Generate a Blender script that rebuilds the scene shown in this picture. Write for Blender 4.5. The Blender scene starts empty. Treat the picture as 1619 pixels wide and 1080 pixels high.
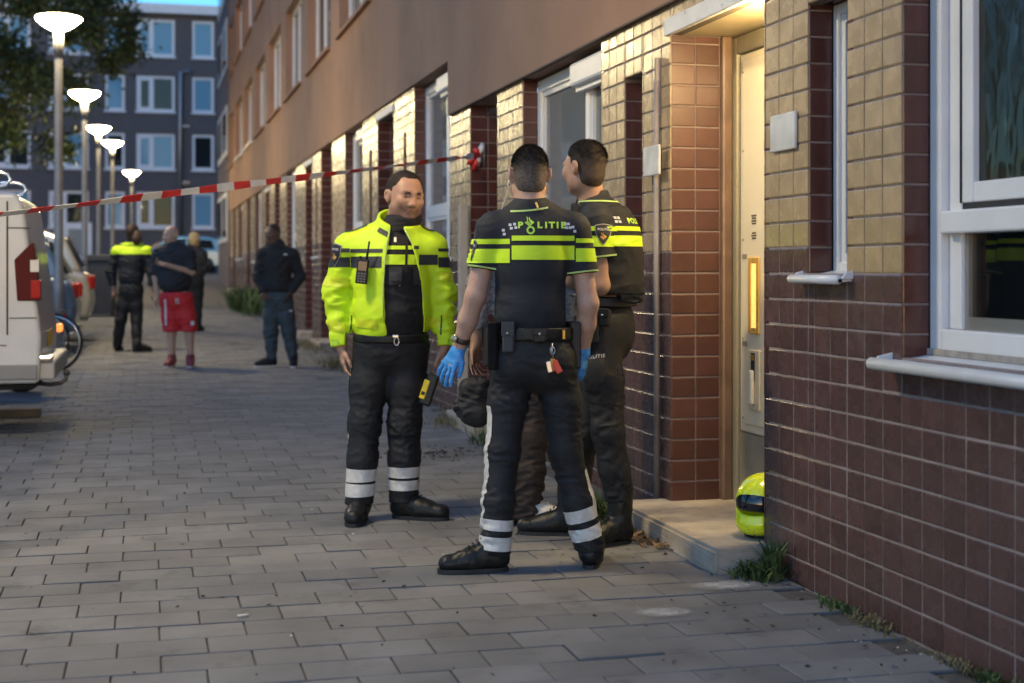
import bpy, bmesh, math, random
import numpy as np
from mathutils import Vector, Matrix, Euler
from mathutils.bvhtree import BVHTree

random.seed(7)
RNG = np.random.default_rng(7)
scene = bpy.context.scene
COL = scene.collection

# ------------------------------------------------------------------ camera
# x = across the street (wall at +2.6), y = along the street, z = up
FOCAL_PX, YAW = 2249.0, math.atan((809.5 - 230.0) / 2249.0)
CY, SY = math.cos(YAW), math.sin(YAW)
cam_data = bpy.data.cameras.new('camera')
cam = bpy.data.objects.new('camera', cam_data)
COL.objects.link(cam)
cam.location = (0, 0, 1.3)
cam.rotation_euler = (math.pi / 2, 0, -YAW)
cam_data.sensor_width = 36
cam_data.lens = FOCAL_PX / 1619 * 36
cam_data.shift_y = -114 / 1619
cam_data.clip_end = 2000
cam_data.dof.use_dof = True
cam_data.dof.focus_distance = 6.5
cam_data.dof.aperture_fstop = 2.4
scene.camera = cam

# ------------------------------------------------------------------ sky, sun, exposure
SUN_EL, SUN_AZ = math.radians(3.0), math.radians(200)
world = bpy.data.worlds.new('World')
scene.world = world
world.use_nodes = True
wn, wl = world.node_tree.nodes, world.node_tree.links
wn.clear()
sky = wn.new('ShaderNodeTexSky')
sky.sky_type = 'NISHITA'
sky.sun_disc = False
sky.sun_elevation = SUN_EL
sky.sun_rotation = SUN_AZ
sky.ozone_density = 4.2
sky.air_density = 1.0
sky.dust_density = 0.3
bg = wn.new('ShaderNodeBackground')
bg.inputs["Strength"].default_value = 0.15
wo = wn.new('ShaderNodeOutputWorld')
wl.new(sky.outputs[0], bg.inputs[0])
wl.new(bg.outputs[0], wo.inputs[0])

sun_data = bpy.data.lights.new('sun', 'SUN')
sun_data.energy = 0.02
sun_data.angle = math.radians(30)
sun_data.color = (0.75, 0.85, 1.0)
sun = bpy.data.objects.new('sun', sun_data)
COL.objects.link(sun)
sun.rotation_euler = (math.radians(50), 0, math.radians(-60))

vs = scene.view_settings
vs.view_transform = 'Standard'
vs.look = 'None'
vs.gamma = 1
vs.exposure = 2.35
scene.cycles.max_bounces = 5
scene.cycles.diffuse_bounces = 2
scene.cycles.glossy_bounces = 3
scene.cycles.transparent_max_bounces = 8
scene.cycles.sample_clamp_indirect = 8
LAMP_L = 58.0        # radiance of a street lamp bowl
PORCH_L = 70.0
WARM = (1.0, 0.70, 0.34)

# ------------------------------------------------------------------ helpers
def ground_z(y):
    y = max(0.0, min(y, 75.0))
    return 0.00033 * y * y

def at(px, py, Z):
    """a point seen at photo position px, py that stands Z metres deep"""
    u = (px - 809.5) / FOCAL_PX
    return Vector((Z * (u * CY + SY), Z * (CY - u * SY), 1.3 - (py - 426) / FOCAL_PX * Z))

def link(o, parent=None):
    COL.objects.link(o)
    if parent is not None:
        o.parent = parent
    return o

def tag(o, label=None, cat=None, group=None, kind=None):
    if label: o['label'] = label
    if cat: o['category'] = cat
    if group: o['group'] = group
    if kind: o['kind'] = kind
    return o

def empty(name, loc=(0, 0, 0), rz=0.0, **kw):
    o = bpy.data.objects.new(name, None)
    o.empty_display_size = 0.2
    link(o)
    o.location = loc
    o.rotation_euler = (0, 0, rz)
    return tag(o, **kw)

class MB:
    """collects geometry, builds one mesh object"""
    def __init__(self):
        self.v, self.f, self.m, self.s = [], [], [], []
    def add(self, vs, fs, mi=0, smooth=False):
        b = len(self.v)
        self.v.extend([tuple(p) for p in vs])
        for f in fs:
            self.f.append(tuple(i + b for i in f))
            self.m.append(mi)
            self.s.append(smooth)
        return self
    def box(self, x0, x1, y0, y1, z0, z1, mi=0, M=None):
        vs = [(x0, y0, z0), (x1, y0, z0), (x1, y1, z0), (x0, y1, z0), (x0, y0, z1), (x1, y0, z1), (x1, y1, z1), (x0, y1, z1)]
        if M is not None: vs = [M @ Vector(p) for p in vs]
        return self.add(vs, [(0, 3, 2, 1), (4, 5, 6, 7), (0, 1, 5, 4), (1, 2, 6, 5), (2, 3, 7, 6), (3, 0, 4, 7)], mi)
    def bbox(self, x0, x1, y0, y1, z0, z1, b=0.01, mi=0, M=None):
        """box with chamfered edges"""
        bm = bmesh.new()
        bmesh.ops.create_cube(bm, size=1)
        for v in bm.verts:
            v.co = Vector(((x0 + x1) / 2 + v.co.x * (x1 - x0), (y0 + y1) / 2 + v.co.y * (y1 - y0), (z0 + z1) / 2 + v.co.z * (z1 - z0)))
        bmesh.ops.bevel(bm, geom=bm.edges[:], offset=b, segments=2, affect='EDGES', profile=0.5)
        self.bm(bm, mi, M)
        return self
    def bm(self, bm, mi=0, M=None, smooth=False):
        bm.verts.index_update()
        self.add([(M @ v.co) if M is not None else v.co for v in bm.verts], [[v.index for v in f.verts] for f in bm.faces], mi, smooth)
        bm.free()
        return self
    def tube(self, pts, r, n=8, mi=0, smooth=True, caps=True):
        pts = [Vector(p) for p in pts]
        rs = r if isinstance(r, (list, tuple)) else [r] * len(pts)
        vs, fs = [], []
        up = Vector((0, 0, 1))
        prev = None
        for i, p in enumerate(pts):
            t = (pts[min(i + 1, len(pts) - 1)] - pts[max(i - 1, 0)])
            t = t.normalized() if t.length > 1e-9 else Vector((0, 0, 1))
            if prev is None:
                a = t.cross(up if abs(t.z) < 0.95 else Vector((1, 0, 0))).normalized()
            else:
                a = (prev - t * prev.dot(t))
                a = a.normalized() if a.length > 1e-6 else t.cross(up).normalized()
            prev = a
            b = t.cross(a)
            for k in range(n):
                ang = 2 * math.pi * k / n
                vs.append(p + (a * math.cos(ang) + b * math.sin(ang)) * rs[i])
        for i in range(len(pts) - 1):
            for k in range(n):
                k2 = (k + 1) % n
                fs.append((i * n + k, i * n + k2, (i + 1) * n + k2, (i + 1) * n + k))
        if caps:
            fs.append(tuple(reversed(range(n))))
            fs.append(tuple(range((len(pts) - 1) * n, len(pts) * n)))
        return self.add(vs, fs, mi, smooth)
    def lathe(self, prof, n=24, mi=0, c=(0, 0, 0), smooth=True, caps=True, M=None):
        vs, fs = [], []
        for r, z in prof:
            for k in range(n):
                a = 2 * math.pi * k / n
                p = Vector((c[0] + r * math.cos(a), c[1] + r * math.sin(a), c[2] + z))
                vs.append(M @ p if M is not None else p)
        for i in range(len(prof) - 1):
            for k in range(n):
                k2 = (k + 1) % n
                fs.append((i * n + k, i * n + k2, (i + 1) * n + k2, (i + 1) * n + k))
        if caps:
            fs.append(tuple(reversed(range(n))))
            fs.append(tuple(range((len(prof) - 1) * n, len(prof) * n)))
        return self.add(vs, fs, mi, smooth)
    def prism(self, poly, d0, d1, axis=0, mi=0):
        """extrude a 2D outline along an axis"""
        def P(a, b, d): return {0: (d, a, b), 1: (a, d, b), 2: (a, b, d)}[axis]
        n = len(poly)
        vs = [P(a, b, d0) for a, b in poly] + [P(a, b, d1) for a, b in poly]
        fs = [tuple(range(n)), tuple(reversed(range(n, 2 * n)))] + [(i, i + n, (i + 1) % n + n, (i + 1) % n) for i in range(n)]
        return self.add(vs, fs, mi)
    def build(self, name, mats, parent=None, smooth=None, **kw):
        me = bpy.data.meshes.new(name)
        me.from_pydata(self.v, [], self.f)
        if not isinstance(mats, (list, tuple)): mats = [mats]
        for m in mats: me.materials.append(m)
        me.polygons.foreach_set('material_index', self.m)
        me.polygons.foreach_set('use_smooth', self.s if smooth is None else [smooth] * len(self.f))
        bm = bmesh.new(); bm.from_mesh(me)
        bmesh.ops.recalc_face_normals(bm, faces=bm.faces[:])
        bm.to_mesh(me); bm.free()
        me.update()
        o = bpy.data.objects.new(name, me)
        link(o, parent)
        return tag(o, **kw)

def np_mesh(name, V, Q, mats, parent=None, smooth=True, mi=None, **kw):
    me = bpy.data.meshes.new(name)
    V = np.ascontiguousarray(V, dtype=np.float32); Q = np.ascontiguousarray(Q, dtype=np.int32)
    k = Q.shape[1]
    me.vertices.add(len(V)); me.vertices.foreach_set('co', V.ravel())
    me.loops.add(Q.size); me.loops.foreach_set('vertex_index', Q.ravel())
    me.polygons.add(len(Q))
    me.polygons.foreach_set('loop_start', np.arange(0, Q.size, k, dtype=np.int32))
    me.polygons.foreach_set('loop_total', np.full(len(Q), k, dtype=np.int32))
    if not isinstance(mats, (list, tuple)): mats = [mats]
    for m in mats: me.materials.append(m)
    if mi is not None: me.polygons.foreach_set('material_index', np.asarray(mi, dtype=np.int32))
    me.update(calc_edges=True); me.validate()
    me.polygons.foreach_set('use_smooth', [smooth] * len(me.polygons))
    o = bpy.data.objects.new(name, me)
    link(o, parent)
    return tag(o, **kw)

# ------------------------------------------------------------------ materials
MATS = {}
def mat(name, col, rough=0.6, metal=0.0, spec=0.5, var=0.0, vscale=8.0, bump=0.0, bscale=60.0, island=0.0,
        coat=0.0, sheen=0.0, emit=None, estr=0.0, alpha_dirt=None, stretch=None, detail=4.0, sss=0.0, rvar=0.0, world=False):
    if name in MATS: return MATS[name]
    m = bpy.data.materials.new(name)
    m.use_nodes = True
    nt = m.node_tree; N, L = nt.nodes, nt.links
    bs = N['Principled BSDF']
    bs.inputs['Roughness'].default_value = rough
    bs.inputs['Metallic'].default_value = metal
    bs.inputs['Specular IOR Level'].default_value = spec
    bs.inputs['Coat Weight'].default_value = coat
    bs.inputs['Coat Roughness'].default_value = 0.08
    bs.inputs['Sheen Weight'].default_value = sheen
    if sss:
        bs.inputs['Subsurface Weight'].default_value = sss
        bs.inputs['Subsurface Radius'].default_value = (0.012, 0.005, 0.003)
    c = (*col, 1)
    bs.inputs['Base Color'].default_value = c
    tc = N.new('ShaderNodeTexCoord')
    vec = tc.outputs['Object'] if not world else N.new('ShaderNodeNewGeometry').outputs['Position']
    vec0 = vec
    if stretch:
        mp = N.new('ShaderNodeMapping'); mp.inputs['Scale'].default_value = stretch
        L.new(vec, mp.inputs[0]); vec = mp.outputs[0]
    out = None
    if var or island or alpha_dirt:
        val = None
        if var:
            nz = N.new('ShaderNodeTexNoise'); nz.inputs['Scale'].default_value = vscale; nz.inputs['Detail'].default_value = detail
            L.new(vec, nz.inputs['Vector'])
            mr = N.new('ShaderNodeMapRange')
            mr.inputs[1].default_value = 0.3; mr.inputs[2].default_value = 0.7
            mr.inputs[3].default_value = 1 - var; mr.inputs[4].default_value = 1 + var
            L.new(nz.outputs['Fac'], mr.inputs[0]); val = mr.outputs[0]
            if rvar:
                mr2 = N.new('ShaderNodeMapRange')
                mr2.inputs[1].default_value = 0.3; mr2.inputs[2].default_value = 0.7
                mr2.inputs[3].default_value = rough - rvar; mr2.inputs[4].default_value = rough + rvar
                L.new(nz.outputs['Fac'], mr2.inputs[0]); L.new(mr2.outputs[0], bs.inputs['Roughness'])
        if island:
            ge = N.new('ShaderNodeNewGeometry'); oi = N.new('ShaderNodeObjectInfo')
            ad = N.new('ShaderNodeMath'); ad.operation = 'ADD'
            L.new(ge.outputs['Random Per Island'], ad.inputs[0]); L.new(oi.outputs['Random'], ad.inputs[1])
            fr = N.new('ShaderNodeMath'); fr.operation = 'FRACT'; L.new(ad.outputs[0], fr.inputs[0])
            mr = N.new('ShaderNodeMapRange'); mr.inputs[3].default_value = 1 - island; mr.inputs[4].default_value = 1 + island
            L.new(fr.outputs[0], mr.inputs[0])
            if val is None: val = mr.outputs[0]
            else:
                mu = N.new('ShaderNodeMath'); mu.operation = 'MULTIPLY'
                L.new(val, mu.inputs[0]); L.new(mr.outputs[0], mu.inputs[1]); val = mu.outputs[0]
        vm = N.new('ShaderNodeVectorMath'); vm.operation = 'SCALE'
        vm.inputs[0].default_value = col
        if val is not None: L.new(val, vm.inputs['Scale'])
        else: vm.inputs['Scale'].default_value = 1
        out = vm.outputs[0]
        if alpha_dirt:
            dcol, dscale, dlo, dhi = alpha_dirt
            nd = N.new('ShaderNodeTexNoise'); nd.inputs['Scale'].default_value = dscale; nd.inputs['Detail'].default_value = 8; nd.inputs['Roughness'].default_value = 0.7
            L.new(vec0, nd.inputs['Vector'])
            md = N.new('ShaderNodeMapRange'); md.inputs[1].default_value = dlo; md.inputs[2].default_value = dhi
            L.new(nd.outputs['Fac'], md.inputs[0])
            mx = N.new('ShaderNodeMix'); mx.data_type = 'RGBA'
            L.new(md.outputs[0], mx.inputs['Factor']); L.new(out, mx.inputs['A']); mx.inputs['B'].default_value = (*dcol, 1)
            out = mx.outputs['Result']
        L.new(out, bs.inputs['Base Color'])
    if bump:
        nb = N.new('ShaderNodeTexNoise'); nb.inputs['Scale'].default_value = bscale; nb.inputs['Detail'].default_value = 5
        L.new(vec, nb.inputs['Vector'])
        bp = N.new('ShaderNodeBump'); bp.inputs['Strength'].default_value = bump; bp.inputs['Distance'].default_value = 0.01
        L.new(nb.outputs['Fac'], bp.inputs['Height']); L.new(bp.outputs[0], bs.inputs['Normal'])
    if emit:
        bs.inputs['Emission Color'].default_value = (*emit, 1)
        bs.inputs['Emission Strength'].default_value = estr
    MATS[name] = m
    return m

def glass_mat(name, tint=(0.02, 0.025, 0.03), body=0.25, bump=0.0, bscale=20.0, rough=0.03, dirt=0.0):
    """window pane: mirror-like at grazing angles, part transparent otherwise"""
    if name in MATS: return MATS[name]
    m = bpy.data.materials.new(name); m.use_nodes = True
    nt = m.node_tree; N, L = nt.nodes, nt.links
    N.clear()
    o = N.new('ShaderNodeOutputMaterial')
    tr = N.new('ShaderNodeBsdfTransparent'); tr.inputs[0].default_value = (0.72, 0.78, 0.78, 1)
    gl = N.new('ShaderNodeBsdfGlossy'); gl.inputs['Roughness'].default_value = rough
    df = N.new('ShaderNodeBsdfDiffuse'); df.inputs[0].default_value = (*tint, 1)
    fr = N.new('ShaderNodeFresnel'); fr.inputs[0].default_value = 1.45
    m1 = N.new('ShaderNodeMixShader'); m1.inputs[0].default_value = body
    L.new(tr.outputs[0], m1.inputs[1]); L.new(df.outputs[0], m1.inputs[2])
    m2 = N.new('ShaderNodeMixShader')
    L.new(fr.outputs[0], m2.inputs[0]); L.new(m1.outputs[0], m2.inputs[1]); L.new(gl.outputs[0], m2.inputs[2])
    L.new(m2.outputs[0], o.inputs[0])
    if bump:
        tc = N.new('ShaderNodeTexCoord')
        vo = N.new('ShaderNodeTexVoronoi'); vo.inputs['Scale'].default_value = bscale
        nz = N.new('ShaderNodeTexNoise'); nz.inputs['Scale'].default_value = bscale * 0.6
        mp = N.new('ShaderNodeMapping'); mp.inputs['Scale'].default_value = (1, 1.6, 0.6)
        L.new(tc.outputs['Object'], mp.inputs[0])
        L.new(mp.outputs[0], nz.inputs['Vector'])
        mxv = N.new('ShaderNodeMix'); mxv.data_type = 'VECTOR'; mxv.inputs['Factor'].default_value = 0.12
        L.new(mp.outputs[0], mxv.inputs['A']); L.new(nz.outputs['Color'], mxv.inputs['B'])
        L.new(mxv.outputs['Result'], vo.inputs['Vector'])
        bp = N.new('ShaderNodeBump'); bp.inputs['Strength'].default_value = bump; bp.inputs['Distance'].default_value = 0.02
        L.new(vo.outputs['Distance'], bp.inputs['Height'])
        L.new(bp.outputs[0], gl.inputs['Normal']); L.new(bp.outputs[0], fr.inputs['Normal'])
    MATS[name] = m
    return m

M_tile_brown = mat('glazed_tile_brown', (0.092, 0.050, 0.045), world=True, rough=0.27, spec=0.5, island=0.16, var=0.10, vscale=14, bump=0.06, bscale=30, rvar=0.06,
                   alpha_dirt=((0.15, 0.115, 0.10), 2.6, 0.60, 0.86))
M_tile_beige = mat('glazed_tile_beige', (0.385, 0.275, 0.155), world=True, rough=0.27, spec=0.55, island=0.10, var=0.10, vscale=10, bump=0.05, bscale=24, rvar=0.06)
M_tile_jamb = mat('glazed_tile_maroon', (0.085, 0.030, 0.026), world=True, rough=0.22, spec=0.5, island=0.14, var=0.1, vscale=14, bump=0.05, bscale=30)
M_grout_light = mat('grout_light', (0.25, 0.20, 0.185), rough=0.9, var=0.2, vscale=9)
M_grout_dark = mat('grout_dark', (0.15, 0.115, 0.085), rough=0.9, var=0.2, vscale=9)
M_stucco = mat('stucco_tan', (0.33, 0.195, 0.125), rough=0.92, var=0.12, vscale=0.9, bump=0.35, bscale=220, detail=8.0,
               alpha_dirt=((0.20, 0.125, 0.085), 0.7, 0.52, 0.80))
M_stucco_far = mat('brick_dark', (0.13, 0.10, 0.10), rough=0.9, var=0.15, vscale=3)
M_white = mat('white_paint', (0.70, 0.70, 0.70), rough=0.4, var=0.05, vscale=5, bump=0.03, bscale=30)
M_white_worn = mat('white_paint_worn', (0.66, 0.65, 0.63), rough=0.5, var=0.08, vscale=8, bump=0.1, bscale=40, alpha_dirt=((0.16, 0.12, 0.09), 14, 0.60, 0.72))
M_sill = mat('sill_white', (0.66, 0.68, 0.70), rough=0.35, var=0.06, vscale=6)
M_cream = mat('cream_door_paint', (0.84, 0.73, 0.50), rough=0.38, var=0.04, vscale=4, bump=0.04, bscale=14)
M_concrete = mat('concrete_pale', (0.36, 0.31, 0.25), rough=0.9, var=0.22, vscale=6, bump=0.5, bscale=70, alpha_dirt=((0.16, 0.13, 0.10), 5, 0.55, 0.75))
M_olive = mat('plinth_render', (0.34, 0.29, 0.19), rough=0.85, var=0.12, vscale=7, bump=0.2, bscale=90)
M_soffit = mat('soffit_render', (0.62, 0.52, 0.32), rough=0.85, var=0.06, vscale=5, bump=0.2, bscale=120)
M_frame_olive = mat('frame_olive', (0.30, 0.26, 0.175), rough=0.5, var=0.06, vscale=6)
M_dark = mat('dark_interior', (0.02, 0.02, 0.022), rough=0.9)
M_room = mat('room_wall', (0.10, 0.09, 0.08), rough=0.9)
M_curtain = mat('net_curtain', (0.62, 0.62, 0.62), rough=0.9, var=0.25, vscale=4, stretch=(1, 14, 0.3))
M_glass = glass_mat('window_glass')
M_glass_net = glass_mat('net_curtain_glass', tint=(.30, .31, .31), body=.65)
M_glass_pat = glass_mat('patterned_glass', tint=(0.040, 0.046, 0.038), body=0.6, bump=0.13, bscale=11, rough=0.06)
M_metal_grey = mat('grey_metal', (0.30, 0.30, 0.31), rough=0.4, metal=0.8, var=0.1, vscale=8)
M_pole = mat('lamp_pole_paint', (0.20, 0.20, 0.21), rough=0.45, metal=0.3, var=0.15, vscale=5)
M_bowl = mat('lamp_bowl', (0.9, 0.9, 0.85), emit=(1.0, 0.79, 0.43), estr=LAMP_L)
M_porch = mat('porch_lamp_glass', (0.9, 0.9, 0.8), emit=(1.0, 0.76, 0.38), estr=PORCH_L)
M_paver = mat('concrete_paver', (0.174, 0.172, 0.174), world=True, rough=0.80, island=0.13, var=0.22, vscale=3.0, bump=0.8, bscale=240, rvar=0.10, detail=9.0,
              alpha_dirt=((0.06, 0.055, 0.05), 3.5, 0.56, 0.80))
M_joint = mat('joint_sand', (0.088, 0.082, 0.075), rough=0.95, var=0.3, vscale=20, bump=0.4, bscale=200)
M_brick = None
# ================================================================== the setting
WX = 2.60            # facade plane
TH, TW = 0.1069, 0.1355
GJ, VJ = 0.0085, 0.0055     # joint widths

def make_ground():
    ys = list(np.linspace(-40, 0, 9)) + list(np.linspace(1, 80, 80)) + [100, 200, 600, 1500]
    xs = [-1500, -300, -60, -20, -10, -5, -2, 0, 2, 2.6, 10, 60, 300, 1500]
    V = [(x, y, ground_z(y) - 0.012) for y in ys for x in xs]
    n = len(xs)
    Q = [(j * n + i, j * n + i + 1, (j + 1) * n + i + 1, (j + 1) * n + i) for j in range(len(ys) - 1) for i in range(n - 1)]
    return np_mesh('pavement', V, Q, M_joint, smooth=True, kind='structure')
pavement = make_ground()

def paver_verts(L, W, h=0.012, ch=0.004):
    a, b = L / 2, W / 2
    lo = [(-a, -b, -h), (a, -b, -h), (a, b, -h), (-a, b, -h)]
    mid = [(-a, -b, -ch * .6), (a, -b, -ch * .6), (a, b, -ch * .6), (-a, b, -ch * .6)]
    hi = [(-a + ch, -b + ch, 0), (a - ch, -b + ch, 0), (a - ch, b - ch, 0), (-a + ch, b - ch, 0)]
    V = np.array(lo + mid + hi)
    Q = [(8, 9, 10, 11)]
    for r in (0, 4):
        for i in range(4):
            Q.append((r + i, r + (i + 1) % 4, r + 4 + (i + 1) % 4, r + 4 + i))
    return V, np.array(Q)

def lay_pavers():
    PL, PW = 0.30, 0.20
    V0, Q0 = paver_verts(PL - 0.006, PW - 0.006)
    spots = []
    r0 = int(3.6 / PW)
    for r in range(r0, int(34 / PW)):
        y = r * PW
        xmin = -8.0 if y < 24 else -3.0
        off = (0.15 if r % 2 else 0.0)
        off += 0.05 * math.sin(r * 1.7) * (1 if (r // 9) % 3 == 1 else 0.15)
        nx = int((2.6 - xmin) / PL)
        for i in range(nx + 1):
            x = 2.6 - off - (i + 0.5) * PL + 0.15
            if x + PL / 2 > 2.61: continue
            # size in the picture (only those in view count as individuals)
            Z = x * SY + y * CY; X = x * CY - y * SY
            u = 809.5 + FOCAL_PX * X / Z; v = 426 + FOCAL_PX * 1.3 / Z
            vis = -60 < u < 1660 and v < 1110
            spots.append((y if vis else 1e3 + y, x, y + random.uniform(-.0015, .0015)))
    spots.sort()
    me = None
    rest = []
    for k, (_, x, y) in enumerate(spots):
        dz = random.gauss(0, 0.0016) + 0.0012 * math.sin(x * 2.1 + y * 1.3)
        rx, ry = random.gauss(0, 0.005), random.gauss(0, 0.004)
        rz = random.gauss(0, 0.006)
        if k < 300:
            if me is None:
                o = np_mesh('paver', V0, Q0, M_paver, pavement, smooth=False)
                me = o.data
            else:
                o = link(bpy.data.objects.new('paver', me), pavement)
            o.location = (x, y, ground_z(y) + dz)
            o.rotation_euler = (rx, ry, rz)
        else:
            rest.append((x, y, ground_z(y) + dz, rx, ry, rz))
    R = np.array(rest)
    V = np.repeat(V0[None], len(R), 0).copy()
    z = V[:, :, 2] + R[:, 3:4] * V[:, :, 1] - R[:, 4:5] * V[:, :, 0]
    xx = V[:, :, 0] - R[:, 5:6] * V[:, :, 1]; yy = V[:, :, 1] + R[:, 5:6] * V[:, :, 0]
    V = np.stack([xx + R[:, 0:1], yy + R[:, 1:2], z + R[:, 2:3]], -1).reshape(-1, 3)
    Q = (Q0[None] + (np.arange(len(R)) * len(V0))[:, None, None]).reshape(-1, 4)
    np_mesh('paver_field', V, Q, M_paver, pavement, smooth=False, kind='stuff')
lay_pavers()

# ------------------------------------------------------------------ tiled facade
def tile_verts(w, h, d=0.008, ch=0.004):
    """tile lying in the y-z plane, front towards -x"""
    a, b = w / 2, h / 2
    lo = [(d, -a, -b), (d, a, -b), (d, a, b), (d, -a, b)]
    mid = [(ch * .5, -a, -b), (ch * .5, a, -b), (ch * .5, a, b), (ch * .5, -a, b)]
    hi = [(0, -a + ch, -b + ch), (0, a - ch, -b + ch), (0, a - ch, b - ch), (0, -a + ch, b - ch)]
    V = np.array(lo + mid + hi)
    Q = [(8, 11, 10, 9)]
    for r in (0, 4):
        for i in range(4):
            Q.append((r + i, r + 4 + i, r + 4 + (i + 1) % 4, r + (i + 1) % 4))
    return V, np.array(Q)

building = empty('apartment_building', (WX, 8, 0), label='long terrace with brown and cream tiled ground floor under tan render', cat='building')
BO = Vector(building.location)

def part_box(name, m, x0, x1, y0, y1, z0, z1, parent=building, bev=0.0, off=BO):
    mb = MB()
    if bev: mb.bbox(x0 - off.x, x1 - off.x, y0 - off.y, y1 - off.y, z0 - off.z, z1 - off.z, bev)
    else: mb.box(x0 - off.x, x1 - off.x, y0 - off.y, y1 - off.y, z0 - off.z, z1 - off.z)
    return mb.build(name, m, parent)

TILES = []    # (importance, x, y, z, w, h, facing, material index)
def add_tiles_wall(y0, y1, z0, z1, split=1.39, anchor=None, x=WX):
    """fill a strip of facade with tiles; the grid runs from the near edge"""
    r0, r1 = int(math.floor(z0 / TH + 1e-3)), int(math.ceil(z1 / TH - 1e-3))
    anchor = y0 if anchor is None else anchor
    c0 = int(math.floor((y0 - anchor) / TW + 1e-3)); c1 = int(math.ceil((y1 - anchor) / TW - 1e-3))
    for r in range(r0, r1):
        za, zb = max(z0, r * TH), min(z1, (r + 1) * TH)
        if zb - za < 0.02: continue
        for c in range(c0, c1):
            ya, yb = max(y0, anchor + c * TW), min(y1, anchor + (c + 1) * TW)
            if yb - ya < 0.012: continue
            yc, zc = (ya + yb) / 2, (za + zb) / 2
            TILES.append((yc, x, yc, zc, yb - ya - VJ, zb - za - GJ, 0, 1 if zc > split else 0))
def add_tiles_jamb(y, x0, x1, z0, z1, mi=2):
    """tiles on the far side of an opening, facing back along the street (-y)"""
    r0, r1 = int(math.floor(z0 / TH + 1e-3)), int(math.ceil(z1 / TH - 1e-3))
    n = max(1, round((x1 - x0) / TW)); w = (x1 - x0) / n
    for r in range(r0, r1):
        za, zb = max(z0, r * TH), min(z1, (r + 1) * TH)
        if zb - za < 0.02: continue
        for c in range(n):
            xc = x0 + (c + .5) * w
            TILES.append((y, xc, y, (za + zb) / 2, w - VJ, zb - za - GJ, 1, mi))

TOP1, TOP2, STEP, END2 = 2.66, 3.13, 12.24, 46.0
# openings: near y, far y, bottom, top, depth, kind
OPEN1 = [(2.4, 4.548, 0.985, TOP1, 0.112, 'bigwin'), (4.958, 5.286, 1.284, 2.375, 0.112, 'slit'), (5.712, 6.843, 0.0, 2.50, 0.30, 'porch'),
         (7.274, 7.567, 1.284, 2.37, 0.112, 'slit'), (7.991, 9.793, 0.985, TOP1, 0.112, 'win'), (10.545, 11.485, 0.0, TOP1, 0.30, 'door')]
OPEN2 = [(12.30, 14.0, 1.40, TOP2, 0.112, 'win'), (14.45, 14.62, 1.50, 2.72, 0.112, 'slit'), (15.22, 16.32, 0.0, 3.0, 0.30, 'door'),
         (16.75, 16.95, 1.50, 2.72, 0.112, 'slit'), (17.5, 19.1, 1.40, TOP2, 0.112, 'win'), (20.47, 21.8, 0.0, TOP2, 0.30, 'door'),
         (22.3, 22.5, 1.5, 2.8, 0.112, 'slit'), (23.0, 24.0, 0.0, 3.0, 0.30, 'door'), (25.6, 27.3, 1.45, TOP2, 0.112, 'win'),
         (28.7, 29.9, 0.0, TOP2, 0.3, 'door'), (31.2, 32.2, 0, 3.0, 0.3, 'door'), (33.6, 35.4, 1.5, TOP2, 0.112, 'win'), (37.0, 38.2, 0, TOP2, 0.3, 'door'), (40, 41.8, 1.6, TOP2, 0.112, 'win'), (43.2, 44.3, 0, TOP2, 0.3, 'door')]

def cells(y0, y1, z0, z1, opens):
    """rectangles left after cutting openings; piers run the full height so the tile columns stay whole"""
    out = []
    ycur = y0
    for o in sorted(opens):
        a, b, zb, zt = o[:4]
        if a > ycur: out.append((ycur, a, z0, z1))
        a = max(a, y0)
        if zb > z0 + .02: out.append((a, b, z0, zb))
        if zt < z1 - .02: out.append((a, b, zt, z1))
        ycur = b
    if ycur < y1: out.append((ycur, y1, z0, z1))
    return out

def backing(y0, y1, z0, z1, split, name):
    """mortar bed behind the tiles"""
    mb = MB()
    x = WX + 0.0030
    pier = name == 'pier'
    e = .012 if pier else -.012
    def q(za, zb, mi):
        if zb > za: mb.box(x - BO.x, x + 0.06 - BO.x, y0 + e - BO.y, y1 - e - BO.y, za, zb, mi)
    q(max(z0, -0.1), min(z1, split), 0)
    q(max(z0, split), z1, 1)
    return mb

grout = MB()
for (ya, yb, za, zb) in cells(2.4, STEP, 0.0, TOP1, OPEN1):
    split = 1.283 if ya < 4.97 else 1.39
    anchor = {True: ya}.get(True)
    if ya < 4.5 and zb < 1.2: anchor = 4.548 - 20 * TW
    if za > 2.4 : anchor = ya
    add_tiles_wall(ya, yb, za, zb, split, anchor)
    g = backing(ya, yb, za - (0.1 if za == 0 else 0), zb, split + 0.004, 'pier' if (za == 0.0 and zb == TOP1) else '')
    grout.add(g.v, g.f); grout.m[-len(g.m):] = g.m
for (ya, yb, za, zb) in cells(STEP, END2, 0.0, TOP2, OPEN2):
    add_tiles_wall(ya, yb, za, zb, 1.71)
    g = backing(ya, yb, za - (0.1 if za == 0 else 0), zb, 1.714, 'pier' if (za == 0.0 and zb == TOP2) else '')
    grout.add(g.v, g.f); grout.m[-len(g.m):] = g.m
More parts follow.
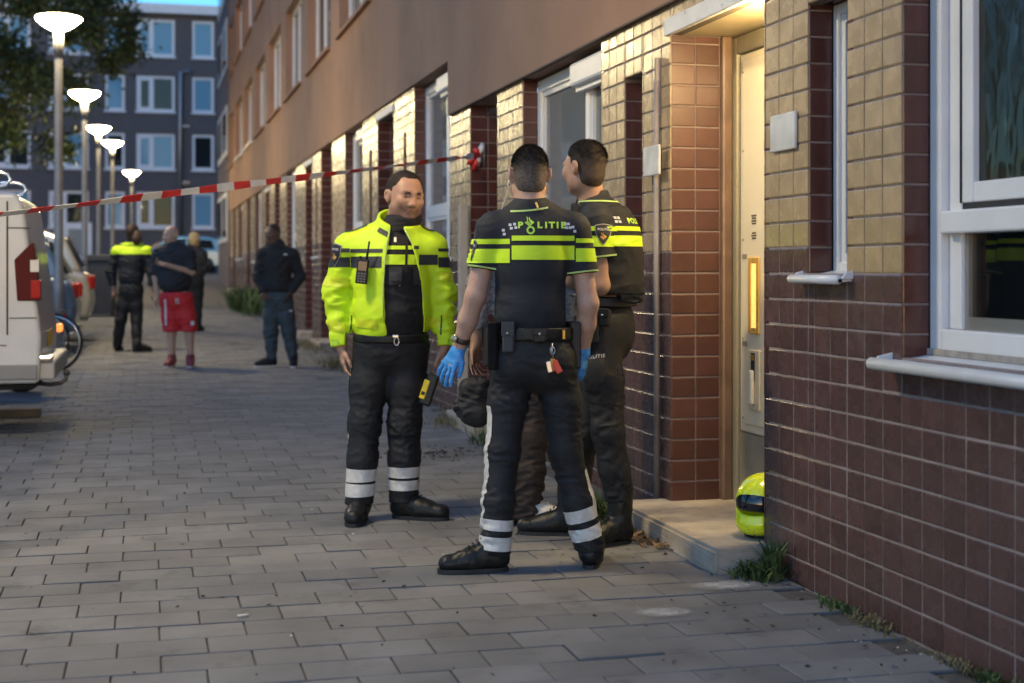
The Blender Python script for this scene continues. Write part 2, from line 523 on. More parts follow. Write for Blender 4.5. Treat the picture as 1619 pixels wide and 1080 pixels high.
# far jambs of the openings
for o in OPEN1 + OPEN2:
    a, b, zb, zt, d, k = o
    if k == 'porch':
        add_tiles_jamb(b, WX + 0.004, WX + 0.27, 0.10, 2.50, mi=3)
    elif k == 'slit':
        add_tiles_jamb(b, WX + 0.004, WX + d, zb, zt)
    else:
        add_tiles_jamb(b, WX + 0.004, WX + d, zb, zt)
    grout.box(WX + 0.006 - BO.x, WX + d + 0.0 - BO.x, b + 0.0055 - BO.y, b + 0.06 - BO.y, zb - .02, zt, 0)
    # near side reveal
    grout.box(WX + 0.002 - BO.x, WX + d - BO.x, a - 0.05 - BO.y, a - 0.003 - BO.y, zb, zt, 2)
    if k != 'porch' and (zt < TOP1 - .05 or (a > STEP and zt < TOP2 - .05)):
        grout.box(WX + 0.002 - BO.x, WX + d + .05 - BO.x, a - BO.y, b - BO.y, zt + 0.002, zt + 0.05, 2)
grout_o = grout.build('mortar_bed', [M_grout_light, M_grout_dark, M_tile_jamb], building)

M_tile_porch = mat('glazed_tile_chestnut', (0.095, 0.038, 0.028), world=True, rough=0.3, spec=0.5, island=0.14, var=0.1, vscale=14, bump=0.05, bscale=30)
TM = [M_tile_brown, M_tile_beige, M_tile_jamb, M_tile_porch]
def lay_tiles():
    cache = {}
    def score(t):
        Z = t[1] * SY + t[2] * CY; X = t[1] * CY - t[2] * SY
        u = 809.5 + FOCAL_PX * X / Z; v = 426 - FOCAL_PX * (t[3] - 1.3) / Z
        return t[0] if (-30 < u < 1640 and -30 < v < 1100) else 1e3 + t[0]
    T = sorted(TILES, key=score)
    rest = [[], [], [], []]
    for k, (_, x, y, z, w, h, fac, mi) in enumerate(T):
        tx, tz = random.gauss(0, 0.006), random.gauss(0, 0.006)
        px = random.gauss(0, 0.0006)
        if k < 300:
            key = (round(w, 4), round(h, 4), mi)
            if key not in cache:
                V, Q = tile_verts(w, h)
                o = np_mesh('tile', V, Q, TM[mi], building, smooth=False)
                cache[key] = o.data
            else:
                o = link(bpy.data.objects.new('tile', cache[key]), building)
            if fac == 0:
                o.location = Vector((x + px, y, z)) - BO; o.rotation_euler = (0, tx, tz)
            else:
                o.location = Vector((x, y - 0.001 + px, z)) - BO; o.rotation_euler = (tx, 0, math.pi / 2 + tz)
        else:
            rest[mi].append((x, y, z, w, h, fac, tx, tz, px))
    Vs, Qs, Ms, nb = [], [], [], 0
    for mi in range(4):
        for (x, y, z, w, h, fac, tx, tz, px) in rest[mi]:
            V, Q = tile_verts(w, h)
            V = V.copy()
            V[:, 0] += px + tz * -V[:, 1] * 1.0 + tx * V[:, 2]
            if fac: V = np.stack([-V[:, 1], V[:, 0], V[:, 2]], 1)
            if y > 26: Q = Q[:5]
            Vs.append(V + np.array([x - BO.x, y - BO.y, z])); Qs.append(Q + nb); nb += len(V); Ms.append(np.full(len(Q), mi))
    np_mesh('tile_field', np.concatenate(Vs), np.concatenate(Qs), TM, building, smooth=False, mi=np.concatenate(Ms), kind='stuff')
lay_tiles()

# ------------------------------------------------------------------ render above, upper floors
UPW = []
for k in range(8):
    a = 16.6 + k * 3.86
    if a < 44: UPW.append((a, a + 2.85))
UPW = [(8.9, 11.7), (12.75, 15.6)] + UPW
UPROWS = [(4.5, 6.15), (7.35, 9.0)]
def render_wall():
    mb = MB()
    X0, X1 = WX - 0.03, WX + 0.25
    def bx(y0, y1, z0, z1): mb.box(X0 - BO.x, X1 - BO.x, y0 - BO.y, y1 - BO.y, z0, z1)
    bx(2.0, STEP, TOP1, TOP2 + .3); bx(STEP, END2, TOP2, TOP2 + .3)
    bx(2.0, END2, TOP2 + .3, UPROWS[0][0])
    prev = UPROWS[0][0]
    for i, (za, zb) in enumerate(UPROWS):
        y = 2.0
        for (a, b) in UPW:
            bx(y, a, za, zb); y = b
        bx(y, END2, za, zb)
        nxt = UPROWS[i + 1][0] if i + 1 < len(UPROWS) else 11.5
        bx(2.0, END2, zb, nxt)
    return mb.build('render_wall', M_stucco, building)
render_wall()
part_box('render_shadow_strip', mat('painted_shadow_line', (0.10, 0.07, 0.05), rough=0.8), WX - 0.034, WX + 0.0, 2.0, STEP, TOP1 - 0.012, TOP1 - 0.001)  # dark strip that paints the shadow line under the render edge

def window(y0, y1, z0, z1, x, parent, off=BO, fw=0.07, mull=(), trans=None, sill=True, curtain=True, glass=M_glass, deep=0.6, far=False, fm=M_white):
    """window in a facade that faces -x: frame, sashes, pane, sill; a dark room behind"""
    mb = MB()
    d = 0.06
    X = x - off.x
    Y0, Y1 = y0 - off.y, y1 - off.y
    if far:
        B = lambda a, b, c, e: mb.box(X, X + d, a, b, c, e)
    else:
        B = lambda a, b, c, e: mb.bbox(X, X + d, a, b, c, e, 0.006)
    B(Y0, Y0 + fw, z0, z1); B(Y1 - fw, Y1, z0, z1)
    B(Y0 + fw, Y1 - fw, z0, z0 + fw); B(Y0 + fw, Y1 - fw, z1 - fw, z1)
    for m_ in mull: B(m_ - off.y - fw / 2, m_ - off.y + fw / 2, z0 + fw, z1 - fw)
    fr = mb.build('window_frame', fm, parent)
    edges = [Y0 + fw] + sum([[m_ - off.y - fw / 2, m_ - off.y + fw / 2] for m_ in mull], []) + [Y1 - fw]
    for i in range(0, len(edges), 2):
        a, b = edges[i], edges[i + 1]
        zz = [z0 + fw, z1 - fw] if trans is None else [z0 + fw, trans - fw / 2, trans + fw / 2, z1 - fw]
        if trans is not None:
            tb = MB(); tb.box(X + .004, X + d, a, b, trans - fw / 2, trans + fw / 2); tb.build('transom', fm, fr)
        for j in range(0, len(zz), 2):
            c, e = zz[j], zz[j + 1]
            if not far:
                s = MB(); sw = 0.035
                for (p, q, r_, t) in ((a, a + sw, c, e), (b - sw, b, c, e), (a + sw, b - sw, c, c + sw), (a + sw, b - sw, e - sw, e)):
                    s.box(X + 0.015, X + 0.05, p, q, r_, t)
                s.build('sash', fm, fr)
            pb = MB(); pb.box(X + 0.034, X + 0.040, a, b, c, e); pb.build('pane', glass, fr)
            if curtain:
                cb = MB(); n = 24 if not far else 8
                vs = []; 
                for k in range(n + 1):
                    yy = a + (b - a) * k / n
                    xx = X + 0.13 + (0.02 if k % 2 else 0.0)
                    vs += [(xx, yy, c), (xx, yy, e)]
                cb.add(vs, [(2 * k, 2 * k + 2, 2 * k + 3, 2 * k + 1) for k in range(n)], 0, True)
                cb.build('curtain', M_curtain, fr)
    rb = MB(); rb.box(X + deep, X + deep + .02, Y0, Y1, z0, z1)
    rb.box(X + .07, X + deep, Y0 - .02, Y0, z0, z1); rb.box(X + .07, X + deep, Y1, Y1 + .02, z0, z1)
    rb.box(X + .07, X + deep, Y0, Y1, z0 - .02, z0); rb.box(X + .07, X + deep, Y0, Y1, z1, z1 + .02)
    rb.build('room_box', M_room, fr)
    return fr

def sill(y0, y1, z, parent, out=0.075, x_in=WX + 0.112, m=M_sill, ends=0.06, nose=0.022):
    """sloping sill with a rounded nose and up-turned ends"""
    mb = MB()
    xi, xo = x_in - BO.x, WX - out - BO.x
    a, b = y0 - ends - BO.y, y1 + ends - BO.y
    mb.prism([(xi, z + 0.012), (xo, z - 0.022), (xo, z - 0.034), (xi, z - 0.02)], a, b, axis=1)
    mb.tube([(xo, a, z - 0.034 + nose * .6), (xo, b, z - 0.034 + nose * .6)], nose, n=12)
    for e0, e1 in ((b, b + 0.012), (a - 0.012, a)):
        mb.prism([(xi, z + 0.040), (xo + 0.03, z + 0.004), (xo + 0.01, z - 0.02), (xi, z - 0.02)], e0, e1, axis=1)
    return mb.build('window_sill', m, parent)

# upper floor windows
for (za, zb) in UPROWS:
    for (a, b) in UPW:
        fr = window(a, b, za, zb, WX + 0.10, building, mull=((a + (b - a) * 0.62),), far=True, curtain=(random.random() < .75), glass=M_glass_net if random.random() < .7 else M_glass)
        sm = MB(); sm.box(WX - 0.09 - BO.x, WX + 0.1 - BO.x, a - .05 - BO.y, b + .05 - BO.y, za - 0.05, za - 0.002); sm.build('window_sill', M_stucco if random.random() < .7 else M_sill, fr)

# ground floor windows
for (a, b, zb, zt, d, k) in OPEN1 + OPEN2:
    if k == 'win':
        # upper light, a tilting sash on the near side, roller-shutter box above it
        fr = window(a, b, zb, zt - 0.02, WX + d, building, fw=0.085, mull=(a + 0.62,), trans=(zb + 0.45) if a > STEP else None, curtain=True, glass=M_glass_net)
        sill(a, b, zb, fr)
        sb = MB(); sb.bbox(WX + 0.02 - BO.x, WX + d - .002 - BO.x, a + 0.02 - BO.y, a + 0.72 - BO.y, zt - 0.20, zt - 0.05, 0.02)
        sb.box(WX + 0.06 - BO.x, WX + d - .004 - BO.x, a + 0.04 - BO.y, a + 0.70 - BO.y, zt - 0.23, zt - 0.2)
        sb.build('shutter_box', M_white, fr)
    elif k == 'slit':
        fr = window(a, b, zb, zt, WX + d, building, fw=0.045, curtain=False)
        sill(a, b, zb, fr, out=0.055, ends=0.04, nose=0.018)
    elif k == 'door':
        mb = MB(); X = WX + d
        mb.bbox(X - BO.x, X + .05 - BO.x, a - BO.y, b - BO.y, 0.1, zt - .3, 0.006)
        dr = mb.build('front_door', mat('door_paint_dark', (0.07, 0.05, 0.05), rough=0.35), building)
        p = MB(); p.box(X - .012 - BO.x, X - .001 - BO.x, a + .2 - BO.y, b - .2 - BO.y, 1.2, zt - .5); p.build('pane', M_glass, dr)
        p = MB(); p.tube([(X - .05 - BO.x, a + .1 - BO.y, 1.05), (X - .05 - BO.x, a + .22 - BO.y, 1.05)], 0.012); p.build('door_handle', M_metal_grey, dr)
        p = MB(); p.box(X - BO.x, X + .05 - BO.x, a - BO.y, b - BO.y, zt - .298, zt); p.build('fanlight', M_white, dr)
        p = MB(); p.bbox(WX - 0.2 - BO.x, X - BO.x, a - .02 - BO.y, b - BO.y, ground_z(a) - .05, ground_z(a) + .11, .012); p.build('door_step', M_concrete, dr)
        if a > STEP and zt < TOP2 - .05:
            p = MB(); p.box(WX - .02 - BO.x, WX + .02 - BO.x, a - .05 - BO.y, b + .05 - BO.y, zt + .01, zt + .09); p.build('lintel', M_white_worn, dr)

# big window on the right
a, b, zb, zt = 2.4, 4.548, 0.985, TOP1
def big_window():
    X = WX + 0.112 - BO.x
    def Y(v): return v - BO.y
    mb = MB()
    mb.bbox(X, X + .09, Y(b - .075), Y(b), zb + .012, zt, .006)            # outer jamb
    mb.bbox(X, X + .09, Y(a), Y(b - .075), zb + .012, zb + .105, .006)       # bottom rail
    mb.bbox(X + .03, X + .12, Y(b - .155), Y(b - .075), zb + .105, zt, .006)  # inner jamb
    fr = mb.build('window_frame', M_white, building)
    t = MB(); t.bbox(X - .012, X + .09, Y(a), Y(b - .085), 1.425, 1.505, .008); t.build('transom', M_white, fr)
    t = MB()
    t.bbox(X + .03, X + .08, Y(b - .225), Y(b - .156), 1.53, zt, .006); t.bbox(X + .03, X + .08, Y(a), Y(b - .226), 1.53, 1.60, .006)
    t.build('sash', M_white, fr)
    t = MB(); t.tube([(X + .027, Y(b - .158), 1.53), (X + .027, Y(b - .158), zt)], .004, n=6); t.box(X + .035, X + .075, Y(a), Y(b - .156), 1.508, 1.529); t.build('gasket', mat('rubber', (.02, .02, .022), rough=.7), fr)
    t = MB(); t.box(X + .055, X + .062, Y(a), Y(b - .226), 1.60, zt); t.build('pane', M_glass_pat, fr, label='patterned upper window pane')
    t = MB(); t.box(X + .06, X + .067, Y(a), Y(b - .156), zb + .150, 1.424); t.build('pane', M_glass, fr)
    t = MB(); t.box(X + .045, X + .085, Y(a), Y(b - .156), zb + .106, zb + .15); t.box(X + .045, X + .085, Y(b - .180), Y(b - .157), zb + .15, 1.424)
    t.build('glazing_bead', mat('aluminium_bead', (.35, .34, .31), rough=.35, metal=.7), fr)
    s = sill(a, b, zb - .0, fr, out=.085)
    bk = MB(); bk.box(X - .012, X - .001, Y(a), Y(b - .002), zb + .012, zb + .034); bk.build('sill_joint', mat('sealant', (.30, .27, .24), rough=.8, var=.3, vscale=20), fr)
    r = MB(); r.box(X + .9, X + .92, Y(a), Y(b + .3), zb, zt); r.box(X + .12, X + .9, Y(b + .28), Y(b + .3), zb, zt); r.box(X + .12, X + .9, Y(a), Y(b + .3), zt, zt + .02); r.box(X + .12, X + .9, Y(a), Y(b + .3), zb - .02, zb)
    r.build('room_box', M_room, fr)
    c = MB(); n = 10
    vs = []
    for k in range(n + 1):
        yy = Y(b - .24) - .28 * k / n; xx = X + .16 + .02 * (k % 2)
        vs += [(xx, yy, zb + .1), (xx, yy, zt)]
    c.add(vs, [(2 * k, 2 * k + 2, 2 * k + 3, 2 * k + 1) for k in range(n)], 0, True); c.build('curtain', M_curtain, fr)
big_window()

# ------------------------------------------------------------------ entrance porch
def porch():
    a, b = 5.712, 6.843
    X = WX + 0.30
    Y = lambda v: v - BO.y
    XX = lambda v: v - BO.x
    t = MB(); t.box(XX(WX + 0.001), XX(X + .5), Y(a - .25), Y(b + .12), 2.503, 2.60); t.build('porch_soffit', M_soffit, building)
    t = MB(); t.bbox(XX(WX - .018), XX(WX + .012), Y(a - .06), Y(b + .05), 2.497, 2.585, .006); t.build('lintel', M_white_worn, building)
    # corner strip between jamb tiles and frame, then the frame
    t = MB(); t.bbox(XX(X - .028), XX(X + .03), Y(b - .035), Y(b + .05), .1, 2.502, .012); t.build('corner_trim', mat('corner_tile_gloss', (.17, .105, .07), rough=.25, spec=.6, var=.2, vscale=9), building)
    t = MB(); t.bbox(XX(X + .031), XX(X + .10), Y(b - .075), Y(b + .05), .1, 2.49, .008); t.bbox(XX(X + .031), XX(X + .10), Y(a - .2), Y(b - .076), 2.40, 2.49, .008); t.build('door_frame', M_frame_olive, building)
    # entry panel with intercom, lit name board and letter slot
    P = X + .045
    t = MB(); t.bbox(XX(P), XX(P + .05), Y(a - .2), Y(b - .085), .475, 2.395, .012)
    pn = t.build('entry_panel', M_cream, building)
    t = MB(); t.bbox(XX(P - .010), XX(P - .001), Y(a - .2), Y(b - .135), .52, 2.36, .006)
    pi = t.build('panel_face', M_cream, pn)
    q = P - .010
    for zc, rows in ((1.555, 4), (1.475, 3)):
        hb = MB()
        for i in range(rows):
            for j in range(5 if i % 2 else 4):
                yy = Y(b - .285) - (j - 2) * .012 - (.006 if i % 2 == 0 else 0); zz = zc + (i - rows / 2) * .013
                hb.lathe([(.0045, 0), (.0045, .004)], n=6, M=Matrix.Translation((XX(q - .003), yy, zz)) @ Matrix.Rotation(math.pi / 2, 4, 'Y'))
        hb.build('speaker_grille', mat('grille_dark', (.10, .07, .03), rough=.5), pi)
    # glowing board
    t = MB(); y0, y1 = b - .36, b - .235
    t.bbox(XX(q - .012), XX(q - .0005), Y(y0), Y(y0 + .03), .98, 1.36, .004); t.bbox(XX(q - .012), XX(q - .0005), Y(y1 - .03), Y(y1), .98, 1.36, .004)
    t.bbox(XX(q - .012), XX(q - .0005), Y(y0 + .031), Y(y1 - .031), .98, 1.01, .004); t.bbox(XX(q - .012), XX(q - .0005), Y(y0 + .031), Y(y1 - .031), 1.33, 1.36, .004)
    nb = t.build('name_board', mat('brass_paint', (.75, .45, .10), rough=.35, metal=.3), pi)
    t = MB(); t.box(XX(q - .006), XX(q - .002), Y(y0 + .03), Y(y1 - .03), 1.01, 1.33); t.build('lit_window', mat('lit_window', (.9, .6, .2), emit=(1, .58, .12), estr=.22, var=.2, vscale=20), nb)
    # letter slot
    t = MB(); t.bbox(XX(q - .014), XX(q - .0005), Y(b - .37), Y(b - .24), .60, .90, .006); ls = t.build('handle_plate', mat('cream_metal', (.70, .58, .38), rough=.3), pi)
    t = MB(); t.bbox(XX(q - .034), XX(q - .0145), Y(b - .325), Y(b - .285), .63, .80, .008); t.build('pull_handle', mat('ivory', (.8, .72, .55), rough=.35), ls)
    t = MB(); t.bbox(XX(q - .019), XX(q - .0145), Y(b - .325), Y(b - .285), .745, .885, .002); t.build('slot', M_dark, ls)
    for zc in (.86, .76):
        t = MB(); t.box(XX(q - .0215), XX(q - .0192), Y(b - .322), Y(b - .288), zc - .012, zc + .016); t.build('brass_catch', mat('brass', (.6, .36, .07), rough=.35, metal=.8), ls)
    for zc in (1.365, .925):
        t = MB(); t.box(XX(q - .003), XX(q - .0004), Y(b - .20), Y(b - .145), zc - .012, zc + .012); t.build('name_tag', M_frame_olive, pi)
    for zc in (.55, .95, 1.45, 1.9, 2.3):
        t = MB(); t.lathe([(.006, 0), (.006, .003)], n=8, M=Matrix.Translation((XX(q - .003), Y(b - .152), zc)) @ Matrix.Rotation(math.pi / 2, 4, 'Y')); t.build('screw', M_frame_olive, pi)
    t = MB(); t.box(XX(P + .005), XX(P + .06), Y(a - .2), Y(b - .076), .09, .470); t.build('plinth', M_olive, building)
    # the inner side of the near pier
    t = MB(); t.box(XX(WX + .004), XX(X + .05), Y(a - .06), Y(a - .004), .0, 2.50); t.build('pier_side', M_tile_porch, building)
    # porch lamp on the ceiling
    t = MB(); t.lathe([(.03, -.03), (.06, -.045), (.075, -.085), (.06, -.13), (.03, -.147), (.002, -.15)], n=14, c=(XX(WX + .135), Y(a + .06), 2.5), caps=False)
    lo = t.build('porch_lamp', M_porch, building)
    t = MB(); t.lathe([(.05, -.0015), (.05, -.018), (.03, -.035)], n=14, c=(XX(WX + .135), Y(a + .06), 2.5)); t.build('lamp_ring', M_metal_grey, lo)
porch()

# stone slab in front of the entrance
def stoop():
    bm = bmesh.new()
    bmesh.ops.create_cube(bm, size=1)
    x0, x1, y0, y1, z0, z1 = 2.33, 2.945, 5.60, 6.95, -.05, .115
    for v in bm.verts: v.co = Vector(((x0 + x1) / 2 + v.co.x * (x1 - x0), (y0 + y1) / 2 + v.co.y * (y1 - y0), (z0 + z1) / 2 + v.co.z * (z1 - z0)))
    bmesh.ops.bevel(bm, geom=[e for e in bm.edges if all(v.co.z > 0 for v in e.verts)] + [e for e in bm.edges if all(v.co.x < 2.4 for v in e.verts) and abs(e.verts[0].co.z - e.verts[1].co.z) > .1], offset=.015, segments=2, affect='EDGES')
    bmesh.ops.subdivide_edges(bm, edges=bm.edges[:], cuts=6, use_grid_fill=True)
    for v in bm.verts:
        n = math.sin(v.co.y * 23) * math.sin(v.co.x * 31 + v.co.z * 40) + .6 * math.sin(v.co.y * 57 + 1)
        edge = max(0, 1 - abs(v.co.x - x0) / .06) + max(0, 1 - abs(v.co.y - y0) / .06)
        if v.co.z > 0.02: v.co.z -= .006 * max(0, n) * min(1, edge)
        if v.co.x < x0 + .05: v.co.x += .006 * n
        if v.co.y < y0 + .05: v.co.y += .006 * n
    mb = MB(); mb.bm(bm, smooth=False)
    o = mb.build('door_slab', M_concrete)
    return tag(o, 'worn concrete slab step below the lit entrance', 'step')
stoop()

# downpipes and posts on the wall
mb = MB(); mb.tube([(WX - .022, 6.985, .012), (WX - .022, 6.985, 2.28)], .016, n=10); mb.box(WX - .03, WX + .002, 6.972, 6.998, 2.1, 2.4)
tag(mb.build('cable_conduit', mat('conduit_paint', (.22, .19, .18), rough=.5, var=.2, vscale=6)), 'thin grey conduit running up the wall beside the entrance jamb', 'pipe')
mb = MB(); mb.bbox(2.50, 2.57, 11.42, 11.50, ground_z(11.4) - .02, 1.83, .006)
tag(mb.build('timber_post', mat('pale_post', (.46, .38, .30), rough=.7, var=.1, vscale=8)), 'pale upright post standing against the wall near the tape knot', 'post')

# number plates (blanked in the photograph)
M_plate = mat('plate_pale', (.52, .52, .50), rough=.5, var=.18, vscale=9, detail=1)
for (yc, zc, s_, lab) in ((6.99, 1.865, .095, 'blank pale square number plate left of the entrance'), (5.49, 1.875, .095, 'blank pale square number plate right of the entrance')):
    mb = MB(); mb.bbox(WX - .018, WX - .002 if yc < 6 else WX - .004, yc - s_ * 1.25, yc + s_ * 1.25, zc - s_ * .82, zc + s_ * .82, .006)
    if yc > 6: 
        for i in range(len(mb.v)): mb.v[i] = (mb.v[i][0] - .036, mb.v[i][1], mb.v[i][2])
    tag(mb.build('number_plate', M_plate), lab, 'sign')

# ------------------------------------------------------------------ far end: dark brick wing and the brick block across the end
def brick_mat(name, c1, c2, mo, sc):
    m = mat(name, c1, rough=.9)
    nt = m.node_tree; N, L = nt.nodes, nt.links
    bt = N.new('ShaderNodeTexBrick'); bt.inputs['Scale'].default_value = sc
    bt.inputs['Color1'].default_value = (*c1, 1); bt.inputs['Color2'].default_value = (*c2, 1); bt.inputs['Mortar'].default_value = (*mo, 1)
    bt.inputs['Mortar Size'].default_value = .012; bt.inputs['Brick Width'].default_value = .22; bt.inputs['Row Height'].default_value = .07
    tc = N.new('ShaderNodeTexCoord'); mp = N.new('ShaderNodeMapping'); mp.inputs['Rotation'].default_value = (math.pi / 2, 0, 0)
    L.new(tc.outputs['Object'], mp.inputs[0]); L.new(mp.outputs[0], bt.inputs[0]); L.new(bt.outputs[0], N['Principled BSDF'].inputs['Base Color'])
    return m
M_brick = brick_mat('brown_brick', (.098, .082, .082), (.078, .066, .067), (.14, .13, .13), 1.0)
def brick_block():
    yb = 70.0
    e = empty('brick_block', (-6, yb, ground_z(yb)), label='brown brick apartment block with white windows closing off the street', cat='building')
    off = Vector(e.location)
    z0 = 1.6
    H0, ST = 0.0, 2.78
    cols = [(2.17, 3.2, 1), (-.43, 1.36, 2), (-1.85, -.95, 1), (-4.4, -2.6, 2), (-6.9, -5.2, 2), (-9.8, -8.0, 2), (-13, -11.2, 2), (-17, -15, 2), (-21, -19, 2)]
    m = MB()
    X0, X1, top = -34, 12, 13.5
    zs = [ground_z(yb) - .3]
    rows = [(3.28, 5.0), (6.07, 7.78), (8.83, 10.54), (11.47, 13.25)]
    cz = zs[0]
    def bx(a, b, c, d): m.box(a - off.x, b - off.x, 0, .4, c - off.z, d - off.z)
    for (za, zb) in rows:
        bx(X0, X1, cz, za)
        x = X0
        for (a, b, n) in sorted(cols):
            bx(x, a, za, zb); x = b
        bx(x, X1, za, zb); cz = zb
    bx(X0, X1, cz, top)
    m.box(X0 - off.x, X1 - off.x, .4, 12, cz - 6 - off.z, top - off.z)
    m.build('wall', M_brick, e)
    m = MB(); m.box(X0 - .3 - off.x, X1 + .3 - off.x, -.35, 12.4, top + .003 - off.z, top + .45 - off.z); m.build('roof_edge', M_white, e)
    # attic storey set back
    m = MB(); m.box(X0 - off.x, -1.7 - off.x, 1.0, 11, top + .46 - off.z, top + 2.3 - off.z); m.build('attic', M_brick, e)
    for ri, (za, zb) in enumerate(rows):
        for ci, (a, b, n) in enumerate(cols):
            f = MB(); fw = .13
            A, B, C, D = a - off.x, b - off.x, za - off.z, zb - off.z
            for (p, q, r_, t) in ((A, A + fw, C, D), (B - fw, B, C, D), (A + fw, B - fw, C, C + fw), (A + fw, B - fw, D - fw, D)): f.box(p, q, .05, .13, r_, t)
            if n == 2: f.box(A + (B - A) * .38, A + (B - A) * .38 + fw, .05, .13, C + fw, D - fw)
            if n == 2:   # opening sash, a second rim
                p, q = A + fw, A + (B - A) * .38
                for (x0, x1, y0, y1) in ((p, p + .09, C + fw, D - fw), (q - .09, q, C + fw, D - fw), (p + .09, q - .09, C + fw, C + fw + .09), (p + .09, q - .09, D - fw - .09, D - fw)): f.box(x0, x1, .04, .12, y0, y1)
            fo = f.build('window', M_white, e)
            p = MB(); p.box(A + fw, B - fw, .1, .11, C + fw, D - fw); p.build('pane', M_glass_sky if (ri == 3 or (ri + ci) % 2 == 0) else M_glass_far, fo)
            p = MB(); p.box(A - .06, B + .06, -.1, .05, C - .08, C - .005); p.build('sill', M_white, fo)
            p = MB(); p.box(A, B, .38, .395, C, D); p.build('room_back', M_dark if ri < 3 and random.random() < .6 else M_curtain, fo)
    # downpipe
    m = MB(); m.tube([(1.62 - off.x, -.12, ground_z(yb) - off.z), (1.62 - off.x, -.12, 10.75 - off.z), (2.1 - off.x, -.12, 10.8 - off.z)], .1, n=8)
    for z in (5.4, 8.1): m.box(1.62 - off.x, 2.05 - off.x, -.15, -.05, z - off.z, z + .12 - off.z)
    m.build('downpipe', M_metal_grey, e)
    # ground floor doors and white portals
    for (xa, xb) in ((-3.5, -2.7), (-6.3, -5.5)):
        m = MB(); m.box(xa - .25 - off.x, xb + .25 - off.x, -.06, -.002, ground_z(yb) - off.z, 3.5 - off.z); d = m.build('portal', M_white, e)
        m = MB(); m.box(xa - off.x, xb - off.x, -.1, -.062, ground_z(yb) - off.z, 3.2 - off.z); m.build('door', mat('grey_door', (.25, .26, .24), rough=.5), d)
M_glass_far = glass_mat('far_glass', tint=(.03, .035, .04), body=.5)
M_glass_sky = glass_mat('far_glass_sky_tint', tint=(.20, .40, .52), body=.8)  # blue sky reflection put into the pane colour
brick_block()

def far_wing():
    e = empty('brick_wing', (WX - .02, 46, ground_z(46)), label='dark brick wing at the far end of the terrace', cat='building')
    off = Vector(e.location)
    m = MB(); x = WX - .05
    m.box(x - off.x, x + 8 - off.x, .02, 6.5, -.5, 12)
    m.build('wall', M_stucco_far, e)
    for k in range(2):
        for z in (1.7, 4.5, 7.3, 9.7):
            y = .5 + k * 3.1
            f = MB(); f.box(-.06, -.032, y, y + 2.6, z - off.z + .5, z - off.z + 2.1); fo = f.build('window', M_white, e)
            p = MB()
            p.box(-.075, -.062, y + .15, y + .95, z - off.z + .65, z - off.z + 1.95); p.box(-.075, -.062, y + 1.15, y + 2.45, z - off.z + .65, z - off.z + 1.95); p.build('pane', M_glass_far, fo)
far_wing()

# ------------------------------------------------------------------ street lamps
def lamp(x, y, H, label, s=1.0):
    z = ground_z(y)
    e = empty('street_lamp', (x, y, z), label=label, cat='street lamp', group='street lamps along the pavement')
    m = MB(); m.lathe([(.075, -.05), (.075, 1.0), (.062, 1.05), (.05, H - .45), (.05, H - .42)], n=14); m.build('pole', M_pole, e)
    m = MB(); m.lathe([(.062, H - .42), (.062, H - .30), (.066, H - .29), (.066, H - .075)], n=14); m.build('collar', M_pole, e)
    m = MB(); R = .295 * s
    m.lathe([(.06, H - .075), (.13, H - .048), (.21, H - .002), (R * .93, H + .055), (R, H + .085), (R * .98, H + .10)], n=14, caps=False)
    b = m.build('bowl', M_bowl, e)
    m = MB(); m.lathe([(R * .99, H + .101), (R * .75, H + .125), (.05, H + .14), (.001, H + .142)], n=24, caps=False); m.build('cap', mat('lamp_cap', (.75, .74, .70), rough=.5, emit=(1, .8, .5), estr=3.0), e)
    return e
LX = -1.12
lamp(LX, 19.84, 4.42, 'tall lit street lamp nearest the white van')
lamp(LX - .05, 29.4, 4.42, 'second lit street lamp from the van, beside the dark container')
lamp(LX - .06, 38.4, 4.40, 'third lit street lamp from the van, higher of the close pair')
lamp(-.97, 44.8, 4.40, 'fourth lit street lamp from the van, lower of the close pair')
lamp(-.5, 55, 3.85, 'farthest and lowest lit street lamp before the brick block')
lamp(LX, 6.4, 4.42, 'lit street lamp just left of the picture, holding the tape')
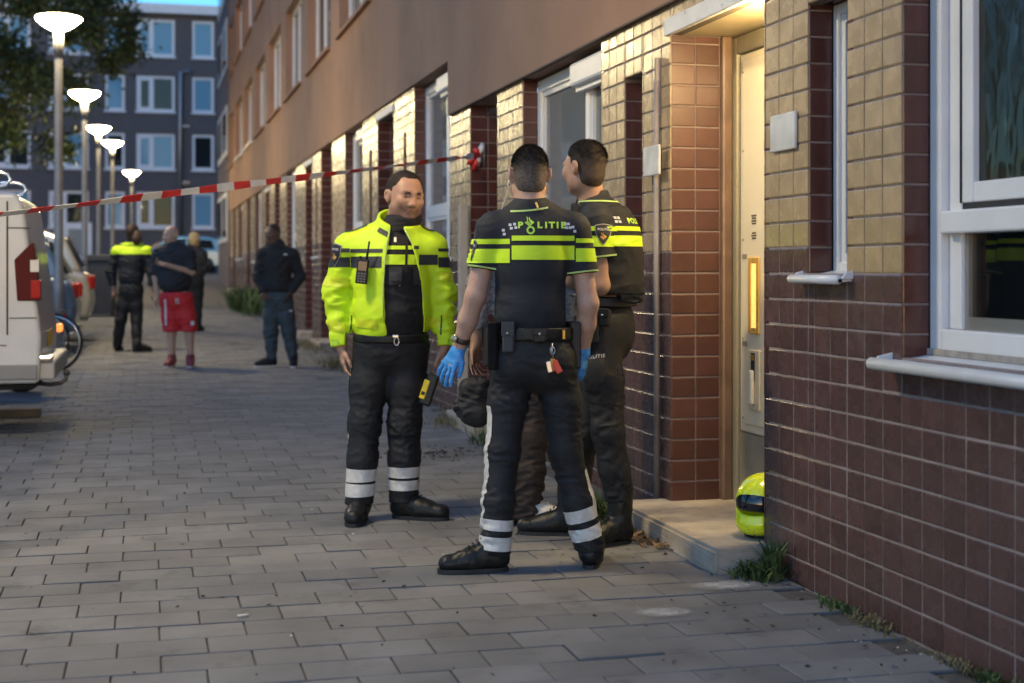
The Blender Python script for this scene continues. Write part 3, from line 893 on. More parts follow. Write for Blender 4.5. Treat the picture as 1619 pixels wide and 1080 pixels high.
# ================================================================== people
# Bodies and clothes are grown as smooth unions of tapered limbs (signed distances on a grid) and
# turned into one continuous surface each.
class Field:
    def __init__(self): self.p = []
    def add(self, lo, hi, fn, k=0.03, op='u'):
        self.p.append((np.array(lo, float), np.array(hi, float), fn, k, op)); return self
    def cap(self, a, b, ra, rb, k=0.03, flat=None, op='u'):
        a, b = np.array(a, float), np.array(b, float)
        r = max(ra, rb) * (1 if flat is None else max(1, flat[1]))
        n, s = (None, 1) if flat is None else (np.array(flat[0], float) / np.linalg.norm(flat[0]), flat[1])
        def fn(X, Y, Z):
            x, y, z = X - a[0], Y - a[1], Z - a[2]; ba = b - a
            if n is not None:
                q = (x * n[0] + y * n[1] + z * n[2]) * (1 / s - 1)
                x, y, z = x + n[0] * q, y + n[1] * q, z + n[2] * q
                ba = ba + n * (ba @ n) * (1 / s - 1)
            t = np.clip((x * ba[0] + y * ba[1] + z * ba[2]) / max(ba @ ba, 1e-9), 0, 1)
            d = np.sqrt((x - t * ba[0]) ** 2 + (y - t * ba[1]) ** 2 + (z - t * ba[2]) ** 2) - (ra + (rb - ra) * t)
            return d * min(s, 1)
        return self.add(np.minimum(a, b) - r, np.maximum(a, b) + r, fn, k, op)
    def chain(self, pts, rs, k=0.03, flat=None):
        for i in range(len(pts) - 1): self.cap(pts[i], pts[i + 1], rs[i], rs[i + 1], k, flat)
        return self
    def ell(self, c, r, R=None, k=0.03, op='u'):
        c, r = np.array(c, float), np.array(r, float)
        R = np.eye(3) if R is None else np.array(R, float)      # rows = local axes
        def fn(X, Y, Z):
            x, y, z = X - c[0], Y - c[1], Z - c[2]
            q = [R[i, 0] * x + R[i, 1] * y + R[i, 2] * z for i in range(3)]
            k0 = np.sqrt(sum((q[i] / r[i]) ** 2 for i in range(3)))
            k1 = np.sqrt(sum((q[i] / r[i] ** 2) ** 2 for i in range(3)))
            return k0 * (k0 - 1) / np.maximum(k1, 1e-6)
        m = r.max()
        return self.add(c - m, c + m, fn, k, op)
    def plane(self, p, n, k=0.004):
        """cut away everything on the side the normal points to"""
        p, n = np.array(p, float), np.array(n, float) / np.linalg.norm(n)
        return self.add([-9] * 3, [9] * 3, lambda X, Y, Z: (X - p[0]) * n[0] + (Y - p[1]) * n[1] + (Z - p[2]) * n[2], k, 'i')
    def mesh(self, h):
        us = [p for p in self.p if p[4] == 'u']
        lo = np.min([p[0] - p[3] for p in us], 0) - 3 * h; hi = np.max([p[1] + p[3] for p in us], 0) + 3 * h
        n = np.ceil((hi - lo) / h).astype(int) + 1
        D = np.full(n, 0.5, np.float32)
        ax = [lo[i] + h * np.arange(n[i]) for i in range(3)]
        for (l, u, fn, k, op) in self.p:
            i0 = np.clip(np.floor((l - k - 2 * h - lo) / h).astype(int), 0, n); i1 = np.clip(np.ceil((u + k + 2 * h - lo) / h).astype(int) + 1, 0, n)
            if (i1 <= i0).any(): continue
            sl = tuple(slice(a, b) for a, b in zip(i0, i1))
            d = fn(ax[0][sl[0]][:, None, None], ax[1][sl[1]][None, :, None], ax[2][sl[2]][None, None, :]).astype(np.float32)
            s = D[sl]
            kk = max(k, 1e-5)
            if op == 'u': D[sl] = np.minimum(s, d) - np.maximum(kk - np.abs(s - d), 0) ** 2 / (4 * kk)
            elif op == 'i': D[sl] = np.maximum(s, d) + np.maximum(kk - np.abs(s - d), 0) ** 2 / (4 * kk)
            else: D[sl] = np.maximum(s, -d) + np.maximum(kk - np.abs(s + d), 0) ** 2 / (4 * kk)
        return surface_nets(D, lo, h)

def surface_nets(D, lo, h):
    I = D < 0
    c = [I[i:I.shape[0] - 1 + i, j:I.shape[1] - 1 + j, k:I.shape[2] - 1 + k] for i in (0, 1) for j in (0, 1) for k in (0, 1)]
    cnt = sum(x.astype(np.int8) for x in c)
    act = (cnt > 0) & (cnt < 8)
    idx = np.argwhere(act)
    ids = np.full(act.shape, -1, np.int32); ids[act] = np.arange(len(idx))
    off = np.array([(i, j, k) for i in (0, 1) for j in (0, 1) for k in (0, 1)])
    val = np.stack([D[idx[:, 0] + o[0], idx[:, 1] + o[1], idx[:, 2] + o[2]] for o in off], 1)
    S = np.zeros((len(idx), 3)); C = np.zeros(len(idx))
    for a in range(8):
        for b in range(a + 1, 8):
            if np.abs(off[a] - off[b]).sum() != 1: continue
            va, vb = val[:, a], val[:, b]
            m = (va < 0) != (vb < 0)
            t = np.where(m, va / np.where(m, va - vb, 1), 0)
            S += np.where(m[:, None], off[a] + (off[b] - off[a]) * t[:, None], 0); C += m
    V = lo + h * (idx + S / C[:, None])
    Q = []
    for ax in range(3):
        sl0 = [slice(None)] * 3; sl1 = [slice(None)] * 3
        sl0[ax] = slice(0, -1); sl1[ax] = slice(1, None)
        e = np.argwhere(I[tuple(sl0)] != I[tuple(sl1)])
        o1, o2 = [(1, 2), (2, 0), (0, 1)][ax]
        e = e[(e[:, o1] > 0) & (e[:, o2] > 0) & (e[:, o1] < I.shape[o1] - 1) & (e[:, o2] < I.shape[o2] - 1)]
        def cid(d1, d2):
            q = e.copy(); q[:, o1] += d1; q[:, o2] += d2
            return ids[q[:, 0], q[:, 1], q[:, 2]]
        q = np.stack([cid(-1, -1), cid(0, -1), cid(0, 0), cid(-1, 0)], 1)
        ins = I[e[:, 0], e[:, 1], e[:, 2]]
        q[~ins] = q[~ins][:, ::-1]
        Q.append(q)
    Q = np.concatenate(Q)
    return V, Q[(Q >= 0).all(1)]

def vnormals(V, Q):
    n = np.cross(V[Q[:, 2]] - V[Q[:, 0]], V[Q[:, 3]] - V[Q[:, 1]])
    N = np.zeros_like(V)
    for i in range(4): np.add.at(N, Q[:, i], n)
    return N / np.maximum(np.linalg.norm(N, axis=1, keepdims=True), 1e-9)

def relax(V, Q, it=2, f=0.5):
    for _ in range(it):
        S = np.zeros_like(V); C = np.zeros(len(V))
        for i in range(4):
            np.add.at(S, Q[:, i], V[Q[:, (i + 1) % 4]]); np.add.at(S, Q[:, i], V[Q[:, (i + 3) % 4]]); np.add.at(C, Q[:, i], 2)
        V = V + f * (S / C[:, None] - V)
    return V

def wnoise(P, freq, seed, n=5):
    """smooth domain-warped waves, about -1..1"""
    r = np.random.default_rng(seed); o = np.zeros(len(P))
    W = np.stack([np.sin(P @ (r.normal(size=3) * freq * .5) + r.uniform(0, 6)) for _ in range(3)], 1)
    for i in range(n):
        kv = r.normal(size=3) * np.asarray(freq) * (1 + .35 * i)
        o += np.sin(P @ kv + r.uniform(0, 6) + 1.3 * W @ r.normal(size=3)) / (1 + .5 * i)
    return o / 2.0

def folds(V, Q, amp, freq, seed, mask=None, sharp=True):
    N = vnormals(V, Q)
    fq = np.asarray(freq, float)
    if sharp:                                   # soft ridges with sharp valleys, two sizes, patchy
        w = .8 - 1.9 * np.abs(wnoise(V, fq, seed)); w2 = .7 - 1.8 * np.abs(wnoise(V, fq * 2.1, seed + 1))
        patch = np.clip(.75 + .9 * wnoise(V, 11.0, seed + 2, 3), .1, 1.5)
        w = (w + .45 * w2) * patch
    else: w = wnoise(V, fq, seed)
    a = amp if mask is None else amp * mask
    return V + N * (np.clip(w, -1.6, 1.2) * a)[:, None]

class Person:
    def __init__(self, name, px0, Z0, label, h=0.006, gy=None, group=None):
        self.Z0, self.px0, self.h = Z0, px0, h
        u = (px0 - 809.5) / FOCAL_PX
        x, y = Z0 * (u * CY + SY), Z0 * (CY - u * SY)
        self.gz = ground_z(y)
        self.root = empty(name, (x, y, self.gz), -YAW, label=label, cat='person')
        if group: self.root['group'] = group
        self.X0 = u * Z0
        self.meshes = {}
    def j(self, px, py, dd=0.0):
        Z = self.Z0 + dd
        return np.array([(px - 809.5) / FOCAL_PX * Z - self.X0, dd, 1.3 - (py - 426) / FOCAL_PX * Z - self.gz])
    def put(self, name, V, Q, m, keep=None, parent=None, **kw):
        o = np_mesh(name, V, Q, m, parent or self.root, **kw)
        if keep: self.meshes[keep] = (V, Q, BVHTree.FromPolygons([tuple(v) for v in V], [tuple(q) for q in Q]))
        return o
    def grow(self, name, F, m, h=None, amp=0.0, freq=(8, 8, 26), seed=1, mask=None, keep=None, rel=1, col=None, parent=None):
        V, Q = F.mesh(h or self.h)
        V = relax(V, Q, rel)
        if amp: V = folds(V, Q, amp, freq, seed, None if mask is None else mask(V))
        o = self.put(name, V, Q, m, keep or name, parent)
        if col is not None:
            ca = o.data.color_attributes.new('Col', 'FLOAT_COLOR', 'POINT')
            C = np.ones((len(V), 4), np.float32); C[:, :3] = col(V)
            ca.data.foreach_set('color', C.ravel())
        return o
    def band(self, src, name, m, planes, off=0.0025, parent=None):
        """lift a strip off a garment, its edges cut clean by planes (point, outward normal)"""
        V, Q, _ = self.meshes[src]
        # keep only faces near the strip before the exact cuts
        ok = np.ones(len(V), bool)
        for p, n in planes:
            n = np.array(n, float) / np.linalg.norm(n); ok &= ((V - np.array(p)) @ n) < 0.02
        qs = Q[ok[Q].all(1)]
        if len(qs) < 3: return None
        N = vnormals(V, Q)
        used = np.unique(qs); rm = np.full(len(V), -1); rm[used] = np.arange(len(used))
        bm = bmesh.new()
        vs = [bm.verts.new(v) for v in (V + N * off)[used]]
        for q in rm[qs]:
            try: bm.faces.new([vs[i] for i in q])
            except ValueError: pass
        for p, n in planes:
            bmesh.ops.bisect_plane(bm, geom=bm.verts[:] + bm.edges[:] + bm.faces[:], plane_co=Vector(p), plane_no=Vector(n), clear_outer=True, dist=1e-5)
        if not bm.faces: bm.free(); return None
        # one object for each connected strip, crumbs dropped
        bm.faces.ensure_lookup_table(); seen = set(); comps = []
        for f0 in bm.faces:
            if f0 in seen: continue
            st, comp = [f0], []; seen.add(f0)
            while st:
                f1 = st.pop(); comp.append(f1)
                for ed in f1.edges:
                    for f2 in ed.link_faces:
                        if f2 not in seen: seen.add(f2); st.append(f2)
            comps.append(comp)
        big = max(len(c_) for c_ in comps); o = None
        for comp in comps:
            if len(comp) < max(12, .04 * big): continue
            ids = {}; vv = []
            ff = [[ids.setdefault(v, len(ids)) for v in f1.verts] for f1 in comp]
            me = bpy.data.meshes.new(name); me.from_pydata([tuple(v.co) for v in ids], [], ff); me.materials.append(m)
            me.polygons.foreach_set('use_smooth', [True] * len(me.polygons))
            o = link(bpy.data.objects.new(name, me), parent or self.root)
        bm.free()
        return o
    def decal(self, src, name, m, polys, center, right, up, direction, off=0.003, parent=None, curve_tri=None):
        """flat print: 2-D shapes (metres) thrown onto a garment along a direction"""
        bvh = self.meshes[src][2]
        R, U, Dn = [Vector(np.array(v, float)).normalized() for v in (right, up, direction)]
        C = Vector(center)
        vs, fs = [], []
        for pv, pf in polys:
            b = len(vs)
            for (a, c) in pv:
                o = C + R * a + U * c - Dn * .35
                hit = bvh.ray_cast(o, Dn, .8)
                p = hit[0] if hit[0] is not None else C + R * a + U * c
                vs.append(p - Dn * off)
            fs += [tuple(i + b for i in f) for f in pf]
        mb = MB(); mb.add(vs, fs, 0, True)
        me = bpy.data.meshes.new(name); me.from_pydata(mb.v, [], mb.f); me.materials.append(m)
        return link(bpy.data.objects.new(name, me), parent or self.root)
    def mb(self, name, mb, m, parent=None): return mb.build(name, m, parent or self.root)

def text_polys(s, size, sx=1.0, bold=0.0, spacing=1.0, font_off=0.0):
    cu = bpy.data.curves.new('t', 'FONT'); cu.body = s; cu.size = size; cu.align_x = 'CENTER'; cu.space_character = spacing; cu.offset = font_off
    cu.resolution_u = 3
    o = bpy.data.objects.new('t', cu); COL.objects.link(o)
    dg = bpy.context.evaluated_depsgraph_get()
    me = o.evaluated_get(dg).to_mesh()
    P = ([(v.co.x * sx, v.co.y) for v in me.vertices], [tuple(p.vertices) for p in me.polygons])
    bpy.data.objects.remove(o); bpy.data.curves.remove(cu)
    return [subdiv_poly(P)]

def subdiv_poly(P):
    """cut long print faces so that they follow the cloth"""
    bm = bmesh.new(); vs = [bm.verts.new((a, b, 0)) for a, b in P[0]]
    for f in P[1]:
        try: bm.faces.new([vs[i] for i in f])
        except ValueError: pass
    bmesh.ops.triangulate(bm, faces=bm.faces[:])
    for _ in range(3):
        long = [e for e in bm.edges if e.calc_length() > .028]
        if not long: break
        bmesh.ops.subdivide_edges(bm, edges=long, cuts=1); bmesh.ops.triangulate(bm, faces=bm.faces[:])
    bm.verts.index_update()
    out = ([(v.co.x, v.co.y) for v in bm.verts], [tuple(v.index for v in f.verts) for f in bm.faces]); bm.free()
    return out

def quad2(x0, x1, y0, y1, sh=0.0): return subdiv_poly(([(x0, y0), (x1, y0), (x1 + sh, y1), (x0 + sh, y1)], [(0, 1, 2, 3)]))
def ring2(cx, cy, r0, r1, n=20):
    v = [(cx + r * math.cos(2 * math.pi * i / n), cy + r * math.sin(2 * math.pi * i / n)) for r in (r0, r1) for i in range(n)]
    return (v, [(i, (i + 1) % n, n + (i + 1) % n, n + i) for i in range(n)])
def flame_polys(cx, cy, s):
    """open book with two flames above it"""
    def P(pts): return ([(cx + a * s, cy + b * s) for a, b in pts], [tuple(range(len(pts)))])
    out = [P([(-.9, .05), (0, -.75), (.16, -.58), (-.68, .18)]), P([(-.62, .25), (.22, -.5), (.36, -.36), (-.3, .28)]),
           P([(.02, -.78), (.95, .05), (.35, .55), (.05, .25), (.40, -.2)])]
    for dx, dy in ((-.42, .28), (.02, .16)):
        v = []; f = []
        for i in range(9):
            t = i / 8; w = .11 * (1 - .7 * abs(2 * t - 1) ** 2); x = dx + .10 * math.sin(t * 5.6) + t * .06
            v += [(cx + (x - w) * s, cy + (dy + t * .95) * s), (cx + (x + w) * s, cy + (dy + t * .95) * s)]
        out.append((v, [(2 * i, 2 * i + 1, 2 * i + 3, 2 * i + 2) for i in range(8)]))
    return out
def shield_poly(w, h, n=14):
    top = [(w * (-1 + 2 * i / 6), h * (.86 + .14 * (1 - abs(-1 + 2 * i / 6) ** 1.5))) for i in range(7)]
    right = [(w * (1 - (t ** 2.2)) * 1.0, h * (.86 - 1.86 * t)) for t in [i / n for i in range(1, n)]]
    left = [(-a, b) for a, b in reversed(right)]
    pts = top + right + [(0, -h)] + left
    return ([(0, 0)] + pts, [(0, i, i % len(pts) + 1) for i in range(1, len(pts) + 1)])

def unit(v): v = np.array(v, float); return v / np.linalg.norm(v)

# ---- skin with baked-in pigment (lips, stubble, brows) and painted eye-socket shade as a colour attribute
def skin_mat(name, rough=.48):
    m = mat(name, (.5, .3, .2), rough=rough, spec=.4, sss=.12)
    N, L = m.node_tree.nodes, m.node_tree.links
    a = N.new('ShaderNodeVertexColor'); a.layer_name = 'Col'
    nz = N.new('ShaderNodeTexNoise'); nz.inputs['Scale'].default_value = 90; nz.inputs['Detail'].default_value = 3
    mr = N.new('ShaderNodeMapRange'); mr.inputs[1].default_value = .3; mr.inputs[2].default_value = .7; mr.inputs[3].default_value = .9; mr.inputs[4].default_value = 1.08
    L.new(nz.outputs['Fac'], mr.inputs[0])
    vm = N.new('ShaderNodeVectorMath'); vm.operation = 'SCALE'; L.new(a.outputs[0], vm.inputs[0]); L.new(mr.outputs[0], vm.inputs['Scale'])
    L.new(vm.outputs[0], N['Principled BSDF'].inputs['Base Color'])
    bp = N.new('ShaderNodeBump'); bp.inputs['Strength'].default_value = .12; bp.inputs['Distance'].default_value = .003
    n2 = N.new('ShaderNodeTexNoise'); n2.inputs['Scale'].default_value = 260; L.new(n2.outputs['Fac'], bp.inputs['Height']); L.new(bp.outputs[0], N['Principled BSDF'].inputs['Normal'])
    return m
M_skin = skin_mat('skin')
M_eye = mat('eye_white', (.36, .32, .29), rough=.15)
M_iris = mat('iris', (.035, .022, .014), rough=.1)
def hair_mat(name, col, tip):
    """cropped hair: the skin shines through where it is shaved short (attribute)"""
    m = mat(name, col, rough=.5, spec=.3, bump=.3, bscale=420)
    N, L = m.node_tree.nodes, m.node_tree.links
    a = N.new('ShaderNodeVertexColor'); a.layer_name = 'Col'
    nz = N.new('ShaderNodeTexNoise'); nz.inputs['Scale'].default_value = 150; nz.inputs['Detail'].default_value = 4
    tc = N.new('ShaderNodeTexCoord'); L.new(tc.outputs['Object'], nz.inputs['Vector'])
    mr = N.new('ShaderNodeMapRange'); mr.inputs[1].default_value = .3; mr.inputs[2].default_value = .7; L.new(nz.outputs['Fac'], mr.inputs[0])
    mu = N.new('ShaderNodeMath'); mu.operation = 'MULTIPLY'; L.new(a.outputs[0], mu.inputs[0]); L.new(mr.outputs[0], mu.inputs[1])
    mx = N.new('ShaderNodeMix'); mx.data_type = 'RGBA'; L.new(mu.outputs[0], mx.inputs['Factor']); mx.inputs['A'].default_value = (*col, 1); mx.inputs['B'].default_value = (*tip, 1)
    L.new(mx.outputs['Result'], N['Principled BSDF'].inputs['Base Color'])
    return m
M_hair_dark = hair_mat('hair_dark', (.024, .017, .013), (.12, .08, .055))
M_hair_brown = hair_mat('hair_brown', (.034, .020, .014), (.20, .12, .08))
M_hair_grey = hair_mat('hair_greying', (.034, .029, .026), (.22, .17, .14))
M_hair_blond = mat('hair_blond', (.55, .38, .18), rough=.5, var=.25, vscale=40, bump=.5, bscale=120)
M_hivis = mat('hivis_fabric', (.56, .80, .018), rough=.55, spec=.35, var=.05, vscale=10, bump=.08, bscale=220)
M_hivis_band = mat('hivis_band_gloss', (.66, .78, .03), rough=.35, spec=.5, var=.06, vscale=30, bump=.1, bscale=120)
M_black = mat('black_fabric', (.013, .013, .015), rough=.75, spec=.35, var=.25, vscale=12, bump=.25, bscale=420)
M_navy = mat('navy_fabric', (.013, .015, .021), rough=.7, spec=.35, var=.2, vscale=12, bump=.2, bscale=420)
M_trouser = mat('black_trouser_cloth', (.012, .012, .014), rough=.62, spec=.4, var=.3, vscale=9, bump=.3, bscale=300)
M_leather = mat('black_leather', (.010, .010, .010), rough=.42, spec=.32, var=.2, vscale=30, bump=.25, bscale=90)
M_rubber = mat('black_rubber', (.015, .015, .016), rough=.6, bump=.2, bscale=120)
M_reflect = mat('reflective_silver', (.60, .57, .53), rough=.38, spec=.6, var=.12, vscale=28, bump=.25, bscale=70)
M_plastic = mat('black_plastic', (.012, .012, .013), rough=.45, spec=.35)
M_glove = mat('blue_nitrile', (.05, .27, .62), rough=.38, spec=.5, var=.12, vscale=30, bump=.3, bscale=70)
M_print_white = mat('print_white', (.60, .60, .62), rough=.6)
M_print_gold = mat('print_gold', (.62, .36, .06), rough=.5)
M_print_lime = mat('print_lime', (.42, .70, .06), rough=.5)
M_patch = mat('patch_navy', (.016, .018, .026), rough=.6)
M_piping = mat('piping_lime', (.45, .62, .18), rough=.5)
M_steel = mat('steel', (.55, .55, .55), rough=.3, metal=1.0)
M_coil = mat('coil_clear', (.75, .66, .50), rough=.25)

def head_frame(f, up=(0, 0, 1), roll=0.0):
    f = unit(f); r = unit(np.cross(f, up)); u = np.cross(r, f)
    if roll: r, u = r * math.cos(roll) + u * math.sin(roll), u * math.cos(roll) - r * math.sin(roll)
    return np.array([r, f, u])        # rows: right, forward, up

def add_head(F, c, R, s=1.0, wide=1.0, ears=True):
    """head around its middle; local axes right, forward, up"""
    T = lambda x, y, z: c + s * (R.T @ np.array([x, y, z]))
    E = lambda p, r, k=.02, op='u': F.ell(T(*p), np.array(r) * s, R, k * s, op)
    K = lambda a, b, ra, rb, k=.015: F.cap(T(*a), T(*b), ra * s, rb * s, k * s)
    w = wide
    E((0, -.012, .032), (.076 * w, .098, .088), .02)
    E((0, .022, -.025), (.066 * w, .072, .092), .03)
    E((0, .058, -.098), (.030 * w, .026, .022), .03)
    for q in (-1, 1):
        E((q * .048 * w, .012, -.068), (.022, .035, .035), .03)
        E((q * .040 * w, .066, -.018), (.026, .022, .024), .025)
        K((q * .014, .089, .026), (q * .048, .072, .026), .011, .010, .014)
    for q in (-1, 1): E((q * .032 * w, .099, .004), (.019, .016, .012), .010, 's')
    for q in (-1, 1):
        K((q * .018, .082, .010), (q * .044, .072, .010), .0055, .005, .004)   # upper lids
        K((q * .020, .081, -.007), (q * .042, .073, -.006), .0045, .004, .004)
    K((0, .085, .020), (0, .106, -.030), .0075, .0125, .012)
    for q in (-1, 1): E((q * .0125, .096, -.034), (.009, .011, .008), .008)
    K((-.019, .083, -.058), (.019, .083, -.058), .0065, .0065, .006); K((-.016, .083, -.069), (.016, .083, -.069), .0075, .0075, .006)
    if ears:
        for q in (-1, 1):
            E((q * .081 * w, -.010, -.002), (.010, .018, .034), .008); E((q * .089 * w, -.018, .006), (.008, .019, .027), .006); E((q * .092 * w, -.008, .002), (.006, .009, .016), .004, 's')

def head_color(c, R, base, stubble=.0, s=1.0):
    base = np.array(base)
    def col(V):
        L = (V - c) @ R.T / s
        C = np.tile(base, (len(V), 1)) * (1 + .04 * wnoise(V, 40, 3))[:, None]
        def blend(mk, to, a):
            nonlocal C
            C = C * (1 - a * mk[:, None]) + np.array(to) * a * mk[:, None]
        g = lambda x, y, z, sx, sy, sz: np.exp(-(((np.abs(L[:, 0]) - x) / sx) ** 2 + ((L[:, 1] - y) / sy) ** 2 + ((L[:, 2] - z) / sz) ** 2))
        blend(g(.045, .06, -.03, .022, .03, .022), base * np.array([1.04, .92, .90]), .4)
        blend(g(0, .108, -.03, .014, .02, .014), base * np.array([1.15, .9, .86]), .5)
        blend(g(0, .09, -.064, .018, .012, .007), base * np.array([.75, .50, .47]), .6)
        blend(g(.031, .083, .030, .020, .02, .006), (.03, .02, .015), .9)
        blend(g(.031, .08, .002, .019, .014, .0085), base * .22, .8)  # shade of the eye sockets painted into the skin colour
        if stubble:
            mk = np.clip((-.038 - L[:, 2]) / .02, 0, 1) * np.clip((L[:, 1] + .02) / .03, 0, 1) * (L[:, 2] > -.14) * (1 - .5 * g(0, .09, -.064, .014, .012, .005))
            mk = np.maximum(mk, .8 * g(0, .095, -.048, .022, .012, .007))
            blend(mk, base * np.array([.42, .42, .46]), stubble)
        return np.clip(C, 0, 1)
    return col

def add_eyes(P, c, R, s=1.0):
    for q in (-1, 1):
        p = c + s * (R.T @ np.array([q * .0315, .0735, .0015]))
        mb = MB(); bm = bmesh.new(); bmesh.ops.create_uvsphere(bm, u_segments=12, v_segments=8, radius=.0112 * s)
        mb.bm(bm, 0, Matrix.Translation(Vector(p)), True)
        e = P.mb('eye', mb, M_eye)
        p2 = c + s * (R.T @ np.array([q * .0315 + .0012, .0795, .0005]))
        mb = MB(); bm = bmesh.new(); bmesh.ops.create_uvsphere(bm, u_segments=10, v_segments=6, radius=.0068 * s)
        mb.bm(bm, 0, Matrix.Translation(Vector(p2)), True); P.mb('iris', mb, M_iris, e)

def add_hair(P, c, R, m, s=1.0, wide=1.0, thick=.010, line=.052, front=.070, strands=2500, seed=5, nape=-.075, side=.004, h=None, fade=.75):
    """short cropped hair: cap over the cranium, cut along a hairline"""
    F = Field()
    T = lambda x, y, z: c + s * (R.T @ np.array([x, y, z]))
    w = wide
    F.ell(T(0, -.014, .034), np.array([.076 * w + thick * .75, .098 + thick, .088 + thick * 1.1]) * s, R, .01)
    F.ell(T(0, -.035, -.03), np.array([.066 * w + thick * .35, .068 + thick * .4, .075]) * s, R, .02)
    a, b = T(0, front, line), R.T @ np.array([0, .89, -.45])
    def brow_cut(X, Y, Z):                                    # hairline, receding at the temples
        x, y, z = X - a[0], Y - a[1], Z - a[2]
        lx = np.abs((R[0, 0] * (X - c[0]) + R[0, 1] * (Y - c[1]) + R[0, 2] * (Z - c[2])) / s)
        wob = .003 * np.sin(lx * 420 + 1) + .002 * np.sin((X + Y * 1.7 + Z) * 610)
        return x * b[0] + y * b[1] + z * b[2] + s * (.020 * np.exp(-((lx - .040) / .016) ** 2) - .004 + wob)
    F.add([-9] * 3, [9] * 3, brow_cut, .010 * s, 'i')
    F.plane(T(0, 0, nape), R.T @ np.array([0, .25, -.97]), .01 * s)  # nape
    def side_cut(X, Y, Z):
        x, y, z = X - c[0], Y - c[1], Z - c[2]
        ly = (R[1, 0] * x + R[1, 1] * y + R[1, 2] * z) / s; lz = (R[2, 0] * x + R[2, 1] * y + R[2, 2] * z) / s
        # below ear level hair only grows behind the ears
        return np.maximum(ly - (-.022 + .042 * np.clip((lz + .012) / .03, 0, 1) + .09 * np.clip((lz - .048) / .03, 0, 1)), -1) * s
    F.add([-9] * 3, [9] * 3, side_cut, .008 * s, 'i')
    V, Q = F.mesh(h or P.h * .8); V = relax(V, Q, 1)
    V = folds(V, Q, .0007 * s, 90, seed, sharp=False)
    # strands: thin slivers lying back over the cap
    N = vnormals(V, Q)
    o = P.put('hair', V, Q, m, 'hair')
    L = (V - c) @ R.T / s
    fd = np.clip((.062 - L[:, 2]) / .06, 0, 1) * fade
    ca = o.data.color_attributes.new('Col', 'FLOAT_COLOR', 'POINT'); C = np.ones((len(V), 4), np.float32); C[:, :3] = fd[:, None]; ca.data.foreach_set('color', C.ravel())
    if strands:
        r = np.random.default_rng(seed); wt = np.clip(1.02 - fd / max(fade, .3), .02, 1) ** 1.6; pick = r.choice(len(V), strands, p=wt / wt.sum())
        p, n = V[pick], N[pick]
        back = R.T @ np.array([0, -.8, .1])
        d = unit2(n * .42 + back * .8 + r.normal(size=(strands, 3)) * .16)
        sd = unit2(np.cross(d, n + 1e-6)) * .0007 * s
        L = (.008 + .008 * r.random(strands))[:, None] * s
        p = p - n * .001
        VV = np.stack([p - sd, p + sd, p + d * L + sd * .3, p + d * L - sd * .3], 1).reshape(-1, 3)
        np_mesh('hair_strands', VV, np.arange(strands * 4).reshape(-1, 4), m, o, smooth=False, kind='stuff')
    return o
def unit2(A): return A / np.maximum(np.linalg.norm(A, axis=1, keepdims=True), 1e-9)

def add_hand(F, wrist, d, n, thumb, s=1.0, curl=.35, spread=.20, off=0.0):
    """palm and five fingers: d = pointing direction, n = out of the back of the hand, thumb = side of the thumb"""
    d, n = unit(d), unit(n); n = unit(n - d * (n @ d)); t = unit(np.cross(d, n)); t = t * (1 if t @ np.array(thumb) > 0 else -1)
    W = np.array(wrist, float)
    r = lambda v: v * s + off
    kn = W + d * .082 * s
    for q in (-.028, -.009, .010, .028): F.cap(W + t * q * .55 * s + d * .012 * s, kn + t * q * 1.12 * s, r(.015), r(.0112), .014)
    lens = {.028: (.038, .026, .020), .010: (.043, .029, .021), -.009: (.040, .027, .020), -.028: (.031, .021, .018)}
    for i, q in enumerate((.028, .010, -.009, -.028)):
        p = kn + t * q * 1.12 * s; a = curl * (.7 + .18 * i); dirv = d * math.cos(a * .4) - n * math.sin(a * .4) + t * (q * spread / .028)
        ang = a * .5
        for jn, L in enumerate(lens[q]):
            dd = unit(d * math.cos(ang) - n * math.sin(ang) + t * (q * spread / .028))
            e = p + dd * L * s
            F.cap(p, e, r(.0080 - jn * .0006), r(.0076 - jn * .0008), .0025)
            p = e; ang += a
    b0 = W + d * .020 * s + t * .020 * s
    b1 = b0 + unit(d * .75 + t * .62 - n * .35) * .042 * s; b2 = b1 + unit(d * .95 + t * .28 - n * .3) * .032 * s; b3 = b2 + unit(d - n * .3) * .024 * s
    F.cap(b0, b1, r(.016), r(.0115), .014); F.cap(b1, b2, r(.0108), r(.0098), .005); F.cap(b2, b3, r(.0098), r(.0082), .004)

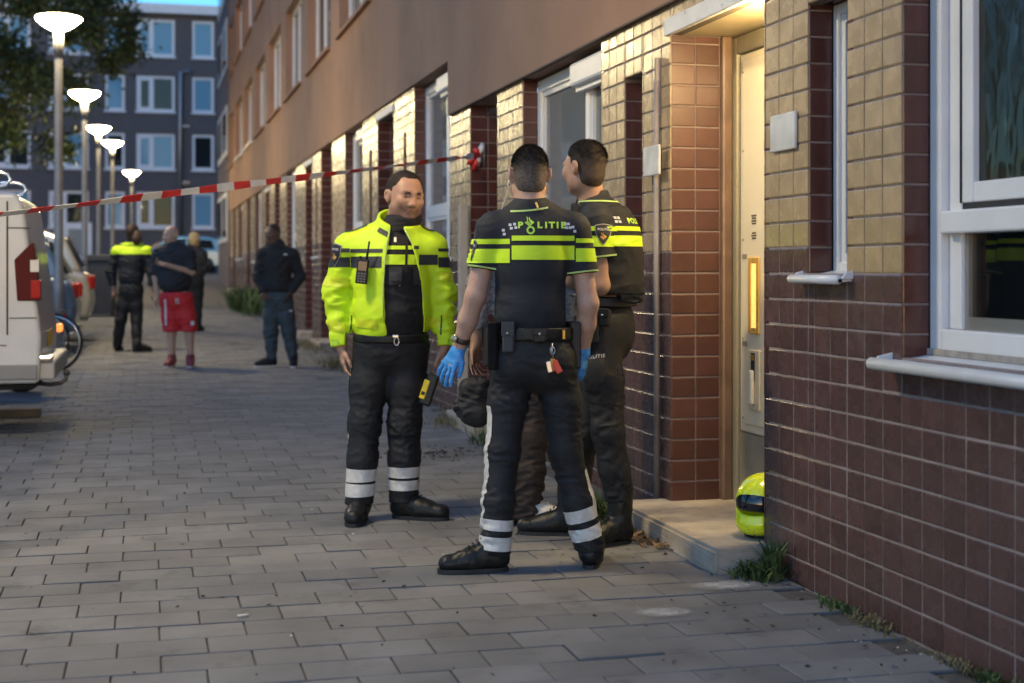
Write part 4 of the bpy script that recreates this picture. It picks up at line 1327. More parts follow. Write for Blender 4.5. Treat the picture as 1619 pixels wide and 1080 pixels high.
def shoe(P, ankle, toe, name='boot', m=None, sole=None, L=.29, w=.044, high=.14, hgt=.0, k=.02, sole_h=.020, ank_r=.052, gz=0.0):
    """boot from an ankle point towards a toe direction, standing on the ground"""
    m = m or M_leather; sole = sole or M_rubber
    a = np.array(ankle, float); d = np.array(toe, float); d[2] = 0; d = unit(d); sd = np.array([-d[1], d[0], 0])
    g = gz + sole_h * .6
    heel = np.array([a[0], a[1], 0]) - d * .055; tp = heel + d * L
    F = Field()
    F.cap((a[0], a[1], g + .06), (a[0], a[1], g + .06 + high), ank_r, ank_r * 1.05, .03)
    F.cap(heel + [0, 0, g + .045] + d * .03, heel + d * .16 + [0, 0, g + .04], w * .95, w * 1.0, k)
    F.cap(heel + d * .06 + [0, 0, g + .085], heel + d * .19 + [0, 0, g + .045], w * .95, w * .85, .03)
    F.cap(heel + d * .15 + [0, 0, g + .034], tp - d * .045 + [0, 0, g + .030], w * 1.08, w * .98, .02, flat=((0, 0, 1), .86))
    F.plane((0, 0, g), (0, 0, -1), .006)
    b = P.grow(name, F, m, h=min(P.h, .0075), amp=.0018, freq=(30, 30, 30), seed=3)
    # sole: outline extruded, a little wider than the upper
    pts = []
    for i in range(28):
        t = 2 * math.pi * i / 28
        y = .5 - .5 * math.cos(t)
        ww = w * (1.0 + .16 * math.sin(max(0, (y - .45)) * 5) - .10 * math.exp(-((y - .42) / .12) ** 2)) * (math.sin(min(y, 1 - y) * math.pi) ** .32 if 0 < y < 1 else 0)
        p = heel - d * .006 + d * (L + .008) * y + sd * ww * 1.0 * (1 if t < math.pi else -1)
        pts.append((p[0], p[1]))
    mb = MB(); mb.prism(pts, gz + .001, gz + sole_h, axis=2); P.mb('sole', mb, sole, b)
    mb = MB()
    for i in range(6):      # laces
        c0 = heel + d * (.115 + i * .017) + [0, 0, g + .132 - i * .0125]
        mb.tube([c0 - sd * .022, c0 + [0, 0, .006], c0 + sd * .022], .0032, n=5)
    P.mb('laces', mb, m, b)
    return b

def pouch(P, c, right, w, h, d, name='pouch', m=None, flap=True, out=None):
    """boxy belt pouch; right = its width direction, out = away from the body"""
    r = Vector(unit(right)); o = Vector(unit(out)); z = Vector((0, 0, 1))
    M = Matrix(((r.x, o.x, z.x, c[0]), (r.y, o.y, z.y, c[1]), (r.z, o.z, z.z, c[2]), (0, 0, 0, 1)))
    mb = MB(); mb.bbox(-w / 2, w / 2, -d / 2, d / 2, -h / 2, h / 2, min(.008, d * .2), M=M)
    p = P.mb(name, mb, m or M_leather)
    if flap:
        mb = MB(); mb.bbox(-w / 2 - .002, w / 2 + .002, d / 2 - .004, d / 2 + .004, h * .05, h / 2 + .003, .003, M=M); P.mb('flap', mb, m or M_leather, p)
        mb = MB(); mb.lathe([(.006, 0), (.006, .003), (.003, .005)], n=8, M=M @ Matrix.Translation((0, d / 2 + .0035, h * .15)) @ Matrix.Rotation(-math.pi / 2, 4, 'X')); P.mb('snap', mb, M_steel, p)
    return p
def frame_m(c, right, out):
    r = Vector(unit(right)); o = Vector(unit(out)); z = o.cross(r)
    return Matrix(((r.x, o.x, z.x, c[0]), (r.y, o.y, z.y, c[1]), (r.z, o.z, z.z, c[2]), (0, 0, 0, 1)))

def torso(F, sa, sb, neck, waist, hipa, hipb, f, off=0.0, cw=.16, cd=.112, ww=.145, wd=.108, k=.05, pelvis=True, sh=.058, chest_z=.30):
    """chest, shoulders, belly; sa / sb shoulders, f facing"""
    sa, sb, neck, waist = [np.array(v, float) for v in (sa, sb, neck, waist)]
    r = unit((sb - sa) * [1, 1, 0]); f = unit(f)
    up = np.array([0, 0, 1.0]); R = np.array([r, np.cross(up, r), up])
    mid = (sa + sb) / 2
    ch = mid * .72 + waist * .28
    F.ell(ch, (cw + off, cd + off, .20 + off * .5), R, k)
    F.ell(mid * .45 + waist * .55, (ww + off, wd + off, .19), R, k)
    F.ell(waist * .9 + mid * .1, (ww * 1.0 + off, wd + off, .15), R, k)
    F.cap(sa + (mid - sa) * .12 - up * .012, sb + (mid - sb) * .12 - up * .012, sh + off, sh + off, k)
    for s_ in (sa, sb): F.cap(neck - up * .005, s_ * .8 + mid * .2 + up * .005, .050 + off * .8, .044 + off, k)
    if pelvis:
        hc = (np.array(hipa) + np.array(hipb)) / 2
        F.ell(hc, (ww * 1.04 + off, wd * 1.06 + off, .15), R, k)
    return R

def helix(a, b, r, turns, n=6):
    a, b = Vector(a), Vector(b); d = (b - a).normalized(); x = d.orthogonal().normalized(); y = d.cross(x)
    N_ = int(turns * 8)
    return [a + (b - a) * (i / N_) + (x * math.cos(i * math.pi / 4) + y * math.sin(i * math.pi / 4)) * r for i in range(N_ + 1)]
# ------------------------------------------------------------------ officer seen from behind, blue gloves
def officer_back():
    P = Person('police_officer', 840, 6.10, 'police officer seen from behind, blue gloves, POLITIE across the back', h=.0062)
    j = P.j
    f = (0.05, 1, 0)
    sa, sb, nk, ws = j(777, 362), j(909, 362), j(838, 326), j(840, 505)
    ha, hb = j(812, 556), j(874, 556)
    ea, wa = j(752, 468, -.02), j(725, 552, .04); eb, wb = j(930, 480, -.02), j(922, 552, .05)
    ka, aa = j(795, 712, -.01), j(782, 872, -.03); kb, ab = j(892, 712, .02), j(934, 872, .05)
    hc = j(837, 277, .02); R = head_frame((-.10, 1, -.02))
    # body
    F = Field(); add_head(F, hc, R, 1.0, .98)
    F.cap(hc + [0, -.025, -.06], nk + [0, .0, -.02], .057, .064, .03)
    torso(F, sa, sb, nk, ws, ha, hb, f, off=-.012)
    for s_, e, w in ((sa, ea, wa), (sb, eb, wb)):
        m_ = e * .55 + w * .45
        F.cap(s_, e, .052, .043, .03); F.cap(e, m_, .044, .041, .02); F.cap(m_, w, .041, .028, .02, flat=((0, 1, 0), .85))
    for h_, k_, a_ in ((ha, ka, aa), (hb, kb, ab)): F.chain([h_, k_, a_], [.08, .052, .04])
    add_hand(F, wa, j(703, 590, .02) - wa, (-.5, -.8, .2), (0, -1, 0), s=.98, curl=.3)
    add_hand(F, wb, (.0, .12, -1), (.9, -.3, 0), (0, 1, 0), s=.98, curl=.5)
    hcol = head_color(hc, R, (.47, .29, .21), 0)
    P.grow('body', F, M_skin, h=.0056, col=hcol)
    add_hair(P, hc, R, M_hair_grey, thick=.0045, strands=9000, nape=-.060, wide=.965)
    # gloves over the hands
    for (w, d, n, t, cu) in ((wa, j(703, 590, .02) - wa, (-.5, -.8, .2), (0, -1, 0), .3), (wb, (.0, .12, -1), (.9, -.3, 0), (0, 1, 0), .5)):
        F = Field(); add_hand(F, w, d, n, t, s=.98, curl=cu, off=.0012)
        F.cap(w - unit(d) * .03, w + unit(d) * .02, .031, .030, .012, flat=((0, 1, 0), .85))
        P.grow('glove', F, M_glove, h=.0036, amp=.0012, freq=(60, 60, 60), seed=4, keep='glove')
    # watch
    mb = MB(); d = Vector(unit(wa - ea)); c = Vector(wa) - d * .045
    M = Matrix.Translation(c) @ d.to_track_quat('Z', 'Y').to_matrix().to_4x4()
    mb.lathe([(.033, -.011), (.037, -.011), (.037, .011), (.033, .011)], n=20, M=M); wt = P.mb('watch', mb, mat('watch_strap', (.05, .03, .02), rough=.5))
    mb = MB(); mb.lathe([(.018, 0), (.018, .008), (.014, .010)], n=16, M=Matrix.Translation(c + Vector((-.028, -.026, .006))) @ Vector((-.7, -.7, .1)).to_track_quat('Z', 'Y').to_matrix().to_4x4()); P.mb('watch_face', mb, mat('watch_gold', (.55, .45, .28), rough=.25, metal=.8), wt)
    # trousers
    F = Field()
    Rm = np.array([[1, 0, 0], [0, 1, 0], [0, 0, 1.]])
    hcn = (ha + hb) / 2
    F.ell(hcn + [0, -.012, .0], (.168, .135, .17), Rm, .05)
    for q, h_ in ((-1, ha), (1, hb)): F.ell(h_ + [q * .005, -.052, -.055], (.085, .085, .10), None, .05)
    mid = lambda a, b, t: a * (1 - t) + b * t
    F.chain([ha + [.0, 0, -.02], mid(ha, ka, .5), ka, mid(ka, aa, .5), aa + [0, 0, .0]], [.097, .084, .071, .067, .066], .03)
    F.chain([hb + [.0, 0, -.02], mid(hb, kb, .5) + [.012, 0, 0], kb + [.004, 0, 0], mid(kb, ab, .5), ab + [0, 0, .0]], [.097, .085, .071, .067, .066], .03)
    F.plane((0, 0, j(0, 512)[2]), (0, 0, 1)); F.plane((0, 0, .075), (0, 0, -1))
    zk = ka[2]
    msk = lambda V: .35 + .75 * np.exp(-((V[:, 2] - zk + .06) / .14) ** 2) + .8 * np.exp(-((V[:, 2] - .16) / .10) ** 2) + .5 * np.exp(-((V[:, 2] - .74) / .12) ** 2)
    P.grow('trousers', F, M_trouser, amp=.0040, freq=(25, 25, 42), seed=11, mask=msk)
    # reflective bands, square to each leg
    def legband(k_, a_, y0, y1, side):
        ax = unit(a_ - k_); p0, p1 = j(0, y0), j(0, y1)
        def on(z): t = (k_[2] - z) / (k_[2] - a_[2]); return k_ + (a_ - k_) * t
        pl = [(on(p0[2]), -ax), (on(p1[2]), ax), ((.03 if side < 0 else .06, 0, 0), (1, 0, 0) if side < 0 else (-1, 0, 0))]
        P.band('trousers', 'reflective_band', M_reflect, pl, .003)
    for y0, y1 in ((818, 835), (845, 866)): legband(ka, aa, y0, y1, -1)
    for y0, y1 in ((803, 823), (833, 852)): legband(kb, ab, y0, y1, 1)
    # side stripe
    def stripe(k_, h_, a_, side, y0, y1, back, front):
        V = [((0, 0, j(0, y0)[2]), (0, 0, 1)), ((0, 0, j(0, y1)[2]), (0, 0, -1))]
        nrm = unit(np.cross(unit(a_ - h_), (0, 1, 0))) * (1 if side > 0 else -1)
        if nrm[0] * side < 0: nrm = -nrm
        ctr = (h_ + a_) / 2
        V += [(k_ + nrm * .038, -nrm), (k_ + np.array([0, back, 0]), (0, -1, 0)), (k_ + np.array([0, front, 0]), (0, 1, 0))]
        P.band('trousers', 'side_stripe', M_reflect, V, .0026)
    stripe(ka, ha, aa, -1, 640, 816, -.052, -.004)
    stripe(kb, hb, ab, 1, 742, 802, -.03, .03)
    # shoes
    b = shoe(P, aa + [0, .0, 0], (-1, -.16, 0), 'shoe', L=.30, high=.06, ank_r=.055)
    shoe(P, ab + [0, 0, 0], (.12, 1, 0), 'shoe', L=.29, high=.06, ank_r=.055)
    P.band('trousers', 'ankle_strap', mat('strap_black', (.02, .02, .022), rough=.5), [((0, 0, j(0, 871)[2]), (0, 0, 1)), ((0, 0, j(0, 884)[2]), (0, 0, -1)), ((.03, 0, 0), (1, 0, 0))], .004)
    # polo shirt with short sleeves
    F = Field()
    torso(F, sa, sb, nk, ws, ha, hb, f, off=.014, cw=.160, cd=.118, ww=.150, wd=.118, pelvis=False)
    F.ell(ws + [0, 0, .02], (.160, .128, .16), None, .05)
    te = .60
    for s_, e in ((sa, ea), (sb, eb)):
        F.cap(s_, s_ + (e - s_) * (te + .22), .066, .066, .035)
        ax = unit(e - s_); 
        def cutter(p, n, sx):
            return lambda X, Y, Z: np.where((X - sx) * np.sign(sx) > 0, (X - p[0]) * n[0] + (Y - p[1]) * n[1] + (Z - p[2]) * n[2], -1.0)
        F.add([-9] * 3, [9] * 3, cutter(s_ + (e - s_) * te, unit(ax + [0, 0, -.5]), (.150 if s_[0] > 0 else -.155) ), .003, 'i')
    F.cap(nk + [0, -.0, .012], nk + [0, .01, .035], .066, .064, .012)
    F.plane((0, 0, j(0, 527)[2]), (0, 0, -1)); F.plane(nk + [0, 0, .040], (0, -.15, 1))
    F.ell(nk + [0, .03, .05], (.052, .05, .05), None, .006, 's')
    wm = lambda V: .25 + 1.0 * np.exp(-((V[:, 2] - ws[2] - .02) / .10) ** 2) + .5 * (np.abs(V[:, 0]) > .16)
    P.grow('polo_shirt', F, M_navy, amp=.0046, freq=(18, 18, 44), seed=21, mask=wm)
    zz = lambda y: (0, 0, j(0, y)[2])
    def hb_(y0, y1, x0, x1, name='hivis_band', m=M_hivis): P.band('polo_shirt', name, m, [(zz(y0), (0, 0, 1)), (zz(y1), (0, 0, -1)), ((x0, 0, 0), (-1, 0, 0)), ((x1, 0, 0), (1, 0, 0))], .003)
    xl, xr = j(809, 400)[0], j(907, 400)[0]
    for (y0, y1) in ((373.5, 381.5), (389, 411)):
        hb_(y0, y1, xl, xr)
        hb_(y0 + 5, y1 + 5, -.6, xl - .008); hb_(y0 + 4, y1 + 3, xr + .006, .6)
    # sleeve piping
    for s_, e, x in ((sa, ea, -1), (sb, eb, 1)):
        ax = unit(unit(e - s_) + [0, 0, -.5]); p = s_ + (e - s_) * te
        P.band('polo_shirt', 'sleeve_piping', M_piping, [(p - ax * .010, -ax), (p - ax * .003, ax), ((x * .15, 0, 0), (-x, 0, 0))], .0035)
    P.band('polo_shirt', 'collar_piping', M_piping, [(nk + [0, 0, .004], (-.10, -.25, 1)), (nk + [0, 0, -.003], (.10, .25, -1)), ((.07, 0, 0), (1, 0, 0)), ((-.09, 0, 0), (-1, 0, 0))], .003)
    # back print
    c = j(858, 357) + [0, 0, 0]
    D = (0, 1, 0)
    sc = 6.10 / FOCAL_PX
    def X(px): return (px - 858) * sc
    polys = []
    for ch, px in (('P', 822.5), ('L', 852.5), ('I', 862.5), ('T', 871.5), ('I', 880.5), ('E', 889.5)):
        t = text_polys(ch, .036, sx=1.15, font_off=.0016)
        for v, fc in t: polys.append(([(a + X(px), b_ - .012) for a, b_ in v], fc))
    polys.append(ring2(X(838.5), -.022, .010, .0175))
    polys += flame_polys(X(836.5), .010, .022)
    for pl in polys[:6]: P.decal('polo_shirt', 'letter', M_print_lime, [pl], c, (1, 0, 0), (0, 0, 1), D)
    P.decal('polo_shirt', 'emblem', M_print_lime, polys[6:], c, (1, 0, 0), (0, 0, 1), D)
    chk = []
    for px, py in ((806.5, 356.5), (813.5, 355.5), (808.5, 362), (815.5, 361), (892.5, 355), (897.5, 355), (894.5, 361), (900, 361), (796, 365), (797.5, 371), (904.5, 360), (907.5, 366.5)):
        chk.append(quad2(X(px) - .006, X(px) + .006, (357 - py) * sc - .0055, (357 - py) * sc + .0055))
    tag(P.decal('polo_shirt', 'check_print', M_print_white, chk, c, (1, 0, 0), (0, 0, 1), D), kind='stuff')
    # shield on the left sleeve
    shield(P, 'polo_shirt', j(760, 397, -.03), (1, .35, 0), (.80, .6, 0), .036, .046, gold=M_print_gold, tilt=.12)
    # earpiece coil and clip
    mb = MB(); mb.tube(helix(j(804, 300, .0), j(796, 324, -.01), .005, 8), .0018, n=5); mb.tube([j(796, 324, -.01), j(792, 334, -.03), j(788, 342, -.05)], .0018, n=5); mb.tube([j(805, 285), j(803, 292), j(804, 300)], .003, n=6)
    P.mb('earpiece_coil', mb, M_coil)
    mb = MB(); mb.tube([nk + [.024, -.070, .012], nk + [.030, -.076, -.006], nk + [.033, -.083, -.022]], .005, n=6); P.mb('collar_clip', mb, mat('clip_gold', (.5, .36, .12), rough=.35, metal=.7))
    mb = MB(); mb.tube([j(764, 345, .05), j(764, 372, .05)], .005, n=8); mb.bbox(-.02 + j(766, 385, .05)[0], .02 + j(766, 385, .05)[0], .03, .07, j(0, 398)[2], j(0, 372)[2], .006); P.mb('shoulder_radio', mb, M_plastic)
    # belt with its gear
    zb0, zb1 = j(0, 537)[2], j(0, 517)[2]
    F = Field(); F.ell(hcn + [0, -.008, .05], (.177, .150, .40), None, .01)
    F.plane((0, 0, zb1), (0, 0, 1), .003); F.plane((0, 0, zb0), (0, 0, -1), .003)
    P.grow('belt', F, M_leather, rel=0)
    def on(px, py, r=.0):   # a point on the belt line
        p = j(px, py); x = p[0]; c0 = hcn[0]; t = max(-.98, min(.98, (x - c0) / .178)); return np.array([x, -.150 * math.sqrt(1 - t * t) - .008 - r, p[2]])
    pouch(P, on(805, 531, .012), (1, .25, 0), .052, .125, .04, 'radio_pouch', mat('strap_grey', (.05, .05, .055), rough=.5), out=(-.25, -1, 0))
    pouch(P, on(786, 545, .02), (.55, .85, 0), .075, .20, .05, 'holster', M_leather, out=(-.85, -.5, 0), flap=False)
    pouch(P, j(774, 548, -.02), (.2, 1, 0), .07, .17, .05, 'equipment_pouch', M_plastic, out=(-1, .1, 0))
    pouch(P, on(852, 528, .012), (1, 0, 0), .055, .055, .03, 'pouch', out=(0, -1, 0))
    pouch(P, j(905, 545, -.01), (.3, -1, 0), .085, .20, .05, 'pistol_holster', M_plastic, out=(1, -.2, 0), flap=False)
    pouch(P, on(890, 527, .010), (1, .1, 0), .012, .04, .012, 'brass_keeper', mat('brass', (.6, .36, .07), rough=.35, metal=.8), out=(0, -1, 0), flap=False)
    mb = MB(); p = on(871, 540, .018); mb.tube([p, p + [0, -.004, -.03], p + [.004, -.004, -.06]], .004, n=6)
    q = Vector(p) + Vector((.002, -.004, -.03))
    mb.tube([q + Vector((.010 * math.cos(a), 0, .016 * math.sin(a))) for a in np.linspace(0, 2 * math.pi, 12)], .0022, n=5)
    k_ = P.mb('key_clip', mb, M_steel)
    for i, (dx, dz, m_) in enumerate(((.0, -.085, M_print_gold), (.014, -.09, None), (-.012, -.095, M_steel))):
        mb = MB(); M = frame_m(np.array(p) + [dx, -.006 - .003 * i, dz], (1, 0, .2 * (i - 1)), (0, -1, 0)); mb.bbox(-.010, .010, -.003, .003, -.025, .022, .002, M=M)
        P.mb('key', mb, m_ or mat('key_red', (.75, .06, .03), rough=.4), k_)
    mb = MB(); M = frame_m(np.array(p) + [.022, -.012, -.098], (1, 0, .5), (0, -1, 0)); mb.bbox(-.013, .013, -.004, .004, -.026, .020, .003, M=M); P.mb('key', mb, mat('key_red', (.75, .06, .03), rough=.4), k_)
    return P

def shield(P, src, c, right, direction, w, h, gold=None, tilt=0.0):
    up = unit(np.array([0, 0, 1.0]) + unit(right) * tilt)
    right = unit(np.array(right) - up * (np.array(right) @ up))
    D = np.array(direction, float)
    a = P.decal(src, 'badge', mat('badge_rim', (.42, .42, .36), rough=.5), [subdiv_poly(shield_poly(w * 1.08, h * 1.07))], c, right, up, D, .0042)
    P.decal(src, 'badge_field', M_patch, [subdiv_poly(shield_poly(w, h))], c, right, up, D, .0062, parent=a)
    t = text_polys('POLITIE', w * .40, sx=1.05, font_off=.0003)
    P.decal(src, 'badge_lettering', M_print_white, [([(x, y + h * .42) for x, y in v], fc) for v, fc in t], c, right, up, D, .0078, parent=a)
    P.decal(src, 'badge_flame', gold or M_print_gold, flame_polys(0, -h * .22, w * .46), c, right, up, D, .0078, parent=a)

# ------------------------------------------------------------------ tall officer in profile by the wall
def officer_right():
    P = Person('police_officer', 962, 6.72, 'tall police officer turned away in profile beside the tiled wall', h=.0066)
    j = P.j
    f = unit((-.92, .39, 0)); sd = np.array([-f[1], f[0], 0.0])     # sd points to his left ... towards the viewer when negative y
    if sd[1] > 0: sd = -sd
    nk = j(940, 322, .06); ch0 = j(957, 350, .06)
    sa, sb = ch0 - sd * .17 + [0, 0, -.005], ch0 + sd * .17 + [0, 0, -.005]     # sb = near shoulder
    ws = j(966, 470, .06)
    ha, hb = j(957, 520, .06) - sd * .085, j(957, 520, .06) + sd * .085
    eb, wb = j(950, 452, -.10), j(922, 392, -.02)
    ea, wa = j(905, 440, .22), j(900, 370, .10)
    kb, ab = j(961, 682, -.06), j(980, 800, -.05); ka, aa = j(925, 688, .14), j(897, 822, .16)
    hc = j(923, 266, .04); R = head_frame((-.74, .67, -.03))
    F = Field(); add_head(F, hc, R, 1.03, .98)
    F.cap(hc - f * .02 + [0, 0, -.05], nk + [0, 0, -.03], .058, .066, .03)
    torso(F, sa, sb, nk, ws, ha, hb, f, off=-.012)
    for s_, e, w in ((sa, ea, wa), (sb, eb, wb)):
        F.cap(s_, e, .054, .045, .03); F.cap(e, e * .5 + w * .5, .045, .040, .02); F.cap(e * .5 + w * .5, w, .040, .029, .02)
    for h_, k_, a_ in ((ha, ka, aa), (hb, kb, ab)): F.chain([h_, k_, a_], [.08, .052, .042])
    add_hand(F, wb, (-.30, .10, 1), (.4, -.8, 0), (-1, 0, 0), curl=.7)
    add_hand(F, wa, (.1, 0, 1), (-.8, .2, 0), (0, 1, 0), curl=.7)
    P.grow('body', F, M_skin, h=.0058, col=head_color(hc, R, (.38, .225, .155), .35, 1.03))
    add_eyes(P, hc, R, 1.03)
    add_hair(P, hc, R, M_hair_dark, s=1.03, thick=.0055, line=.080, front=.062, strands=9000, seed=8, fade=.6)
    # trousers
    F = Field(); up = np.array([0, 0, 1.0]); r = sd; RR = np.array([r, np.cross(up, r), up]); hcn = (ha + hb) / 2
    mid = lambda a, b, t: a * (1 - t) + b * t
    F.ell(hcn + [.005, 0, .02], (.165, .132, .17), RR, .05); F.ell(hcn - f * .035 + [0, 0, -.05], (.12, .085, .10), RR, .05)
    F.chain([ha, mid(ha, ka, .5), ka, mid(ka, aa, .5), aa + [.01, 0, .02]], [.094, .084, .072, .068, .064], .03)
    F.chain([hb, mid(hb, kb, .5) + [.006, 0, 0], kb, mid(kb, ab, .5), ab + [0, 0, .0]], [.096, .087, .075, .070, .064], .03)
    zc = j(0, 783)[2]
    F.plane((0, 0, j(0, 478)[2]), (0, 0, 1)); F.plane((0, 0, zc - .02), (0, 0, -1))
    F.ell(mid(hb, kb, .42) + sd * .075 + f * .01, (.06, .035, .095), np.array([f, sd, up]), .015)     # thigh pocket
    zk = kb[2]
    P.grow('trousers', F, M_trouser, amp=.0042, freq=(25, 25, 42), seed=31, mask=lambda V: .4 + .6 * np.exp(-((V[:, 2] - zk) / .16) ** 2) + .9 * np.exp(-((V[:, 2] - zc - .05) / .07) ** 2))
    # boots
    shoe(P, ab + [.0, 0, 0], (-.75, -.5, 0), 'boot', L=.31, high=.20, ank_r=.058, w=.048)
    shoe(P, aa + [.012, 0, 0], (-1, .15, 0), 'boot', L=.31, high=.16, ank_r=.058, w=.048)
    # shirt
    F = Field(); torso(F, sa, sb, nk, ws, ha, hb, f, off=.016, cw=.165, cd=.128, ww=.152, wd=.125, pelvis=False)
    F.ell(ws + [0, 0, .02], (.160, .135, .15), RR, .05)
    te = .58
    F.cap(sb, sb + (eb - sb) * (te + .22), .073, .070, .035); F.cap(sa, sa + (ea - sa) * .7, .07, .07, .035)
    axb = unit(eb - sb); pb = sb + (eb - sb) * te
    F.add([-9] * 3, [9] * 3, lambda X, Y, Z: np.where(((X - pb[0]) ** 2 + (Y - pb[1]) ** 2 < .1 ** 2) & (Y < pb[1] + .045), (X - pb[0]) * axb[0] + (Y - pb[1]) * axb[1] + (Z - pb[2]) * axb[2], -1.0), .003, 'i')
    F.cap(nk + [0, 0, .005], nk - f * .005 + [0, 0, .035], .068, .066, .012)
    F.plane((0, 0, j(0, 478)[2]), (0, 0, -1)); F.plane(nk + [0, 0, .045], f * -.35 * -1 + up)
    F.ell(nk + f * .03 + [0, 0, .06], (.055, .055, .055), None, .006, 's')
    P.grow('polo_shirt', F, M_navy, amp=.0046, freq=(18, 18, 44), seed=41, mask=lambda V: .3 + .9 * np.exp(-((V[:, 2] - ws[2]) / .10) ** 2))
    zz = lambda y: (0, 0, j(0, y)[2] )
    for (y0, y1) in ((359.5, 366.5), (374, 391)):
        P.band('polo_shirt', 'hivis_band', M_hivis, [(zz(y0), (0, 0, 1)), (zz(y1), (0, 0, -1))], .003)
    P.band('polo_shirt', 'sleeve_piping', M_piping, [(pb - axb * .012, -axb), (pb - axb * .004, axb), (pb - sd * .06, -sd)], .004)
    P.band('polo_shirt', 'collar_piping', M_piping, [(nk + [0, 0, .012], (0, 0, 1)), (nk + [0, 0, .005], (0, 0, -1))], .003)
    shield(P, 'polo_shirt', j(954, 371, -.16), (1, .1, 0), (.1, 1, 0), .037, .047)
    # vest over the shirt
    F = Field(); torso(F, sa * .72 + sb * .28, sb * .72 + sa * .28, nk, ws, ha, hb, f, off=.030, cw=.145, cd=.132, ww=.150, wd=.130, pelvis=False, sh=.05)
    F.ell(ws + [0, 0, .03], (.16, .14, .15), RR, .05)
    F.plane((0, 0, j(0, 466)[2]), (0, 0, -1)); F.plane(nk + [0, 0, -.012], up)
    F.ell(sb + [0, 0, -.04], (.085, .085, .12), None, .01, 's')
    P.grow('vest', F, M_black, amp=.004, freq=(10, 10, 16), seed=44)
    for (y0, y1) in ((358.5, 365.5), (373, 390)):
        P.band('vest', 'hivis_band', M_hivis, [(zz(y0), (0, 0, 1)), (zz(y1), (0, 0, -1)), (ch0 - f * .02, f)], .003)
    # back print, turned to the right of the picture
    c = ch0 - f * .12; D = f
    t = text_polys('POLITIE', .034, sx=1.05, spacing=1.1, font_off=.0013)
    P.decal('vest', 'back_lettering', M_print_lime, [([(x, y - .012) for x, y in v], fc) for v, fc in t], c, -sd * -1 * -1, (0, 0, 1), D)
    chk = [quad2(x - .006, x + .006, y - .006, y + .006) for x in (-.125, -.11, .11, .125) for y in (-.006, .012)]
    tag(P.decal('vest', 'check_print', M_print_white, chk, c, sd * -1, (0, 0, 1), D), kind='stuff')
    # belt and gear
    F = Field(); F.ell(hcn + [.004, 0, .05], (.176, .146, .40), RR, .01)
    F.plane((0, 0, j(0, 469)[2]), up, .003); F.plane((0, 0, j(0, 485)[2]), -up, .003)
    P.grow('belt', F, M_leather, rel=0)
    pouch(P, hcn + sd * .19 + f * .05 + [0, 0, -.01], f, .07, .17, .045, 'holster', M_plastic, out=sd, flap=False)
    pouch(P, hcn + sd * .19 - f * .06 + [0, 0, .06], f, .06, .08, .04, 'pouch', out=sd)
    pouch(P, j(940, 520, -.13), f, .05, .13, .035, 'radio', M_plastic, out=sd, flap=False)
    # thigh print and strap
    tc = mid(hb, kb, .33)
    t = text_polys('POLITIE', .022, sx=1.2, spacing=1.1)
    P.decal('trousers', 'thigh_print', M_print_white, t, j(942, 568, -.2), (1, .1, .12), (0, 0, 1), (0, 1, 0))
    P.band('trousers', 'thigh_strap', M_black, [(mid(hb, kb, .62), (.1, 0, 1)), (mid(hb, kb, .72), (-.1, 0, -1)), ((hcn + ka - ha)[0:3] + sd * -.02, -sd)], .006)
    mb = MB(); M = frame_m(j(980, 586, -.15), (1, 0, 0), (0, -1, 0)); mb.bbox(-.014, .014, -.005, .005, -.022, .022, .003, M=M); P.mb('strap_buckle', mb, M_plastic)
    # earpiece, hand microphone
    mb = MB(); mb.tube(helix(j(926, 280, -.03), j(940, 296, -.0), .0045, 7), .0018, n=5); P.mb('earpiece_coil', mb, M_coil)
    mb = MB(); mb.bbox(j(909, 0)[0] - .022, j(909, 0)[0] + .022, -.06, -.02, j(0, 345)[2], j(0, 322)[2], .010); mb.tube([j(911, 322, -.04), j(914, 311, -.04)], .005, n=6); P.mb('hand_microphone', mb, M_plastic)
    return P

